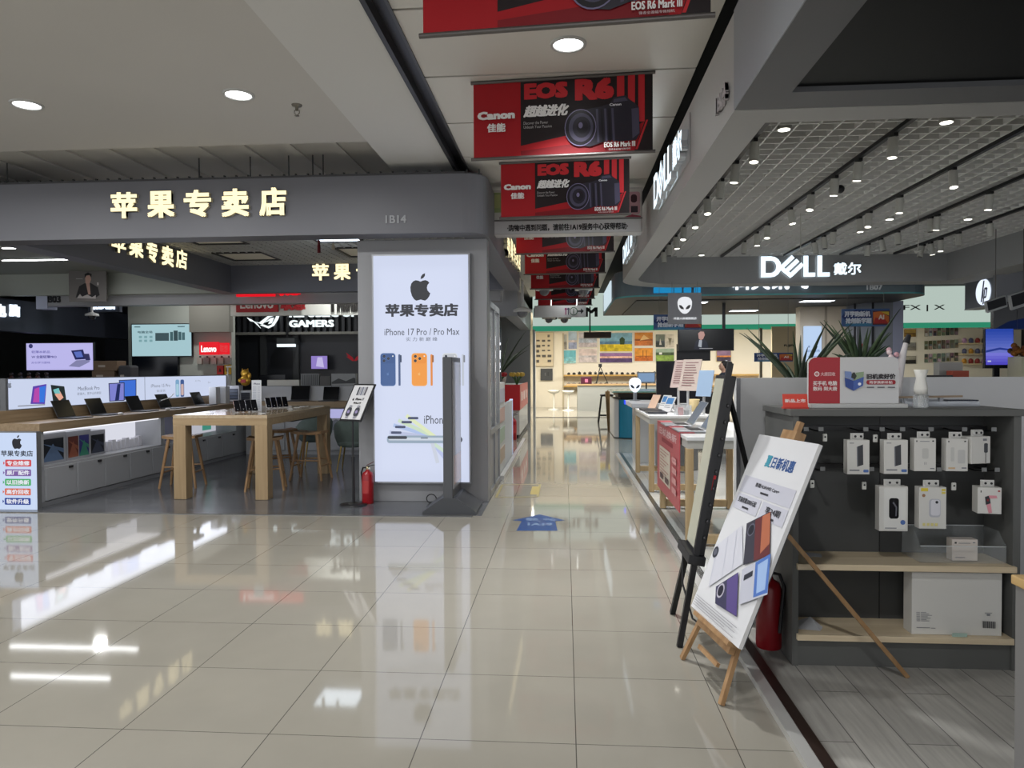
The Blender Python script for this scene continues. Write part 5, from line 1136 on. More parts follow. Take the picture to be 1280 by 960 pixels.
t = thing('price_banner', 'pinkish red price poster hanging down the side of the nearer white table', 'poster', (.992, 7.1, .25)); IM = Matrix.Translation((-.992, -7.1, -.25))
b = MB(); b.box((-.004, -.75, 0), (.004, .75, .7), mat((176, 82, 88), .45)); P = Panel(b, frame((-.0042, .75, 0), (0, -1, 0), (0, 0, 1)), 1.5, .7, .0006)
P.text('旧机换新', .1, .06, .9, .17, mat((220, 190, 190)), bold=.03); P.rrect(.25, .2, .75, .26, .02, mat((140, 50, 60))); P.rect(.14, .34, .64, .84, mat((206, 196, 180)))
for i in range(9): P.rect(.18, .38+i*.045, .58-.1*(i % 3), .395+i*.045, mat((176, 130, 120)))
for i in range(4): P.rrect(.74, .36+i*.13, .92, .44+i*.13, .03, mat((206, 150, 150)))
P.rect(.2, .72, .34, .8, mat((90, 70, 70))); P.rect(.44, .72, .6, .8, mat((90, 70, 70)))
b.build('sheet', t)
b = MB(); b.box((-.004, -.745, .694), (.13, .745, .6985), mat((176, 82, 88), .45)); b.build('top_flap', t)
silver = (176, 180, 186)
for i, (y, lab, Z, g) in enumerate(((6.55, 'open silver laptop at the near end of the nearer white table', .9495, 'silver laptops on the white tables'), (7.2, 'open silver laptop at the far end of the nearer white table', .9495, 'silver laptops on the white tables'))):
    laptop(lab, T(1.24-.02*i, y, Z if i == 0 else Z+.0, math.radians(-90)), g, silver, (120, 130, 146), tilt=34, w=.36, d=.26, scr=mat((110, 120, 138), .25))
for i, (y, lab) in enumerate(((9.2, 'closed grey laptop lying at the near end of the farther white table'), (9.75, 'closed grey laptop lying at the far end of the farther white table'))):
    t = thing('laptop', lab, 'laptop', (1.14, y, .9455), math.radians(-90+4*i), 'closed laptops on the farther table'); b = MB(); b.box((-.19, -.12, 0), (.19, .12, .016), mat((96, 98, 104), .35, metal=.5), bev=.004); b.build('base', t)
    b = MB(); b.box((-.19, -.12, .017), (.19, .12, .026), mat((70, 72, 78), .35, metal=.5), bev=.003); b.build('lid', t)
def leaner(name, label, cat, x, y, z, w, h, c, rz, tilt, th=.012, face=None, group=None, lift=0):
    t = thing(name, label, cat, M=T(x, y, z, rz), group=group); R_ = Matrix.Translation((0, 0, lift)) @ Matrix.Rotation(math.radians(-tilt), 4, 'X')
    if lift:
        b = MB(); b.box((-w*.4, -.06, 0), (w*.4, .09, .008), mat((190, 192, 194), .3)); b.box((-.012, .008, .008), (.012, .03, lift+.03), mat((190, 192, 194), .3)); b.build('stand', t)
    b = MB(); b.box((-w/2, -th/2, .004), (w/2, th/2, h), mat(c, .35), bev=.002, M=R_)
    P = Panel(b, R_ @ frame((-w/2, -th/2-.0003, .004), (1, 0, 0), (0, 0, 1)), w, h, .0004)
    if face: face(P)
    b.build('panel', t)
    if lift: return t
    b = MB(); b.beam((0, .01, .002), (0, math.tan(math.radians(tilt))*h*.55+.1, .002), w*.6, .004, mat((190, 192, 194), .3)); b.beam((0, math.tan(math.radians(tilt))*h*.55+.1, .002), (0, h*.5*math.sin(math.radians(tilt))+.008, h*.5*math.cos(math.radians(tilt))), .02, .006, mat((190, 192, 194), .3)); b.build('prop', t)
def f_txt(P):
    for i in range(10): P.rect(.15, .1+i*.08, .85-.2*((i*3) % 4)/4, .13+i*.08, mat((130, 96, 96)))
def f_pic(P): P.rect(.1, .1, .9, .5, mat((60, 110, 160))); P.rect(.1, .58, .7, .62, k2); P.rect(.1, .7, .8, .74, k2)
R90 = math.radians(-78)
leaner('price_board', 'tall pinkish price board leaning on the farther white table, left of two', 'price board', 1.52, 9.9, .9455, .24, .4, (196, 176, 172), math.radians(-40), 20, face=f_txt, lift=.3)
leaner('price_board', 'tall pinkish price board leaning on the farther white table, right of two', 'price board', 1.52, 9.15, .9455, .26, .42, (190, 176, 168), math.radians(-40), 20, face=f_txt, lift=.28)
leaner('price_board', 'pale blue clear price board behind the two pinkish boards', 'price board', 1.66, 8.85, .9455, .2, .33, (150, 176, 206), math.radians(-40), 16, lift=.22)
for i, (x, y) in enumerate(((1.2, 10.2), (1.32, 10.0), (1.3, 9.45))):
    leaner('display_tablet', ['beige card leaning at the far end of the farther white table', 'white tablet with a picture leaning on the farther white table, left of two', 'white tablet with a picture leaning on the farther white table, right of two'][i], 'tablet', x, y, .9455, .17, .22, ((206, 176, 156), (200, 200, 200), (196, 196, 198))[i], math.radians(-60), 28, face=f_pic if i else None)
p = at(843, 511, Y=8.55)
t = thing('clear_box', 'clear acrylic box with red goods between the two white tables tops', 'box', (1.42, 8.86, .9455)); b = MB(); g_ = glass((220, 226, 230), .3)
for s_ in (-1, 1): b.box((s_*.09-.003, -.08, 0), (s_*.09+.003, .08, .12), g_); b.box((-.09, s_*.08-.003, 0), (.09, s_*.08+.003, .12), g_)
b.build('walls', t); b = MB(); b.box((-.05, -.05, .002), (.0, .05, .09), mat((170, 40, 44), .4)); b.box((.02, -.04, .002), (.07, .05, .06), mat((60, 60, 66), .4)); b.build('goods', t)
# farther counter, lamp head, black monitor
t = thing('white_counter', 'small white counter with a blue light at its corner beyond the white tables', 'counter', (1.55, 12.0, .0))
b = MB(); b.box((-.52, -.7, .9), (.6, .6, .97), mat((200, 204, 212), .3), bev=.01); b.box((-.4, -.6, .034), (.5, .5, .9), mat((176, 178, 180), .4)); b.build('body', t)
b = MB(); b.box((-.53, .45, .905), (-.515, .6, .965), glow((30, 50, 255), 3)); b.build('blue_light', t)
AM, aw, ah = rect_y(786.5, 472, 801.5, 490.5, 12.3)
alien = [(0, -.5), (.2, -.47), (.35, -.36), (.41, -.2), (.4, 0), (.36, .2), (.25, .36), (.13, .47), (0, .5), (-.13, .47), (-.25, .36), (-.36, .2), (-.4, 0), (-.41, -.2), (-.35, -.36), (-.2, -.47)]
eyeL = [(-.33, -.02), (-.2, .0), (-.07, .14), (-.05, .24), (-.2, .22), (-.3, .12)]
t = thing('logo_lamp', 'white glowing oval head shaped logo lamp on the far white counter', 'lamp', (AM.translation.x+aw/2, 12.3, .9705))
zc = AM.translation.z-.9705
b = MB(); FR_ = frame((-aw/2, 0, zc), (1, 0, 0), (0, 0, 1)); b.prism([(aw*(.5+x*1.2), ah*(.5-y)) for x, y in alien], -.06, 0, glow((236, 244, 255), 1.5), M=FR_); P = Panel(b, FR_, aw, ah, .001)
for s_ in (-1, 1): P.poly([(.5+s_*x*1.2, .5+y) for x, y in eyeL], mat((60, 66, 80)))
b.build('head', t); b = MB(); b.cyl((0, .03, 0), (0, .03, zc+.01), .03, mat((180, 184, 190), .3)); b.cyl((0, .03, 0), (0, .03, .012), .09, mat((180, 184, 190), .3)); b.build('stand', t)
t = thing('desktop_monitor', 'large dark monitor seen behind the pinkish price boards', 'monitor', (1.62, 10.75, .0))
b = MB(); b.box((-.28, 0, 1.0), (.32, .05, 1.62), mat((24, 26, 34), .25), bev=.006); b.build('screen', t); b = MB(); b.box((.0, .02, .6), (.04, .06, 1.05), BLACK); b.box((-.15, -.08, .59), (.2, .16, .6), BLACK); b.build('stand', t)
t2 = thing('pedestal', 'grey pedestal under the large dark monitor', 'pedestal', (1.62, 10.8, .034)); b = MB(); b.box((-.25, -.2, 0), (.3, .3, .55), mat((120, 122, 124), .4), bev=.01); b.build('body', t2)
b = MB(); b.lathe([(.04, 0), (.08, .16), (.075, .16), (.001, .02)], mat((206, 186, 140), .6), 16); o = b.build('paper_bag', label='cream paper bucket behind the price boards', cat='bucket'); o.location = (1.68, 9.6, .9455)
# blue round-fronted counter, oak table and stool beyond
t = thing('blue_counter', 'blue fronted counter with a white edge beyond the white tables', 'counter', (1.7, 16.6, 0))
pl = [(-.42, -.9), *arc(-.3, -.6, .3, 180, 270, 8)[::1], (.6, -.9), (.6, .8), (-.6, .8)]
b = MB(); b.prism([*arc(-.3, -.6, .3, 180, 270, 8), (.6, -.9), (.6, .8), (-.6, .8)], .02, .84, mat((34, 120, 150), .35)); b.prism([*arc(-.32, -.6, .31, 180, 225, 6), (-.5, .8), (-.63, .8)], .02, .85, mat((190, 196, 198), .35)); b.build('body', t)
b = MB(); b.box((-.55, -.85, .9), (.6, .8, 1.0), mat((44, 36, 32), .5)); b.box((-.5, -.8, .84), (.55, .75, .9), mat((30, 28, 28))); b.build('drawer_box', t)
b = MB(); b.box((-.68, -.95, 1.0), (.6, .9, 1.03), mat((120, 160, 150), .12)); b.box((-.66, -.93, .985), (.6, .88, 1.0), wood((160, 126, 80), (140, 106, 64), 'X')); b.build('glass_top', t)
b = MB(); M_w3 = wood((150, 120, 80), (128, 98, 60), 'Z')
for i, (x, y) in enumerate(((1.02, 17.9), (1.12, 18.9))):
    b = MB(); b.beam((x+.06, y, 0), (x, y, .96), .07, .07, M_w3); b.build('timber_post', label=['slanting wooden leg standing by the blue counter, nearer of two', 'slanting wooden leg standing by the blue counter, farther of two'][i], cat='post')
t = thing('bar_stool', 'tall thin black bar stool beside the walkway near the blue counter', 'stool', (1.18, 20.6, 0))
b = MB(); b.lathe([(.17, .74), (.2, .77), (.17, .8), (.001, .8)], BLACK, 18); b.build('seat', t)
for sx in (-1, 1):
    for sy in (-1, 1): b = MB(); b.cyl((sx*.24, sy*.2, 0), (sx*.15, sy*.13, .75), .018, BLACK, n=8); b.build('leg', t)
b = MB(); b.cyl((-.21, -.17, .2), (.21, -.17, .2), .014, BLACK, n=6); b.cyl((-.21, .17, .2), (.21, .17, .2), .014, BLACK, n=6); b.cyl((-.21, -.17, .2), (-.21, .17, .2), .014, BLACK, n=6); b.build('foot_ring', t)
# ================================================================ signs of the right shops
def dell(b, IM, M, w, h, m, d, side):
    """four bold capitals, the second one tilted, in a w x h rectangle"""
    def pg(pts): b.prism([(x*w, y*h) for x, y in pts], 0, d, m, M=IM @ M, m_side=side)
    ar = lambda cx, cy, rx, ry, a0, a1: [(cx+rx*math.cos(math.radians(a0+(a1-a0)*i/8)), cy+ry*math.sin(math.radians(a0+(a1-a0)*i/8))) for i in range(9)]
    outer = [(0, 0), (.13, 0)]+ar(.16, .5, .14, .5, -90, 90)+[(0, 1)]
    pg([(0, 0), (.07, 0), (.07, 1), (0, 1)]); pg([(.07, 0), (.14, 0)]+ar(.15, .5, .15, .5, -90, 90)[0:9]+[(.07, 1), (.07, .8), (.14, .8)]+ar(.145, .5, .08, .3, 90, -90)+[(.07, .2)])
    # tilted E: three slanted bars joined along the lower left
    def bar(x0, y0, x1, y1, t): 
        dx, dy = (x1-x0)*w, (y1-y0)*h; l = math.hypot(dx, dy); nx, ny = -dy/l*t*h/2/w, dx/l*t*h/2/h
        pg([(x0+nx, y0+ny), (x0-nx, y0-ny), (x1-nx, y1-ny), (x1+nx, y1+ny)])
    bar(.29, .42, .47, .98, .19); bar(.36, .25, .54, .8, .19); bar(.43, .06, .61, .62, .19); bar(.275, .5, .45, .02, .2)
    pg([(.62, 0), (.79, 0), (.79, .19), (.69, .19), (.69, 1), (.62, 1)]); pg([(.82, 0), (1, 0), (1, .19), (.89, .19), (.89, 1), (.82, 1)])
LW = glow((226, 244, 255), 1.7); LWS = mat((206, 214, 220), .4)
M, w, h = rect_y(950, 320.5, 1036, 346.5, 13.14)
t = thing('shop_sign', 'lit white laptop brand and Chinese lettering on the far inner beam of the laptop shop', 'sign letters', M.translation); IM = Matrix.Translation(-M.translation)
b = MB(); dell(b, IM, M, w, h, LW, .05, LWS); b.build('letter', t)
M2, w2, h2 = rect_y(1041, 328.5, 1075, 344, 13.14); b = MB(); b.solid_text('戴尔', IM @ M2, w2, h2, .05, LW, .018, LWS); b.build('letter', t)
M, w, h = rect_x(820, 235, 847, 215, .99, -1)
y0_, y1_ = at(823, 225, X=.985).y, at(846, 200, X=.985).y
z0, z1 = at(823, 262, X=.985).z, at(823, 222, X=.985).z
for k, (Ya, Yb, Za, Zb, lab) in enumerate(((y0_, y1_, z0, z1, 'lit white laptop brand lettering on the walkway fascia, large and near'), (11.75, 10.55, 3.19, 3.46, 'lit white laptop brand lettering at the far end of the same walkway fascia'))):
    M = frame((.985 if k == 0 else 1.005, Ya, Za), (0, -1, 0), (0, 0, 1)); w, h = Ya-Yb, Zb-Za
    if k == 1: M = frame((.985, Ya, Za), (0, -1, 0), (0, 0, 1))
    t = thing('shop_sign', lab, 'sign letters', M.translation); IM = Matrix.Translation(-M.translation)
    b = MB(); b.box((0.004, -w-(.62 if k == 0 else .45), -.02), (.014, .03, h+.02), mat((176, 178, 178), .35)); b.build('backing', t)
    b = MB(); dell(b, IM, M, w, h, LW, .05, LWS); b.build('letter', t)
    b = MB(); b.solid_text('戴尔', IM @ frame((.985, Yb-.08, Za+h*.1), (0, -1, 0), (0, 0, 1)), .5 if k == 0 else .36, h*.75, .05, LW, .035, LWS); b.build('letter', t)
    if k == 0: area('sign_lamp', (.88, (Ya+Yb)/2, (Za+Zb)/2), .3, 3, (.9, .96, 1), rot=(0, math.radians(90), 0), sy=1.2)
b = MB(); y0_, y1_ = at(898, 130, X=.993).y, at(911, 118, X=.993).y; b.solid_text('1B04', frame((.993, y0_, at(900, 142, X=.993).z), (0, -1, 0), (0, 0, 1)), y0_-y1_, .11, .02, mat((186, 182, 184), .4), .02, mat((176, 172, 174))); b.build('unit_number', label='raised grey unit number 1B04 on the near corner of the walkway fascia', cat='unit number')
# 1B07 canopy lettering
M, w, h = rect_y(915, 345, 1010, 362, 14.095)
b = MB(); b.solid_text('科大讯飞', M, w, h, .03, glow((236, 240, 246), 1.8), .03); b.build('shop_sign', label='lit white Chinese lettering half hidden below the laptop shop beam', cat='sign letters')
M, w, h = rect_y(1083, 355.5, 1103, 362.5, 14.095); b = MB(); b.solid_text('1B07', M, w, h, .01, mat((226, 230, 232)), .03); b.build('unit_number', label='pale unit number 1B07 on the dark teal edged canopy', cat='unit number')
M = frame((.995, 18.2, 2.98), (0, -1, 0), (0, 0, 1)); b = MB(); b.box((.975, 15.6, 2.96), (.995, 18.3, 3.4), glow((206, 224, 232), 1.0)); b.build('light_sign', label='pale glowing sign panel on the walkway end of the teal edged canopy', cat='sign')
# hanging boards
def hung_board(name, label, cat, x0, y0, x1, y1, Y, ztop, m, prints, th=.02):
    M, w, h = rect_y(x0, y0, x1, y1, Y); t = thing(name, label, cat, M.translation)
    b = MB(); b.box((0, 0, 0), (w, th, h), m); P = Panel(b, frame((0, -.001, 0), (1, 0, 0), (0, 0, 1)), w, h, .001); prints(P); b.build('board', t)
    b = MB()
    for u_ in (.12, .88): b.cyl((w*u_, th/2, h), (w*u_, th/2, ztop-M.translation.z), .004, mat((120, 120, 120)), n=5)
    b.build('hanging_wire', t); return t
def pr_alien(P):
    P.poly([(.5+x*.42*1.25, .4+y*.55) for x, y in alien], glow((236, 238, 242), 1.0))  # printed logo and text given a glow to read bright white
    for s_ in (-1, 1): P.poly([(.5+s_*x*.42*1.25, .4+y*.55) for x, y in eyeL], mat((92, 94, 98)))
    P.text('外星人高端旗舰店', .17, .78, .85, .86, glow((226, 228, 232), 1.0), bold=.02)
hung_board('hanging_board', 'grey hanging board with a white oval head logo before the far store', 'sign', 835, 366, 877, 405, 13.0, 3.05, mat((150, 152, 158), .4), pr_alien)
def pr_school(P):
    b1, b2 = mat((40, 60, 116)), mat((70, 130, 170)); P.poly([(0, .45), (.06, .2), (.3, .05), (.62, .1), (.64, 1), (.08, 1), (.1, .7)], b1); P.rect(.08, .8, .64, .98, b2)
    P.text('开学购新机', .06, .12, .6, .45, mat((226, 230, 240)), bold=.04); P.text('抢创新学期', .08, .5, .62, .84, mat((220, 226, 238)), bold=.04)
    P.rect(.64, .12, 1, .92, mat((90, 50, 60))); P.poly([(.65, .2), (.8, .15), (.98, .45), (.98, .85), (.66, .85)], mat((206, 110, 50))); P.poly([(.66, .85), (.7, .5), (.9, .6), (.97, .85)], mat((176, 50, 50))); P.poly([(.8, .17), (.98, .17), (.98, .4)], mat((206, 176, 60))); P.text('AI', .76, .35, .88, .62, mat((236, 220, 210)), bold=.03)
hung_board('back_to_school_card', 'colourful blue and orange school season card below the grey logo board', 'sign', 817, 393, 877, 412, 13.3, 2.98, mat((70, 100, 150)), pr_school)
hung_board('back_to_school_card', 'colourful blue and orange school season card hanging before the grey cladded column', 'sign', 1052, 386, 1112, 408, 13.9, 2.93, mat((70, 100, 150)), pr_school)
hung_board('back_to_school_card', 'small blue and yellow school season card low behind the left aloe', 'sign', 943, 441, 991, 452, 14.5, 2.88, mat((60, 90, 150)), pr_school)
def pr_blue(P): P.text('购机享补贴', .02, .05, .98, .95, mat((40, 150, 206)), bold=.03)
b = MB(); M, w, h = rect_y(817, 358, 876, 366, 13.9)
for i, (u0, u1) in enumerate(((0, .42), (.44, .6), (.64, .8), (.86, 1))): b.box((u0*w, 0, 0), (u1*w, .02, h*(1 if i < 3 else .8)), glow((30, 140, 196), .9))  # blue put in as glow to brighten the poster pieces
t = b.build('blue_strip_sign', label='bright blue sign pieces just under the far left corner of the laptop shop', cat='sign'); t.location = M.translation
# hp sign box
t = thing('blade_sign', 'long grey sign box with a round white two-letter logo on the right', 'sign', (7.5, 14.2, 2.6))
b = MB(); b.box((0, -1.62, 0), (.25, 0, .62), mat((118, 122, 128), .4), bev=.01); b.box((-.005, -1.62, -.02), (.26, 0, .0), mat((170, 172, 172), .4)); b.build('case', t)
y_, z_ = at(1229, 365, X=7.49).y-14.2, at(1229, 365, X=7.49).z-2.6
PF = frame((-.006, 0, 0), (0, -1, 0), (0, 0, 1)); b = MB(); P = Panel(b, PF, 1.62, .62, .004); uu, vv = -y_/1.62, 1-z_/.62
P.disc(uu, vv, .235, glow((226, 236, 255), 1.2), 32); dd = mat((70, 76, 96))
def it(pts): P.poly([(uu+x*.235/1.62, vv+y*.235/.62) for x, y in pts], dd)
it([(-.3, .75), (-.12, .75), (.2, -.85), (.02, -.85)]); it([(-.02, -.1), (.14, -.2), (.0, .42), (-.14, .42)]) if False else None
it([(-.06, -.22), (.12, -.3), (.14, -.12), (.02, .5), (-.14, .5), (0, -.1)]); it([(.24, -.3), (.4, -.3), (.14, .95), (-.02, .95)]); it([(.36, -.3), (.62, -.3), (.68, -.2), (.55, .4), (.46, .5), (.22, .5), (.25, .36), (.4, .36), (.5, -.15), (.34, -.15)])
b.build('logo', t)
b = MB()
for y in (-1.2, -.9, -.4): b.cyl((.12, y, .62), (.12, y, 1.3), .01, M_bar, n=6)
b.build('hanging_rod', t)

# ================================================================ far camera store
FY = 22.6
M_mint = glow((208, 226, 216), .72)
b = MB(); b.box((-1.0, FY, 2.78), (17.4, FY+.2, 4.2), M_mint); st(b, 'trim_12')
b = MB(); b.box((-1.0, FY-.03, 2.7), (17.4, FY, 2.86), glow((58, 168, 130), .6)); st(b, 'trim_13')  # stripe is no lamp, its glow stands in for light on it
for name, lab, tx, q in (('store_sign', 'large black film brand lettering on the pale green fascia, behind the wayfinding plate', 'FUJIFILM', (667, 384.5, 747, 400)), ('store_sign', 'black lettering and cross shape on the pale green fascia at the right', 'GFX | X', (1114, 381, 1181, 389.5))):
    M, w, h = rect_y(*q, FY-.002); b = MB(); b.solid_text(tx, M, w, h, .03, mat((24, 24, 26)), .035 if tx[0] == 'F' else .012); b.build(name, label=lab, cat='sign letters')
M_cream = mat((244, 238, 222), .6)
b = MB(); b.box((-1.6, 29, 0), (17.4, 29.2, 3.4), M_cream); st(b, 'wall_store_back')
b = MB(); b.box((-1.75, 22.7, 0), (-1.6, 29, 3.4), mat((240, 230, 208), .6)); st(b, 'wall_store_left')
b = MB(); b.box((-1.0, FY-.05, 0), (-.92, FY+.15, 2.75), mat((200, 206, 210), .4)); st(b, 'trim_14')
b = MB(); b.box((-1.7, 22.8, 3.3), (17.4, 29, 3.4), mat((226, 222, 212), .8)); st(b, 'ceiling_store')
b = MB(); b.box((-1.0, FY, 0), (1.3, FY+.12, .012), mat((70, 70, 68), .3)); st(b, 'trim_15')
b = MB(); M, w, h = rect_y(680, 460, 695, 507, 28.9); b.box((-1.35, 28.88, 0), (-.1, 29, 2.95), mat((240, 232, 212), .5)); b.box((-.1, 28.86, 0), (-.04, 29, 2.95), mat((196, 184, 156), .5)); st(b, 'wall_panel_store')
def store(name, label, cat, q, Y, parts, group=None, th=.03):
    M, w, h = rect_y(*q, Y); b = MB(); b.box((0, 0, 0), (w, th, h), parts[0]); P = Panel(b, frame((0, -.002, 0), (1, 0, 0), (0, 0, 1)), w, h, .002)
    for p in parts[1:]: p(P)
    o = b.build(name, label=label, cat=cat, group=group); o.location = M.translation; return o
def sky(c1, c2, c3, y1=.5, y2=.62):
    def f(P): P.rect(.03, .03, .97, y1, mat(c1, noise=.25, nscale=5)); P.rect(.03, y1, .97, y2, mat(c2, noise=.4, nscale=9)); P.rect(.03, y2, .97, .97, mat(c3, noise=.4, nscale=7))
    return f
PXY = lambda x0, y0, x1, y1: (600+x0/4, 400+y0/4, 600+x1/4, 400+y1/4)
M_mount = mat((240, 236, 226), .5); DD = 28.95
def tree(P): P.poly([(.62, .62), (.6, .35), (.68, .22), (.76, .35), (.74, .62)], mat((44, 70, 36)))
PRN = 'framed photographs on the camera store wall'
store('photo_print', 'grey framed photograph, small, at the top left of the store wall', 'picture', PXY(388, 70, 435, 150), DD, [M_mount, sky((176, 176, 170), (120, 116, 108), (150, 146, 136))], PRN)
store('photo_print', 'small pale blue and pink framed photograph at the top left of the store wall', 'picture', PXY(441, 55, 485, 147), DD, [M_mount, sky((176, 196, 214), (206, 196, 196), (150, 160, 190))], PRN)
store('photo_print', 'pale lilac blossom photograph in the upper row of the store wall', 'picture', PXY(491, 60, 587, 137), DD, [M_mount, sky((206, 200, 206), (176, 186, 200), (196, 186, 190), .4, .7)], PRN)
store('photo_print', 'wide photograph of a yellow field with a lone tree on the store wall', 'picture', PXY(594, 62, 766, 160), DD, [M_mount, sky((130, 180, 204), (90, 130, 160), (214, 190, 40), .45, .6), tree], PRN)
store('photo_print', 'orange brown desert photograph in the upper row of the store wall', 'picture', PXY(770, 60, 867, 130), DD, [M_mount, sky((206, 136, 60), (150, 84, 40), (190, 110, 50)), lambda P: P.poly([(.3, .6), (.5, .2), (.8, .5)], mat((230, 190, 130)))], PRN)
store('photo_print', 'plain cyan sky photograph in the lower row of the store wall', 'picture', PXY(390, 150, 482, 219), DD, [M_mount, sky((110, 190, 204), (130, 196, 206), (150, 200, 200), .5, .8)], PRN)
store('photo_print', 'pale pink grey photograph in the lower row of the store wall', 'picture', PXY(491, 142, 587, 214), DD, [M_mount, sky((216, 200, 196), (190, 186, 190), (200, 190, 190))], PRN)
store('photo_print', 'wide violet sunset photograph below the yellow field picture', 'picture', PXY(594, 163, 766, 214), DD, [M_mount, sky((150, 110, 160), (230, 176, 160), (84, 64, 110), .35, .55)], PRN)
store('photo_print', 'orange bridge photograph below the desert picture', 'picture', PXY(770, 138, 867, 207), DD, [M_mount, sky((226, 150, 50), (206, 116, 30), (190, 100, 30), .6, .75), lambda P: (P.rect(.45, .2, .48, .75, mat((120, 60, 20))), P.rect(.62, .2, .65, .75, mat((120, 60, 20))), P.rect(.1, .6, .9, .63, mat((120, 60, 20))))], PRN)
store('photo_print', 'small dark portrait photograph at the upper right of the store wall', 'picture', PXY(877, 70, 925, 138), DD, [M_mount, sky((110, 120, 110), (70, 80, 90), (50, 60, 60)), lambda P: P.poly([(.4, .8), (.5, .3), (.65, .8)], mat((200, 196, 190)))], PRN)
store('photo_print', 'small pale tree photograph at the upper right of the store wall', 'picture', PXY(927, 70, 972, 138), DD, [M_mount, sky((206, 200, 186), (206, 200, 186), (196, 190, 176)), lambda P: P.poly([(.48, .8), (.3, .3), (.7, .3), (.53, .8)], mat((120, 116, 96)))], PRN)
store('photo_print', 'green meadow photograph at the lower right of the store wall', 'picture', PXY(876, 141, 973, 211), DD, [M_mount, sky((150, 170, 150), (70, 90, 60), (130, 160, 70), .3, .5), lambda P: P.rect(.2, .3, .35, .45, mat((230, 230, 226)))], PRN)
store('photo_print', 'small framed orange skyline photograph right of the dark television', 'picture', (895.5, 437, 914, 452), DD, [mat((200, 180, 140)), lambda P: P.rect(.12, .1, .88, .9, M_mount), lambda P: sky((150, 120, 150), (226, 140, 70), (70, 60, 80))(P)], PRN)
def chart(P):
    rd = random.Random(2)
    for i in range(6):
        for k in range(3): 
            if rd.random() < .85: u, v = .14+.28*k, .08+.145*i; P.rect(u, v, u+rd.uniform(.1, .2), v+rd.uniform(.03, .08), mat((90, 86, 80)))
store('camera_chart', 'beige board of small dark product pictures at the left of the camera store', 'board', PXY(268, 60, 368, 233), 28.8, [mat((190, 176, 150)), lambda P: P.rect(.03, .02, .97, .98, mat((220, 206, 176))), chart])
store('wall_cabinet', 'dark square cabinet on the cream wall below the product board', 'cabinet', PXY(303, 243, 363, 302), 28.78, [mat((70, 72, 74)), lambda P: P.rect(.35, .35, .42, .6, mat((110, 112, 114))), lambda P: P.rect(.58, .3, .68, .62, mat((50, 52, 54)))], th=.08)
# wall shelves with cameras
for i, (y, lab) in enumerate(((468.5, 'long wooden wall shelf of small cameras, upper of two'), (482, 'long wooden wall shelf of small cameras, lower of two'))):
    p = at(696, y, Y=28.7); b = MB(); b.box((-.05, 28.5, p.z-.06), (7.6, 28.998, p.z), wood((206, 170, 100), (190, 150, 84), 'X')); b.build('wall_shelf', label=lab, cat='shelf')
    rd = random.Random(4+i)
    for k in range(24):
        x = .15+k*.21; cw = rd.uniform(.1, .15); ch = rd.uniform(.09, .13)
        b = MB(); c = mat(((40, 40, 42), (70, 66, 60), (150, 150, 146))[rd.randrange(3)], .4); b.box((-cw/2, -.03, 0), (cw/2, .03, ch*.8), c, bev=.008); b.box((-cw*.18, -.02, ch*.8), (cw*.18, .02, ch), c); b.cyl((cw*.05, -.03, ch*.4), (cw*.05, -.08, ch*.4), ch*.32, BLACK, n=12)
        o = b.build('display_camera', label='small camera on the %s wall shelf of the camera store' % ('upper', 'lower')[i], cat='camera', group='cameras on the %s store shelf' % ('upper', 'lower')[i]); o.location = (x, 28.7, p.z+.0005)
# furniture of the store
def bar(label, x, y, group):
    t = thing('swivel_stool', label, 'stool', (x, y, 0), group=group); W_ = mat((226, 224, 214), .35)
    b = MB(); b.lathe([(.22, 0), (.22, .02), (.03, .05), (.001, .05)], W_, 20); b.build('base', t); b = MB(); b.cyl((0, 0, .03), (0, 0, .62), .035, W_); b.build('column', t)
    b = MB(); b.lathe([(.05, .6), (.2, .66), (.24, .74), (.225, .74), (.19, .68), (.001, .65)], W_, 20); b.build('seat', t); return t
bar('white swivel stool in the far camera store, left of two', -.42, 27.1, 'white swivel stools'); bar('white swivel stool in the far camera store, right of two', .12, 26.6, 'white swivel stools')
t = thing('store_counter', 'grey counter with a tan top in the far camera store', 'counter', (2.0, 26.9, 0)); b = MB(); b.box((-1.55, -.45, 0), (1.6, .4, .92), mat((150, 152, 148), .4)); b.build('body', t); b = MB(); b.box((-1.95, -.5, .92), (1.65, .45, .97), wood((190, 160, 120), (170, 140, 100), 'X')); b.build('top', t)
b = MB(); b.box((-.2, -.15, 0), (.2, .15, .26), mat((70, 26, 44), .4), bev=.01); b.box((-.05, -.152, .06), (.06, -.15, .18), mat((200, 110, 140))); o = b.build('gift_box', label='maroon box with a pink mark on the far grey counter', cat='box'); o.location = (.78, 26.75, .9705)
b = MB()
for k in range(3): a = k*2.1; b.cyl((.28*math.cos(a), .28*math.sin(a), 0), (0, 0, .62), .015, BLACK, n=6)
b.box((-.06, -.06, .6), (.06, .06, .72), BLACK); o = b.build('tripod', label='small black tripod standing on the far grey counter', cat='tripod'); o.location = (1.3, 26.9, .985)
t = thing('desktop_monitor', 'small monitor with a pale blue picture in the far camera store', 'monitor', (at(808, 474, Y=21).x, 21, .0)); b = MB(); b.box((-.26, 0, 1.1), (.26, .04, 1.42), mat((190, 192, 194))); b.box((-.23, -.004, 1.14), (.23, 0, 1.39), glow((140, 170, 206), .8)); b.build('screen', t); b = MB(); b.cyl((0, .02, .86), (0, .02, 1.12), .02, BLACK); b.box((-.1, -.08, .851), (.1, .1, .86), BLACK); b.build('stand', t)
b = MB(); b.box((1.5, 20.6, 0), (4.2, 21.4, .85), mat((60, 60, 62), .4)); b.build('desk', label='dark desk under the small monitor before the camera store', cat='desk')
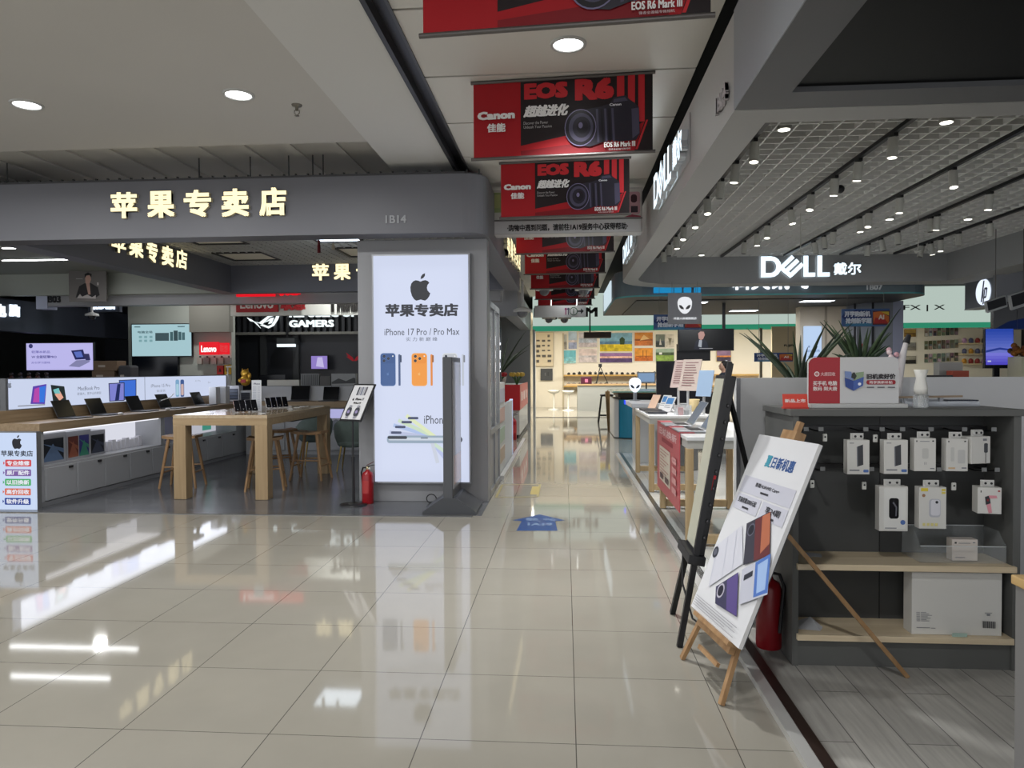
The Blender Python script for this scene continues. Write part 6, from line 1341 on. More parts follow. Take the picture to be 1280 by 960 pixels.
# television with a man
t = thing('wall_television', 'large black television showing a man in a dark suit', 'television', (3.0, 15.4, 2.0))
M, w, h = rect_y(847.5, 411, 917.5, 438.5, 15.4); IM = Matrix.Translation((-3.0, -15.4, -2.0)); b = MB(); b.box((0, 0, 0), (w, .06, h), mat((14, 14, 16), .25), M=IM @ Matrix.Translation(M.translation)); P = Panel(b, IM @ M, w, h, .002)
P.rect(.02, .03, .98, .97, glow((12, 13, 18), .6)); P.poly([(.28, .95), (.32, .55), (.38, .45), (.46, .45), (.52, .6), (.55, .95)], glow((30, 34, 50), .7)); P.poly([(.36, .8), (.38, .5), (.43, .52), (.42, .85)], glow((190, 196, 206), .7)); P.poly([(.37, .45), (.36, .2), (.4, .1), (.46, .12), (.48, .28), (.45, .46), (.41, .52)], glow((206, 160, 150), .7)); P.poly([(.36, .2), (.38, .06), (.46, .05), (.49, .2), (.46, .13), (.4, .12)], glow((26, 22, 24), .6)); P.rect(.38, .88, .62, .91, glow((190, 190, 196), .6))
b.build('screen', t); b = MB(); b.box((.3, .06, .3), (.36, .1, .95), BLACK); b.build('bracket', t)
M, w, h = rect_y(846, 430, 888, 451, 16.2); b = MB(); b.box((0, 0, 0), (w, .06, h), mat((16, 16, 18), .25)); o = b.build('dark_screen', label='second black screen below and behind the large television', cat='television'); o.location = M.translation
M, w, h = rect_y(730, 415, 764, 422, 20.5); b = MB(); b.box((0, 0, 0), (w, .5, h), mat((60, 46, 36))); b.box((w*.2, .1, h), (w*.25, .15, 3.28-M.translation.z), BLACK); o = b.build('ceiling_box', label='dark brown box hung under the green stripe', cat='box'); o.location = M.translation
# grey clad column and wall pieces under the 1B07 canopy
def wallpx(name, q, Y, m, th=.1, z0=0):
    M, w, h = rect_y(*q, Y); b = MB(); x = M.translation.x; b.box((x, Y, z0), (x+w, Y+th, M.translation.z+h), m); return st(b, name)
wallpx('wall_clad', (1071, 376, 1116, 470), 16.0, mat((120, 124, 132), .35), .8); wallpx('wall_clad_edge', (1116, 376, 1129, 470), 16.0, mat((150, 154, 176), .35), .8)
wallpx('trim_16', (1090, 376, 1092.4, 470), 15.98, mat((30, 30, 34)), .02); wallpx('trim_17', (1067.5, 378, 1070, 470), 15.9, mat((30, 30, 34)), .02)
wallpx('wall_beige', (1000, 376, 1066, 470), 16.6, mat((190, 176, 156), .5), .3); wallpx('wall_beige_side', (965, 408, 999, 470), 22.4, mat((222, 204, 168), .5), .1)
wallpx('trim_18', (1031, 380, 1034, 470), 16.58, mat((150, 138, 122), .5), .02); wallpx('trim_19', (950, 410, 953, 470), 22.3, mat((140, 134, 120), .5), .1)
M, w, h = rect_y(1006, 407.5, 1027, 466, 16.4); b = MB(); b.box((0, 0, 0), (w, .1, h), glow((190, 214, 246), .95)); P = Panel(b, frame((0, -.001, 0), (1, 0, 0), (0, 0, 1)), w, h, .002); P.rect(.2, .42, .3, .46, mat((120, 140, 180))); P.text('贴心服务', .1, .5, .9, .56, glow((120, 146, 190)), bold=.02); P.rect(.2, .64, .8, .66, glow((140, 160, 200))); b.box((w*.3, .02, -M.translation.z), (w*.7, .08, 0), mat((180, 180, 180))); o = b.build('lightbox_stand', label='upright blue white glowing panel at the beige wall, left of the clad column', cat='light box'); o.location = M.translation
M, w, h = rect_y(1077.5, 429.5, 1083, 446, 15.9); b = MB(); b.box((0, 0, 0), (w, .06, h), mat((150, 40, 56))); P = Panel(b, frame((0, -.001, 0), (1, 0, 0), (0, 0, 1)), w, h, .002)
for i in range(4): P.rect(.25, .1+i*.22, .75, .22+i*.22, mat((206, 150, 160)))
o = b.build('wall_plaque', label='small red vertical plaque on the grey clad column', cat='plaque'); o.location = M.translation
M, w, h = rect_y(980, 430.5, 998, 434, 22.38); b = MB(); b.solid_text('FUJIFILM', M, w, h, .01, mat((40, 38, 36)), .03); b.build('store_sign', label='tiny black film brand lettering on the cream wall behind the aloes', cat='sign letters')
# gallery of phone photographs on the right of the store wall
rd = random.Random(11)
for r in range(3):
    for k in range(8):
        x = 1156+k*5.4; y = 410-k*.28+r*16.3; c = [(lambda g: (g+rd.randrange(40), g+rd.randrange(36), g-10+rd.randrange(40)))(60+rd.randrange(110)) for _ in range(3)]
        store('photo_card', 'narrow vertical photo card in the gallery grid of the camera store', 'picture', (x, y, x+3.8, y+10.5), 28.95, [mat(c[0]), sky(c[0], c[1], c[2], .4, .6)], 'photo cards in the gallery grid')
for r in range(3): store('photo_print', ['brown and yellow landscape print, top of three beside the gallery grid', 'grey landscape print, middle of three beside the gallery grid', 'dark landscape print, bottom of three beside the gallery grid'][r], 'picture', (1130.5, 411.5+r*16.8, 1145, 421+r*16.8), 28.95, [mat(((150, 116, 60), (130, 128, 120), (96, 92, 84))[r]), sky(*(((190, 160, 90), (110, 80, 50), (150, 120, 60)), ((150, 150, 146), (120, 118, 110), (140, 136, 126)), ((170, 166, 150), (60, 56, 50), (50, 48, 44)))[r])], PRN)
t = thing('toy_shelf', 'cream wall shelf of small toys and cameras right of the gallery grid', 'shelf', (at(1221, 440, Y=28.6).x, 28.6, 1.9))
b = MB()
for z in (-.28, .1, .5): b.box((-.5, 0, z), (1.2, .4, z+.04), mat((236, 220, 180)))
b.build('board', t)
rd = random.Random(21)
for z in (-.2395, .1405, .5405):
    for k in range(7):
        b = MB(); c = mat(((40, 36, 36), (206, 150, 60), (190, 150, 190), (150, 60, 60), (90, 96, 130))[rd.randrange(5)], .5); b.ball((0, 0, .1), .09, c, n=10, k=6, sc=(1, .8, 1.1)); b.box((-.06, -.05, 0), (.06, .05, .08), c)
        o = b.build('small_toy', label='tiny coloured toy or gadget on the toy shelf of the camera store', cat='toy', group='things on the toy shelf'); o.location = (t.location.x-.4+k*.24, 28.7, 1.9+z)
# right shop: screens
t = thing('desktop_monitor', 'large screen glowing blue and violet at the right picture edge', 'monitor', (0, 0, 0)); M, w, h = rect_y(1231, 411, 1267, 456, 10.62); t.location = M.translation
b = MB(); b.box((0, 0, -.05), (w, .05, h), BLACK); P = Panel(b, frame((0, -.002, 0), (1, 0, 0), (0, 0, 1)), w, h, .001); n = 12
for i in range(n):
    f_ = i/(n-1); c = tuple(int(a*(1-f_)+c_*f_) for a, c_ in zip((40, 70, 170), (150, 150, 226))) if i < 8 else tuple(int(a*(1-(i-8)/4)+c_*(i-8)/4) for a, c_ in zip((120, 120, 220), (70, 60, 190)))
    P.rect(.02, i/n, .98, (i+1)/n, glow(c, .9))
P.poly([(.02, .6), (.5, .52), (.98, .58), (.98, .62), (.5, .58), (.02, .66)], glow((40, 60, 150), .8)); P.rect(.08, .88, .2, .92, glow((200, 206, 240), .8)); b.build('screen', t)
b = MB(); b.box((w*.4, .05, -M.translation.z+1.25), (w*.6, .09, 0), BLACK); b.box((w*.1, -.06, -M.translation.z+1.24), (w*.9, .2, -M.translation.z+1.26), BLACK); b.build('stand', t)
b = MB(); b.box((5.6, 10.1, .034), (7.1, 11.0, 1.238), mat((120, 122, 124), .4)); b.build('sales_counter', label='grey counter carrying the blue glowing screen behind the low wall', cat='counter')
M, w, h = rect_y(1242, 377, 1290, 412, 11.6); b = MB(); b.box((0, 0, 0), (w, .08, h), mat((20, 24, 32), .25)); P = Panel(b, frame((0, -.002, 0), (1, 0, 0), (0, 0, 1)), w, h, .002); P.poly([(.02, .98), (.4, .7), (.98, .55), (.98, .98)], glow((30, 60, 130), .15)); P.rect(.61, 0, .62, 1, mat((60, 60, 64))); b.box((.5, .06, h), (.52, .08, 3.6-M.translation.z), M_bar); o = b.build('wall_screen', label='dark wide wall screen with a faint blue glow above the violet screen', cat='screen'); o.location = M.translation
for i, (x0, y0, x1, y1) in enumerate(((1223, 364, 1250, 379), (1253, 354, 1290, 374))):
    M, w, h = rect_y(x0, y0, x1, y1, 10.9); t = thing('tilted_screen', ['small tilted screen with a pale bezel under the round logo sign', 'larger tilted screen with a pale bezel cut by the right picture edge'][i], 'screen', (M.translation.x+w/2+.12, 10.9, M.translation.z-.1)); R_ = Matrix.Rotation(math.radians(-18), 4, 'Y') @ Matrix.Rotation(math.radians(14), 4, 'X')
    b = MB(); b.box((-w/2, 0, 0), (w/2, .05, h), mat((170, 172, 174), .4), bev=.01, M=R_); b.box((-w*.44, -.004, h*.2), (w*.44, 0, h*.94), mat((34, 36, 40), .2), M=R_); b.build('bezel', t); b = MB(); b.cyl((0, .06, h*.9), (0, .06, 3.6-M.translation.z), .006, M_bar, n=6); b.build('ceiling_pole', t)
M, w, h = rect_y(1246, 326, 1300, 372, 12.4); b = MB(); b.box((M.translation.x, 12.4, M.translation.z), (7.7, 12.5, 3.6), mat((130, 132, 138), .5)); st(b, 'trim_20')
b = MB(); M, w, h = rect_y(1267, 426, 1292, 470, 10.3); b.box((0, 0, 0), (w, .3, h*.85), mat((186, 184, 160), .5)); b.build('carton', label='pale beige carton at the right edge beside the violet screen', cat='carton').location = (M.translation.x, 10.13, 1.2385)
b = MB(); 
for k in range(16): b.ball((.04*(k % 5)-.08+.02*math.sin(k), .05*math.sin(k*1.7), .05+.035*(k//5)), .04, mat(((150, 96, 40), (120, 70, 30), (90, 60, 30))[k % 3]), n=8, k=5)
o = b.build('dried_flowers', label='brown and orange dried flowers on the pale beige carton', cat='flowers'); p_ = at(1275, 425, Y=10.4); o.location = (p_.x, 10.4, 1.2385+h*.85)
for i, (x, c, lab, w_, h_) in enumerate(((1185, (150, 150, 146), 'grey cardboard box on the ledge behind the low wall', .16, .12), (1170, (60, 60, 62), 'flat dark device on the ledge behind the low wall', .2, .03), (1197, (160, 70, 50), 'rust red box on the ledge before the grey cardboard box', .11, .06))):
    p = at(x, 466, Y=5.2+.12*(i == 0)); b = MB(); b.box((-w_/2, -.04, 0), (w_/2, .04, h_), mat(c, .5), bev=.003); o = b.build('parcel', label=lab, cat='box'); o.location = (p.x, 5.2+.12*(i == 0), 1.42)
b = MB(); b.box((2.35, 5.0, .006), (3.6, 5.45, 1.419), mat((130, 130, 128), .5)); b.build('ledge_cabinet', label='grey cabinet behind the low wall carrying small boxes', cat='cabinet')

# ---------------------------------------------------------------- the person in the far shop
def person(label, X, Y, rz):
    t = thing('person', label, 'person', (X, Y, 0), rz)
    sk = mat((190, 150, 128), .6); cl = mat((44, 48, 58), .8); pt = mat((34, 36, 44), .8); hr = mat((26, 22, 20), .6)
    J = {'pel': (0, 0, .92, .13), 'wst': (0, .0, 1.05, .12), 'chs': (0, -.01, 1.25, .14), 'nck': (0, -.01, 1.42, .055), 'hd0': (0, -.02, 1.48, .07), 'hd1': (0, -.025, 1.6, .075)}
    for s_, n in ((-1, 'l'), (1, 'r')):
        J['sh'+n] = (s_*.16, 0, 1.36, .06); J['el'+n] = (s_*.21, -.02, 1.08, .042); J['wr'+n] = (s_*.19, -.2, .98, .028); J['ha'+n] = (s_*.18, -.28, .98, .03)
        J['hp'+n] = (s_*.09, 0, .86, .095); J['kn'+n] = (s_*.1, -.01, .48, .058); J['an'+n] = (s_*.1, .02, .09, .04); J['to'+n] = (s_*.11, -.13, .035, .032)
    ed = [('pel', 'wst'), ('wst', 'chs'), ('chs', 'nck'), ('nck', 'hd0'), ('hd0', 'hd1')]
    for n in 'lr': ed += [('chs', 'sh'+n), ('sh'+n, 'el'+n), ('el'+n, 'wr'+n), ('wr'+n, 'ha'+n), ('pel', 'hp'+n), ('hp'+n, 'kn'+n), ('kn'+n, 'an'+n), ('an'+n, 'to'+n)]
    ks = list(J); me = bpy.data.meshes.new('body'); me.from_pydata([J[k][:3] for k in ks], [(ks.index(a), ks.index(c)) for a, c in ed], [])
    o = bpy.data.objects.new('body', me); COL.objects.link(o); o.parent = t
    m = o.modifiers.new('skin', 'SKIN'); o.modifiers.new('sub', 'SUBSURF').render_levels = 2
    for i, k in enumerate(ks): d = me.skin_vertices[0].data[i]; d.radius = (J[k][3],)*2; d.use_root = (k == 'pel')
    me.materials.append(sk)
    b = MB(); b.lathe([(.15, .86), (.155, .95), (.14, 1.05), (.165, 1.22), (.17, 1.33), (.09, 1.41), (.06, 1.43)], cl, 20, M=Matrix.Diagonal((1.1, .95, 1, 1)))
    for s_ in (-1, 1): b.tube([(s_*.15, 0, 1.36), (s_*.185, -.01, 1.22), (s_*.21, -.02, 1.08), (s_*.2, -.12, 1.02)], .06, cl, taper=[.075, .066, .058, .048], n=10)
    b.build('shirt', t)
    b = MB()
    for s_ in (-1, 1): b.tube([(s_*.085, 0, .94), (s_*.095, 0, .7), (s_*.1, -.01, .48), (s_*.1, .02, .1)], .09, pt, taper=[.125, .105, .078, .062], n=12)
    b.build('trousers', t)
    b = MB(); b.ball((0, .01, 1.585), .108, hr, sc=(.86, 1.0, 1.05)); b.ball((0, .12, 1.62), .055, hr); b.build('hair', t)
    b = MB(); b.ball((0, -.045, 1.55), .085, sk, sc=(.86, 1, 1.2)); b.add([(-.014, -.125, 1.53), (.014, -.125, 1.53), (0, -.152, 1.535), (0, -.125, 1.575)], [(0, 1, 2), (1, 3, 2), (3, 0, 2)], sk)
    for s_ in (-1, 1): b.ball((s_*.032, -.122, 1.572), .01, mat((30, 26, 26)), n=8, k=5)
    b.ball((0, -.128, 1.505), .014, mat((160, 90, 84)), n=8, k=5, sc=(1.5, .5, .5)); b.build('face', t); return t
pp = at(906, 470, Y=16.5); person('person with a dark hair bun and dark top, far behind the black easel', pp.x, 16.5, math.radians(-80))
# ================================================================ behind the left shop
M_gg = mat((176, 180, 172), .6, spec=.2); M_navy = mat((60, 64, 76), .4)
b = MB(); b.box((-15.5, 8.2, 3.55), (-6.62, 14.4, 3.6), mat((150, 154, 148), .7)); b.box((-15.5, 14.4, 3.11), (-1.3, 14.6, 3.9), M_gg); st(b, 'ceiling_side_store')
for i, (y, x0, x1) in enumerate(((309, 4, 69), (324.5, 4, 105))):
    p = at(30, y, Z=3.54); a, c = at(x0, y, Y=p.y), at(x1+60, y, Y=p.y)
    t = thing('strip_light', ['thin white ceiling strip light at the left picture edge, upper of two', 'thin white ceiling strip light at the left picture edge, lower of two'][i], 'ceiling light', ((a.x+c.x)/2, p.y, 3.55)); l = min(c.x, -6.75)-a.x
    b = MB(); b.box((-l/2, -.04, -.02), (l/2, .04, 0), mat((180, 180, 178), .4)); b.build('housing', t)
    b = MB(); b.box((-l/2, -.03, -.028), (l/2, .03, -.02), glow((246, 248, 250), 16, True)); b.build('tube', t)
b = MB(); b.box((-11.9, 8.5, 2.36), (-11.6, 18.9, 3.03), M_navy); st(b, 'trim_21')
b = MB(); b.box((-10.95, 14.62, 2.9), (-1.3, 14.9, 3.13), mat((168, 168, 172), .45)); b.box((-11.2, 14.6, 2.84), (-10.95, 14.9, 3.13), mat((190, 194, 214), .4)); st(b, 'trim_22')  # left end of the beam coloured paler to look lit
M, w, h = rect_y(56, 369.5, 76, 378.5, 14.615); b = MB(); b.solid_text('1B03', M, w, h, .01, mat((30, 30, 34)), .03); b.build('unit_number', label='black unit number 1B03 on the pale beam at the left', cat='unit number')
for i, (ch, q) in enumerate((('电', (-18, 380, 7, 396.5)), ('脑', (11.5, 380, 23.5, 396.5)))): pass
t = thing('shop_sign', 'white lit computer store characters cut by the left picture edge', 'sign letters', (-11.59, 14.8, 2.6)); IM = Matrix.Translation((11.59, -14.8, -2.6))
for ch, q in (('电', (-7, 380, 6.5, 396)), ('脑', (11, 380.5, 23.5, 396))):
    M, w, h = rect_x(*q, -11.595, 1); b = MB(); b.solid_text(ch, IM @ M, w, h, .03, glow((226, 240, 255), 2), .035); b.build('letter', t)
M, w, h = rect_y(115, 377, 144, 387, 15.6); b = MB(); b.solid_text('联想电脑', M, w, h, .03, glow((220, 236, 255), 1.8), .03); b.box((M.translation.x-.1, 15.6, M.translation.z-.05), (M.translation.x+w+.1, 15.7, 4.2), M_navy); b.build('shop_sign', label='small white lit lettering half hidden behind the pale unit number beam', cat='sign letters')
p = at(115, 396, Y=15.2); t = thing('dome_camera', 'white dome camera hanging before the dark store at the left', 'security camera', p); b = MB(); b.cyl((0, 0, .08), (0, 0, .9), .025, WHITE, n=8); b.build('bracket', t); b = MB(); b.lathe([(.14, .02), (.14, .06), (.03, .1), (.001, .1)], WHITE, 16); b.build('housing', t); b = MB(); b.ball((0, 0, .0), .08, mat((50, 50, 54), .2)); b.build('dome', t)
def pr_man(P):
    P.rect(0, 0, 1, 1, mat((120, 116, 114))); P.text('WHwearWC', .3, .05, .7, .1, mat((220, 216, 214)), bold=.03) if False else P.rect(.3, .055, .7, .09, mat((214, 210, 208)))
    P.poly([(.18, .88), (.28, .56), (.42, .48), (.6, .48), (.78, .6), (.82, .82), (.7, .9)], mat((42, 40, 42))); P.poly([(.46, .48), (.56, .48), (.58, .8), (.52, .8)], mat((196, 160, 146))); P.poly([(.45, .48), (.44, .3), (.5, .22), (.58, .24), (.6, .38), (.56, .48)], mat((206, 166, 150)))
    P.poly([(.43, .34), (.43, .22), (.52, .17), (.62, .22), (.61, .32), (.56, .25), (.48, .26)], mat((34, 30, 30))); P.rect(.76, .46, .8, .54, mat((206, 200, 196))); P.rect(.2, .34, .38, .36, mat((180, 176, 174)))
    P.poly([(.22, .9), (.3, .78), (.36, .86), (.5, .8), (.62, .88), (.72, .82), (.72, .92)], mat((186, 180, 178)))
hung_board('hanging_poster', 'grey hanging poster of a man in a black jacket under the left beam', 'poster', 86, 333, 133, 377, 14.1, 3.54, mat((120, 116, 114)), pr_man)
# grey wall with screens
b = MB(); b.box((at(160, 400, Y=17).x, 17.0, 0), (at(289, 400, Y=17).x, 17.2, 3.3), M_gg); st(b, 'wall_side_store')
b = MB(); a = at(239, 400, Y=16.9); c = at(289, 400, Y=16.9); b.box((a.x, 16.8, at(260, 415, Y=16.8).z), (c.x, 17.0, 3.3), mat((124, 122, 114), .6)); st(b, 'trim_23')
def lit(name, label, cat, q, Y, c, prints, th=.06, s=.9):
    M, w, h = rect_y(*q, Y); b = MB(); b.box((-.02, .005, -.02), (w+.02, th, h+.02), BLACK); b.box((0, 0, 0), (w, .005, h), glow(c, s, True)); P = Panel(b, frame((0, -.001, 0), (1, 0, 0), (0, 0, 1)), w, h, .001); prints(P); o = b.build(name, label=label, cat=cat); o.location = M.translation; return M, w, h
def pr_s1(P):
    a = glow((120, 116, 180)); P.disc(.07, .1, .05, glow((60, 60, 110))); P.text('轻薄本新品', .08, .27, .36, .37, a, bold=.02); P.text('W 全能轻薄PRO', .08, .45, .46, .56, glow((80, 76, 140)), bold=.02); P.text('办公学习游戏', .08, .68, .36, .76, a, bold=.02)
    P.poly([(.68, .28), (.86, .24), (.9, .6), (.74, .62)], glow((36, 40, 90))); P.poly([(.72, .33), (.83, .31), (.86, .52), (.76, .54)], glow((90, 110, 190))); P.poly([(.64, .86), (.76, .64), (.95, .62), (.96, .7), (.8, .9)], glow((130, 130, 170))); P.poly([(.86, .4), (.95, .4), (.97, .64), (.9, .64)], glow((50, 50, 90)))
lit('wall_screen', 'lilac screen showing an open laptop at the left behind the side counter', 'screen', (33, 429, 116, 462.5), 15.6, (196, 192, 246), pr_s1)
def pr_s2(P):
    a = glow((60, 90, 96)); P.text('电脑全场', .1, .2, .35, .28, a, bold=.02)
    for i in range(3):
        for k in range(2): P.rect(.12+i*.09, .36+k*.12, .17+i*.09, .43+k*.12, glow((120, 160, 166)))
    P.rect(.4, .27, .63, .52, glow((60, 80, 86))); P.rect(.65, .24, .7, .52, a); P.rect(.71, .2, .78, .52, glow((50, 70, 76))); P.rect(.79, .24, .84, .5, a); P.rect(.85, .26, .9, .5, glow((70, 100, 106)))
    P.rect(.05, .06, .15, .09, a); P.rect(.78, .06, .9, .09, a)
lit('wall_screen', 'pale cyan screen with dark devices on the grey wall behind the shop', 'screen', (165, 405.5, 239, 445), 16.9, (170, 206, 214), pr_s2)
M, w, h = rect_y(165, 446, 222, 472, 16.85); b = MB(); b.box((0, 0, 0), (w, .1, h), mat((18, 22, 30), .2)); o = b.build('dark_screen', label='black switched off screen under the pale cyan one', cat='television'); o.location = M.translation
# red laptop brand signs
RED = glow((230, 20, 36), 1.0); 
def lenovo(label, q1, q2, Y, red, wh, back=None):
    M, w, h = rect_y(*q1, Y); t = thing('brand_sign', label, 'sign', M.translation); b = MB(); b.box((0, 0, 0), (w, .06, h), red); P = Panel(b, frame((0, -.001, 0), (1, 0, 0), (0, 0, 1)), w, h, .002); P.text('Lenovo', .1, .26, .9, .8, wh, bold=.02); b.build('logo_block', t)
    M2, w2, h2 = rect_y(*q2, Y); b = MB(); D = Matrix.Translation(M2.translation-M.translation)
    if back: b.box((0, 0, 0), (w2, .05, h2), red, M=D); P = Panel(b, D @ frame((0, -.001, 0), (1, 0, 0), (0, 0, 1)), w2, h2, .002); P.text('联想', .12, .18, .9, .82, back, bold=.0)
    else: b.solid_text('联想', D @ frame((0, 0, 0), (1, 0, 0), (0, 0, 1)), w2, h2, .03, red, .035)
    b.build('character_block', t)
lenovo('glowing red laptop brand sign on the grey wall behind the shop', (249, 427.5, 273, 443.5), (273.6, 428.5, 286, 443), 16.75, RED, glow((255, 240, 240), 1.3), glow((250, 90, 90), .7))
lenovo('bottom edge of a glowing red brand sign on the pale beam behind the shop', (295, 352, 343, 370.5), (346, 354, 376, 370), 14.34, RED, glow((255, 240, 240), 1.3))
b = MB(); M, w, h = rect_y(288, 366, 470, 394, 16.0); b.box((0, 0, 0), (w, .15, h), mat((240, 242, 234), .5)); o = b.build('sign_board', label='long white sign board behind the shop with dark narrow lettering', cat='sign'); o.location = M.translation
P = None
M3, w3, h3 = rect_y(410, 374, 476, 390, 15.99); b = MB(); b.solid_text('ThinkPad', M3, w3, h3, .02, mat((40, 38, 36)), .035); o = b.build('letters', parent=None, label='dark narrow laptop lettering on the long white sign board', cat='sign letters')
lenovo('matt red brand block and red characters on the long white sign board', (295, 369, 347, 390), (351, 371, 382, 388.5), 15.93, mat((176, 44, 48)), mat((236, 226, 222)))
# gaming store
b = MB(); a, c = at(290, 400, Y=19.1), at(470, 400, Y=19.1)
for i in range(22): b.box((a.x+i*.17, 19.05, 2.55), (a.x+i*.17+.08, 19.2, 3.3), mat((38, 40, 44), .4))
b.box((a.x, 19.0, 2.48), (c.x, 19.2, 2.55), mat((110, 110, 104), .4))
for x in (290, 325, 366, 450): p = at(x, 440, Y=19.1); b.box((p.x, 19.1, 0), (p.x+.16, 19.2, 2.5), mat((50, 52, 54), .4))
st(b, 'trim_24')
WL = glow((232, 244, 246), 1.3)
for tx, q in (('REPUBLIC OF', (362, 384, 446, 396.5)), ('GAMERS', (362, 400, 417.5, 409))):
    M, w, h = rect_y(*q, 19.0); b = MB(); b.solid_text(tx, M, w, h, .04, WL, .03); b.build('store_sign', label='white lit gaming lettering, %s row, on the dark storefront' % ('upper half hidden' if tx[0] == 'R' else 'lower'), cat='sign letters')
M, w, h = rect_y(309, 388, 352, 411, 19.0); t = thing('logo_sign', 'white lit slanted eye logo beside the gaming lettering', 'sign', M.translation); b = MB(); P = Panel(b, frame((0, -.03, 0), (1, 0, 0), (0, 0, 1)), w, h, .004)
def lg(pts): b.prism([(x*w, (1-y)*h) for x, y in pts], 0, .03, WL, M=frame((0, 0, 0), (1, 0, 0), (0, 0, 1)))
lg([(0, .38), (.1, .58), (.2, .62), (.4, .98), (.3, .72), (.14, .5)]); lg([(.2, .6), (.36, .66), (.62, .3), (.98, .12), (.9, .5), (.78, .84), (.62, .98), (.38, .8), (.46, .76), (.62, .86), (.72, .78), (.84, .4), (.86, .26), (.66, .38), (.44, .76)]); lg([(.52, .66), (.7, .42), (.78, .4), (.72, .7), (.62, .74), (.68, .54)])
b.build('emblem', t)
M, w, h = rect_y(389, 445, 409, 461, 19.0)
lit('small_screen', 'small violet glowing screen in the dark gaming store', 'screen', (389, 445, 409, 461), 18.9, (150, 130, 206), lambda P: P.poly([(.4, .1), (.7, .1), (.8, .9), (.3, .8)], glow((200, 190, 236), .9)))
M, w, h = rect_y(346, 430, 368, 433.5, 18.8); b = MB(); b.box((0, 0, 0), (w, .1, h), glow((226, 240, 246), 1.4)); b.box((0, .0, h), (w, .3, h+.16), mat((60, 64, 66))); b.box((w*.45, .1, h+.16), (w*.55, .15, 3.9-M.translation.z), BLACK); o = b.build('strip_light', label='short white strip lamp inside the dark gaming store', cat='lamp'); o.location = M.translation
M, w, h = rect_y(433, 441, 453, 452, 18.9); b = MB()
for s_ in (-1, 1): b.prism([(w*(.5+s_*x), h*(1-y)) for x, y in ((0, .9), (.12, .5), (.5, 0), (.36, .45), (.5, .4), (.24, .78), (.1, .95))], 0, .03, glow((150, 24, 36), .6), M=frame((0, 0, 0), (1, 0, 0), (0, 0, 1)))
b.box((0, .0, 0), (w, .02, .001), BLACK); o = b.build('emblem', label='dim red winged emblem in the dark gaming store', cat='emblem'); o.location = M.translation
t = thing('display_desk', 'black desk with a dark monitor inside the gaming store', 'desk', (at(340, 470, Y=18.2).x, 18.2, 0)); b = MB(); b.box((-.9, -.35, .72), (.9, .35, .76), BLACK)
for sx in (-1, 1): b.box((sx*.85-.03, -.3, 0), (sx*.85+.03, .3, .72), BLACK)
b.build('top', t); b = MB(); b.box((-.35, 0, .9), (.35, .04, 1.4), mat((26, 28, 34), .2)); b.box((-.03, 0, .76), (.03, .04, .92), BLACK); b.build('monitor', t)
# hanging goods and packets under the red sign
for i in range(5):
    M, w, h = rect_y(246+i*9, 445, 252+i*9, 455, 16.93); b = MB(); b.box((0, 0, 0), (w, .05, h*.8), mat(((176, 170, 160), (150, 150, 146), (190, 186, 180))[i % 3], .5)); b.box((w*.4, .02, h*.8), (w*.6, .07, h), mat((80, 80, 80))); o = b.build('hanging_pack', label='pale accessory pack hanging on the grey wall below the red sign', cat='pack', group='packs hanging below the red sign'); o.location = M.translation
for i, (q, c, lab) in enumerate((((271, 457, 279, 468), (186, 40, 36), 'red gift packet hanging behind the side counter banner'), ((280.5, 456, 287.5, 468), (190, 150, 40), 'yellow and black gift packet hanging beside the red one'))):
    M, w, h = rect_y(*q, 16.93); b = MB(); b.box((0, 0, 0), (w, .06, h), mat(c, .5)); b.prism([(w*.3, h*.3), (w*.5, h*.7), (w*.7, h*.3)], 0, .01, mat((60, 30, 24)), M=frame((0, -.001, 0), (1, 0, 0), (0, 0, 1))); o = b.build('gift_packet', label=lab, cat='packet'); o.location = M.translation
# shelf counter of the dark store and its cartons
b = MB(); b.box((-14, 14.9, 0), (-9.6, 15.5, 1.28), mat((52, 52, 56), .5)); b.box((-9.58, 15.2, 0), (-8.2, 15.9, 1.3), mat((60, 60, 62), .5)); b.build('dark_counter', label='long dark counter of the store behind the side counter banner', cat='counter')
for i, (x0, y0, x1, y1, c, lab) in enumerate(((121, 437, 150, 451, (112, 92, 74), 'brown carton on the dark counter, top of its stack'), (120, 452, 148, 468, (104, 86, 70), 'brown carton on the dark counter, bottom of its stack'), (152, 446, 168, 468, (60, 60, 64), 'dark grey bag beside the brown cartons'))):
    M, w, h = rect_y(x0, y0, x1, y1, 15.45); zb = {0: None, 1: 1.3005, 2: 1.3005}[i]; hh = .22 if i < 2 else .36
    z = 1.3005 if i else 1.3005+.2205; b = MB(); b.box((0, 0, 0), (w, .34, .22 if i < 2 else .34), mat(c, .7), bev=.01 if i < 2 else .05); b.box((w*.2, -.002, .08), (w*.5, 0, .13), mat((170, 160, 150))); o = b.build('carton' if i < 2 else 'bag', label=lab, cat='carton' if i < 2 else 'bag'); o.location = (M.translation.x+(.02 if i == 0 else 0), 15.3, z)
b = MB(); b.box((-.2, 0, 0), (.2, .03, .07), mat((200, 200, 196), .5)); b.text = None; P = Panel(b, frame((-.2, -.001, 0), (1, 0, 0), (0, 0, 1)), .4, .07, .001); P.rect(.1, .3, .9, .7, mat((110, 110, 110))); o = b.build('name_plate', label='small white name plate on the dark counter below the lilac screen', cat='name plate'); p = at(82, 468, Y=15.0); o.location = (p.x, 15.0, 1.2805)
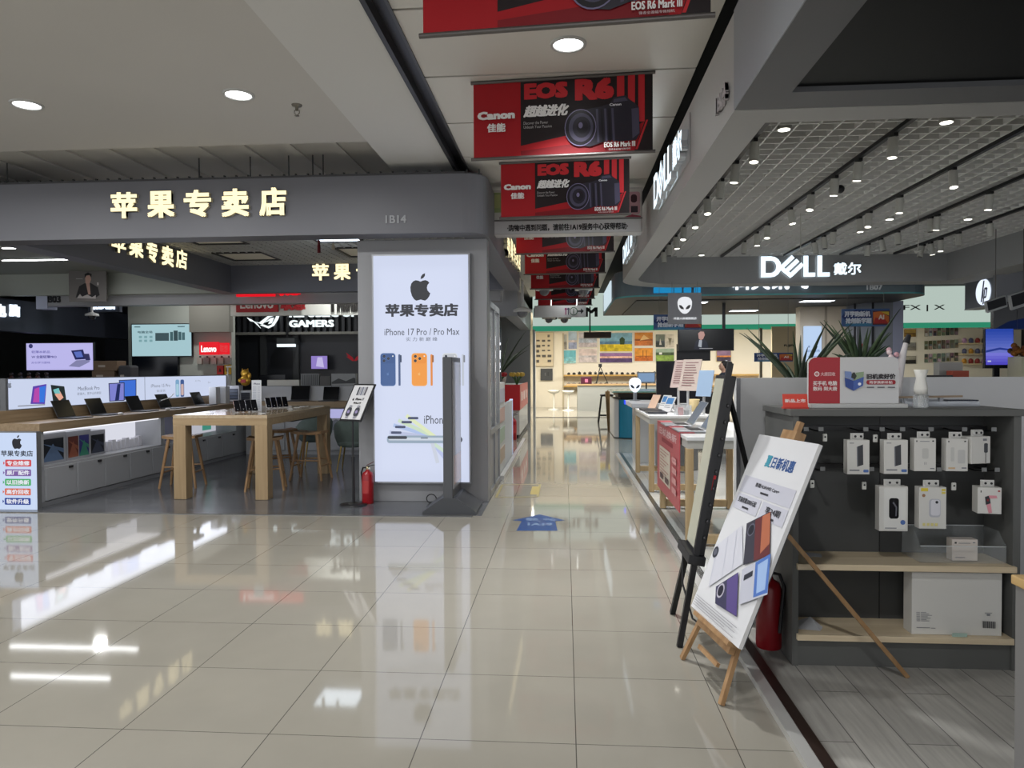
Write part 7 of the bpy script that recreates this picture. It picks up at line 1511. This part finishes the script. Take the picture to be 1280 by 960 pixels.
for i in range(5):
    p = at(14+i*11, 466, Y=15.1); b = MB(); b.lathe([(.05, 0), (.06, .08), (.03, .14), (.001, .15)], mat(((70, 40, 36), (40, 40, 44), (90, 60, 50))[i % 3], .5), 12); b.ball((0, 0, .17), .045, mat((50, 40, 40), .5), n=10, k=6); o = b.build('counter_trinket', label='small dark trinket standing on the dark counter behind the glowing banner', cat='trinket', group='trinkets on the dark counter'); o.location = (p.x, 15.1, 1.2805)
p = at(252, 467, Y=13.4); t = thing('soap_pump', 'small white pump bottle behind the end of the glowing banner', 'bottle', (-6.27, 13.02, .941)); 
b = MB(); b.lathe([(.05, 0), (.05, .36), (.02, .4), (.001, .4)], WHITE, 14); b.build('bottle', t); b = MB(); b.cyl((0, 0, .4), (0, 0, .52), .012, WHITE, n=8); b.box((-.03, -.012, .52), (.07, .012, .545), WHITE); b.build('pump', t)
t.location = (-6.24, 12.99, .0); t['label'] = 'white pump bottle on a slim post behind the end of the glowing banner'
b = MB(); b.box((-.06, -.06, 0), (.06, .06, 1.05), M_cab); b.build('post', t)
for ch in t.children:
    if ch.name.startswith(('bottle', 'pump')): ch.location.z = 1.05
# devices at the corner of the counters
for i, (x0, y0, x1, y1, Y, z, c, fr, lab) in enumerate(((261, 484, 270, 503, 12.0, .9355, (196, 198, 202), None, 'white upright box at the corner of the counters, leftmost'), (271, 483, 282, 503, 12.2, .9355, (206, 208, 212), None, 'white upright box at the corner of the counters, second from left'),
        (285, 482, 299, 503, 12.65, .9565, (186, 188, 192), (60, 66, 78), 'pale boxed device with a dark front at the corner of the counters'), (300, 488, 314, 503, 12.68, .9565, (170, 172, 176), (30, 32, 38), 'small dark fronted device beside the tall leaflet'))):
    M, w, h = rect_y(x0, y0, x1, y1, Y); h = at(x0, y0, Y=Y).z-z; b = MB(); b.box((0, 0, 0), (w, .16, h), mat(c, .45), bev=.006)
    if fr:
        b.box((w*.1, -.004, h*.1), (w*.9, 0, h*.8), mat(fr, .3)); 
        for k in range(3): b.box((w*.16, -.006, h*(.2+.2*k)), (w*.84, -.004, h*(.3+.2*k)), mat(tuple(int(v*1.4) for v in fr), .3))
    o = b.build('device_box', label=lab, cat='box'); o.location = (M.translation.x, Y, z)
t = thing('gold_figurine', 'golden seated lucky figurine on the back counter header', 'figurine', (at(307, 480, Y=13.0).x, 12.985, 1.2265)); GO = mat((206, 160, 60), .3, metal=.6)
b = MB(); b.ball((0, 0, .1), .1, GO, sc=(1.05, .6, 1)); b.ball((0, -.005, .235), .075, GO, sc=(1.1, .7, .95)); b.ball((-.07, -.04, .1), .045, GO); b.ball((.09, -.02, .19), .035, GO, sc=(1, .8, 1.6))
for s_ in (-1, 1): b.cyl((s_*.045, -.0, .285), (s_*.055, 0, .325), .022, GO, r1=.004, n=8)
b.build('figure', t); b = MB(); b.box((-.06, -.075, .06), (.04, -.055, .12), mat((170, 40, 40))); b.build('red_plaque', t)
for i, (x0, x1, y0, c, lab) in enumerate(((334, 374, 475, (196, 194, 184), 'flat white carton on the back counter header'), (376, 399, 467, (120, 122, 122), 'grey wire basket shaped box on the back counter header'), (400, 413, 470, (84, 82, 80), 'dark box on the back counter header beside the grey picture box'), (414, 445, 467, (150, 152, 152), 'grey box with a dark landscape picture on the back counter header'))):
    a, c2 = at(x0, 480, Y=12.93), at(x1, 480, Y=12.93); h = at(x0, y0, Y=12.93).z-1.2265
    b = MB(); b.box((0, 0, 0), (c2.x-a.x, .11, h), mat(c, .5), bev=.004); P = Panel(b, frame((0, -.001, 0), (1, 0, 0), (0, 0, 1)), c2.x-a.x, h, .001)
    if i == 1: [P.rect(.08+.1*k, .1, .12+.1*k, .95, mat((80, 82, 82))) for k in range(9)]
    if i == 3: P.poly([(.02, .7), (.3, .4), (.6, .62), (.9, .35), (.98, .4), (.98, .8), (.02, .85)], mat((70, 72, 72)))
    o = b.build('stored_box', label=lab, cat='box'); o.location = (a.x, 12.93, 1.2265)
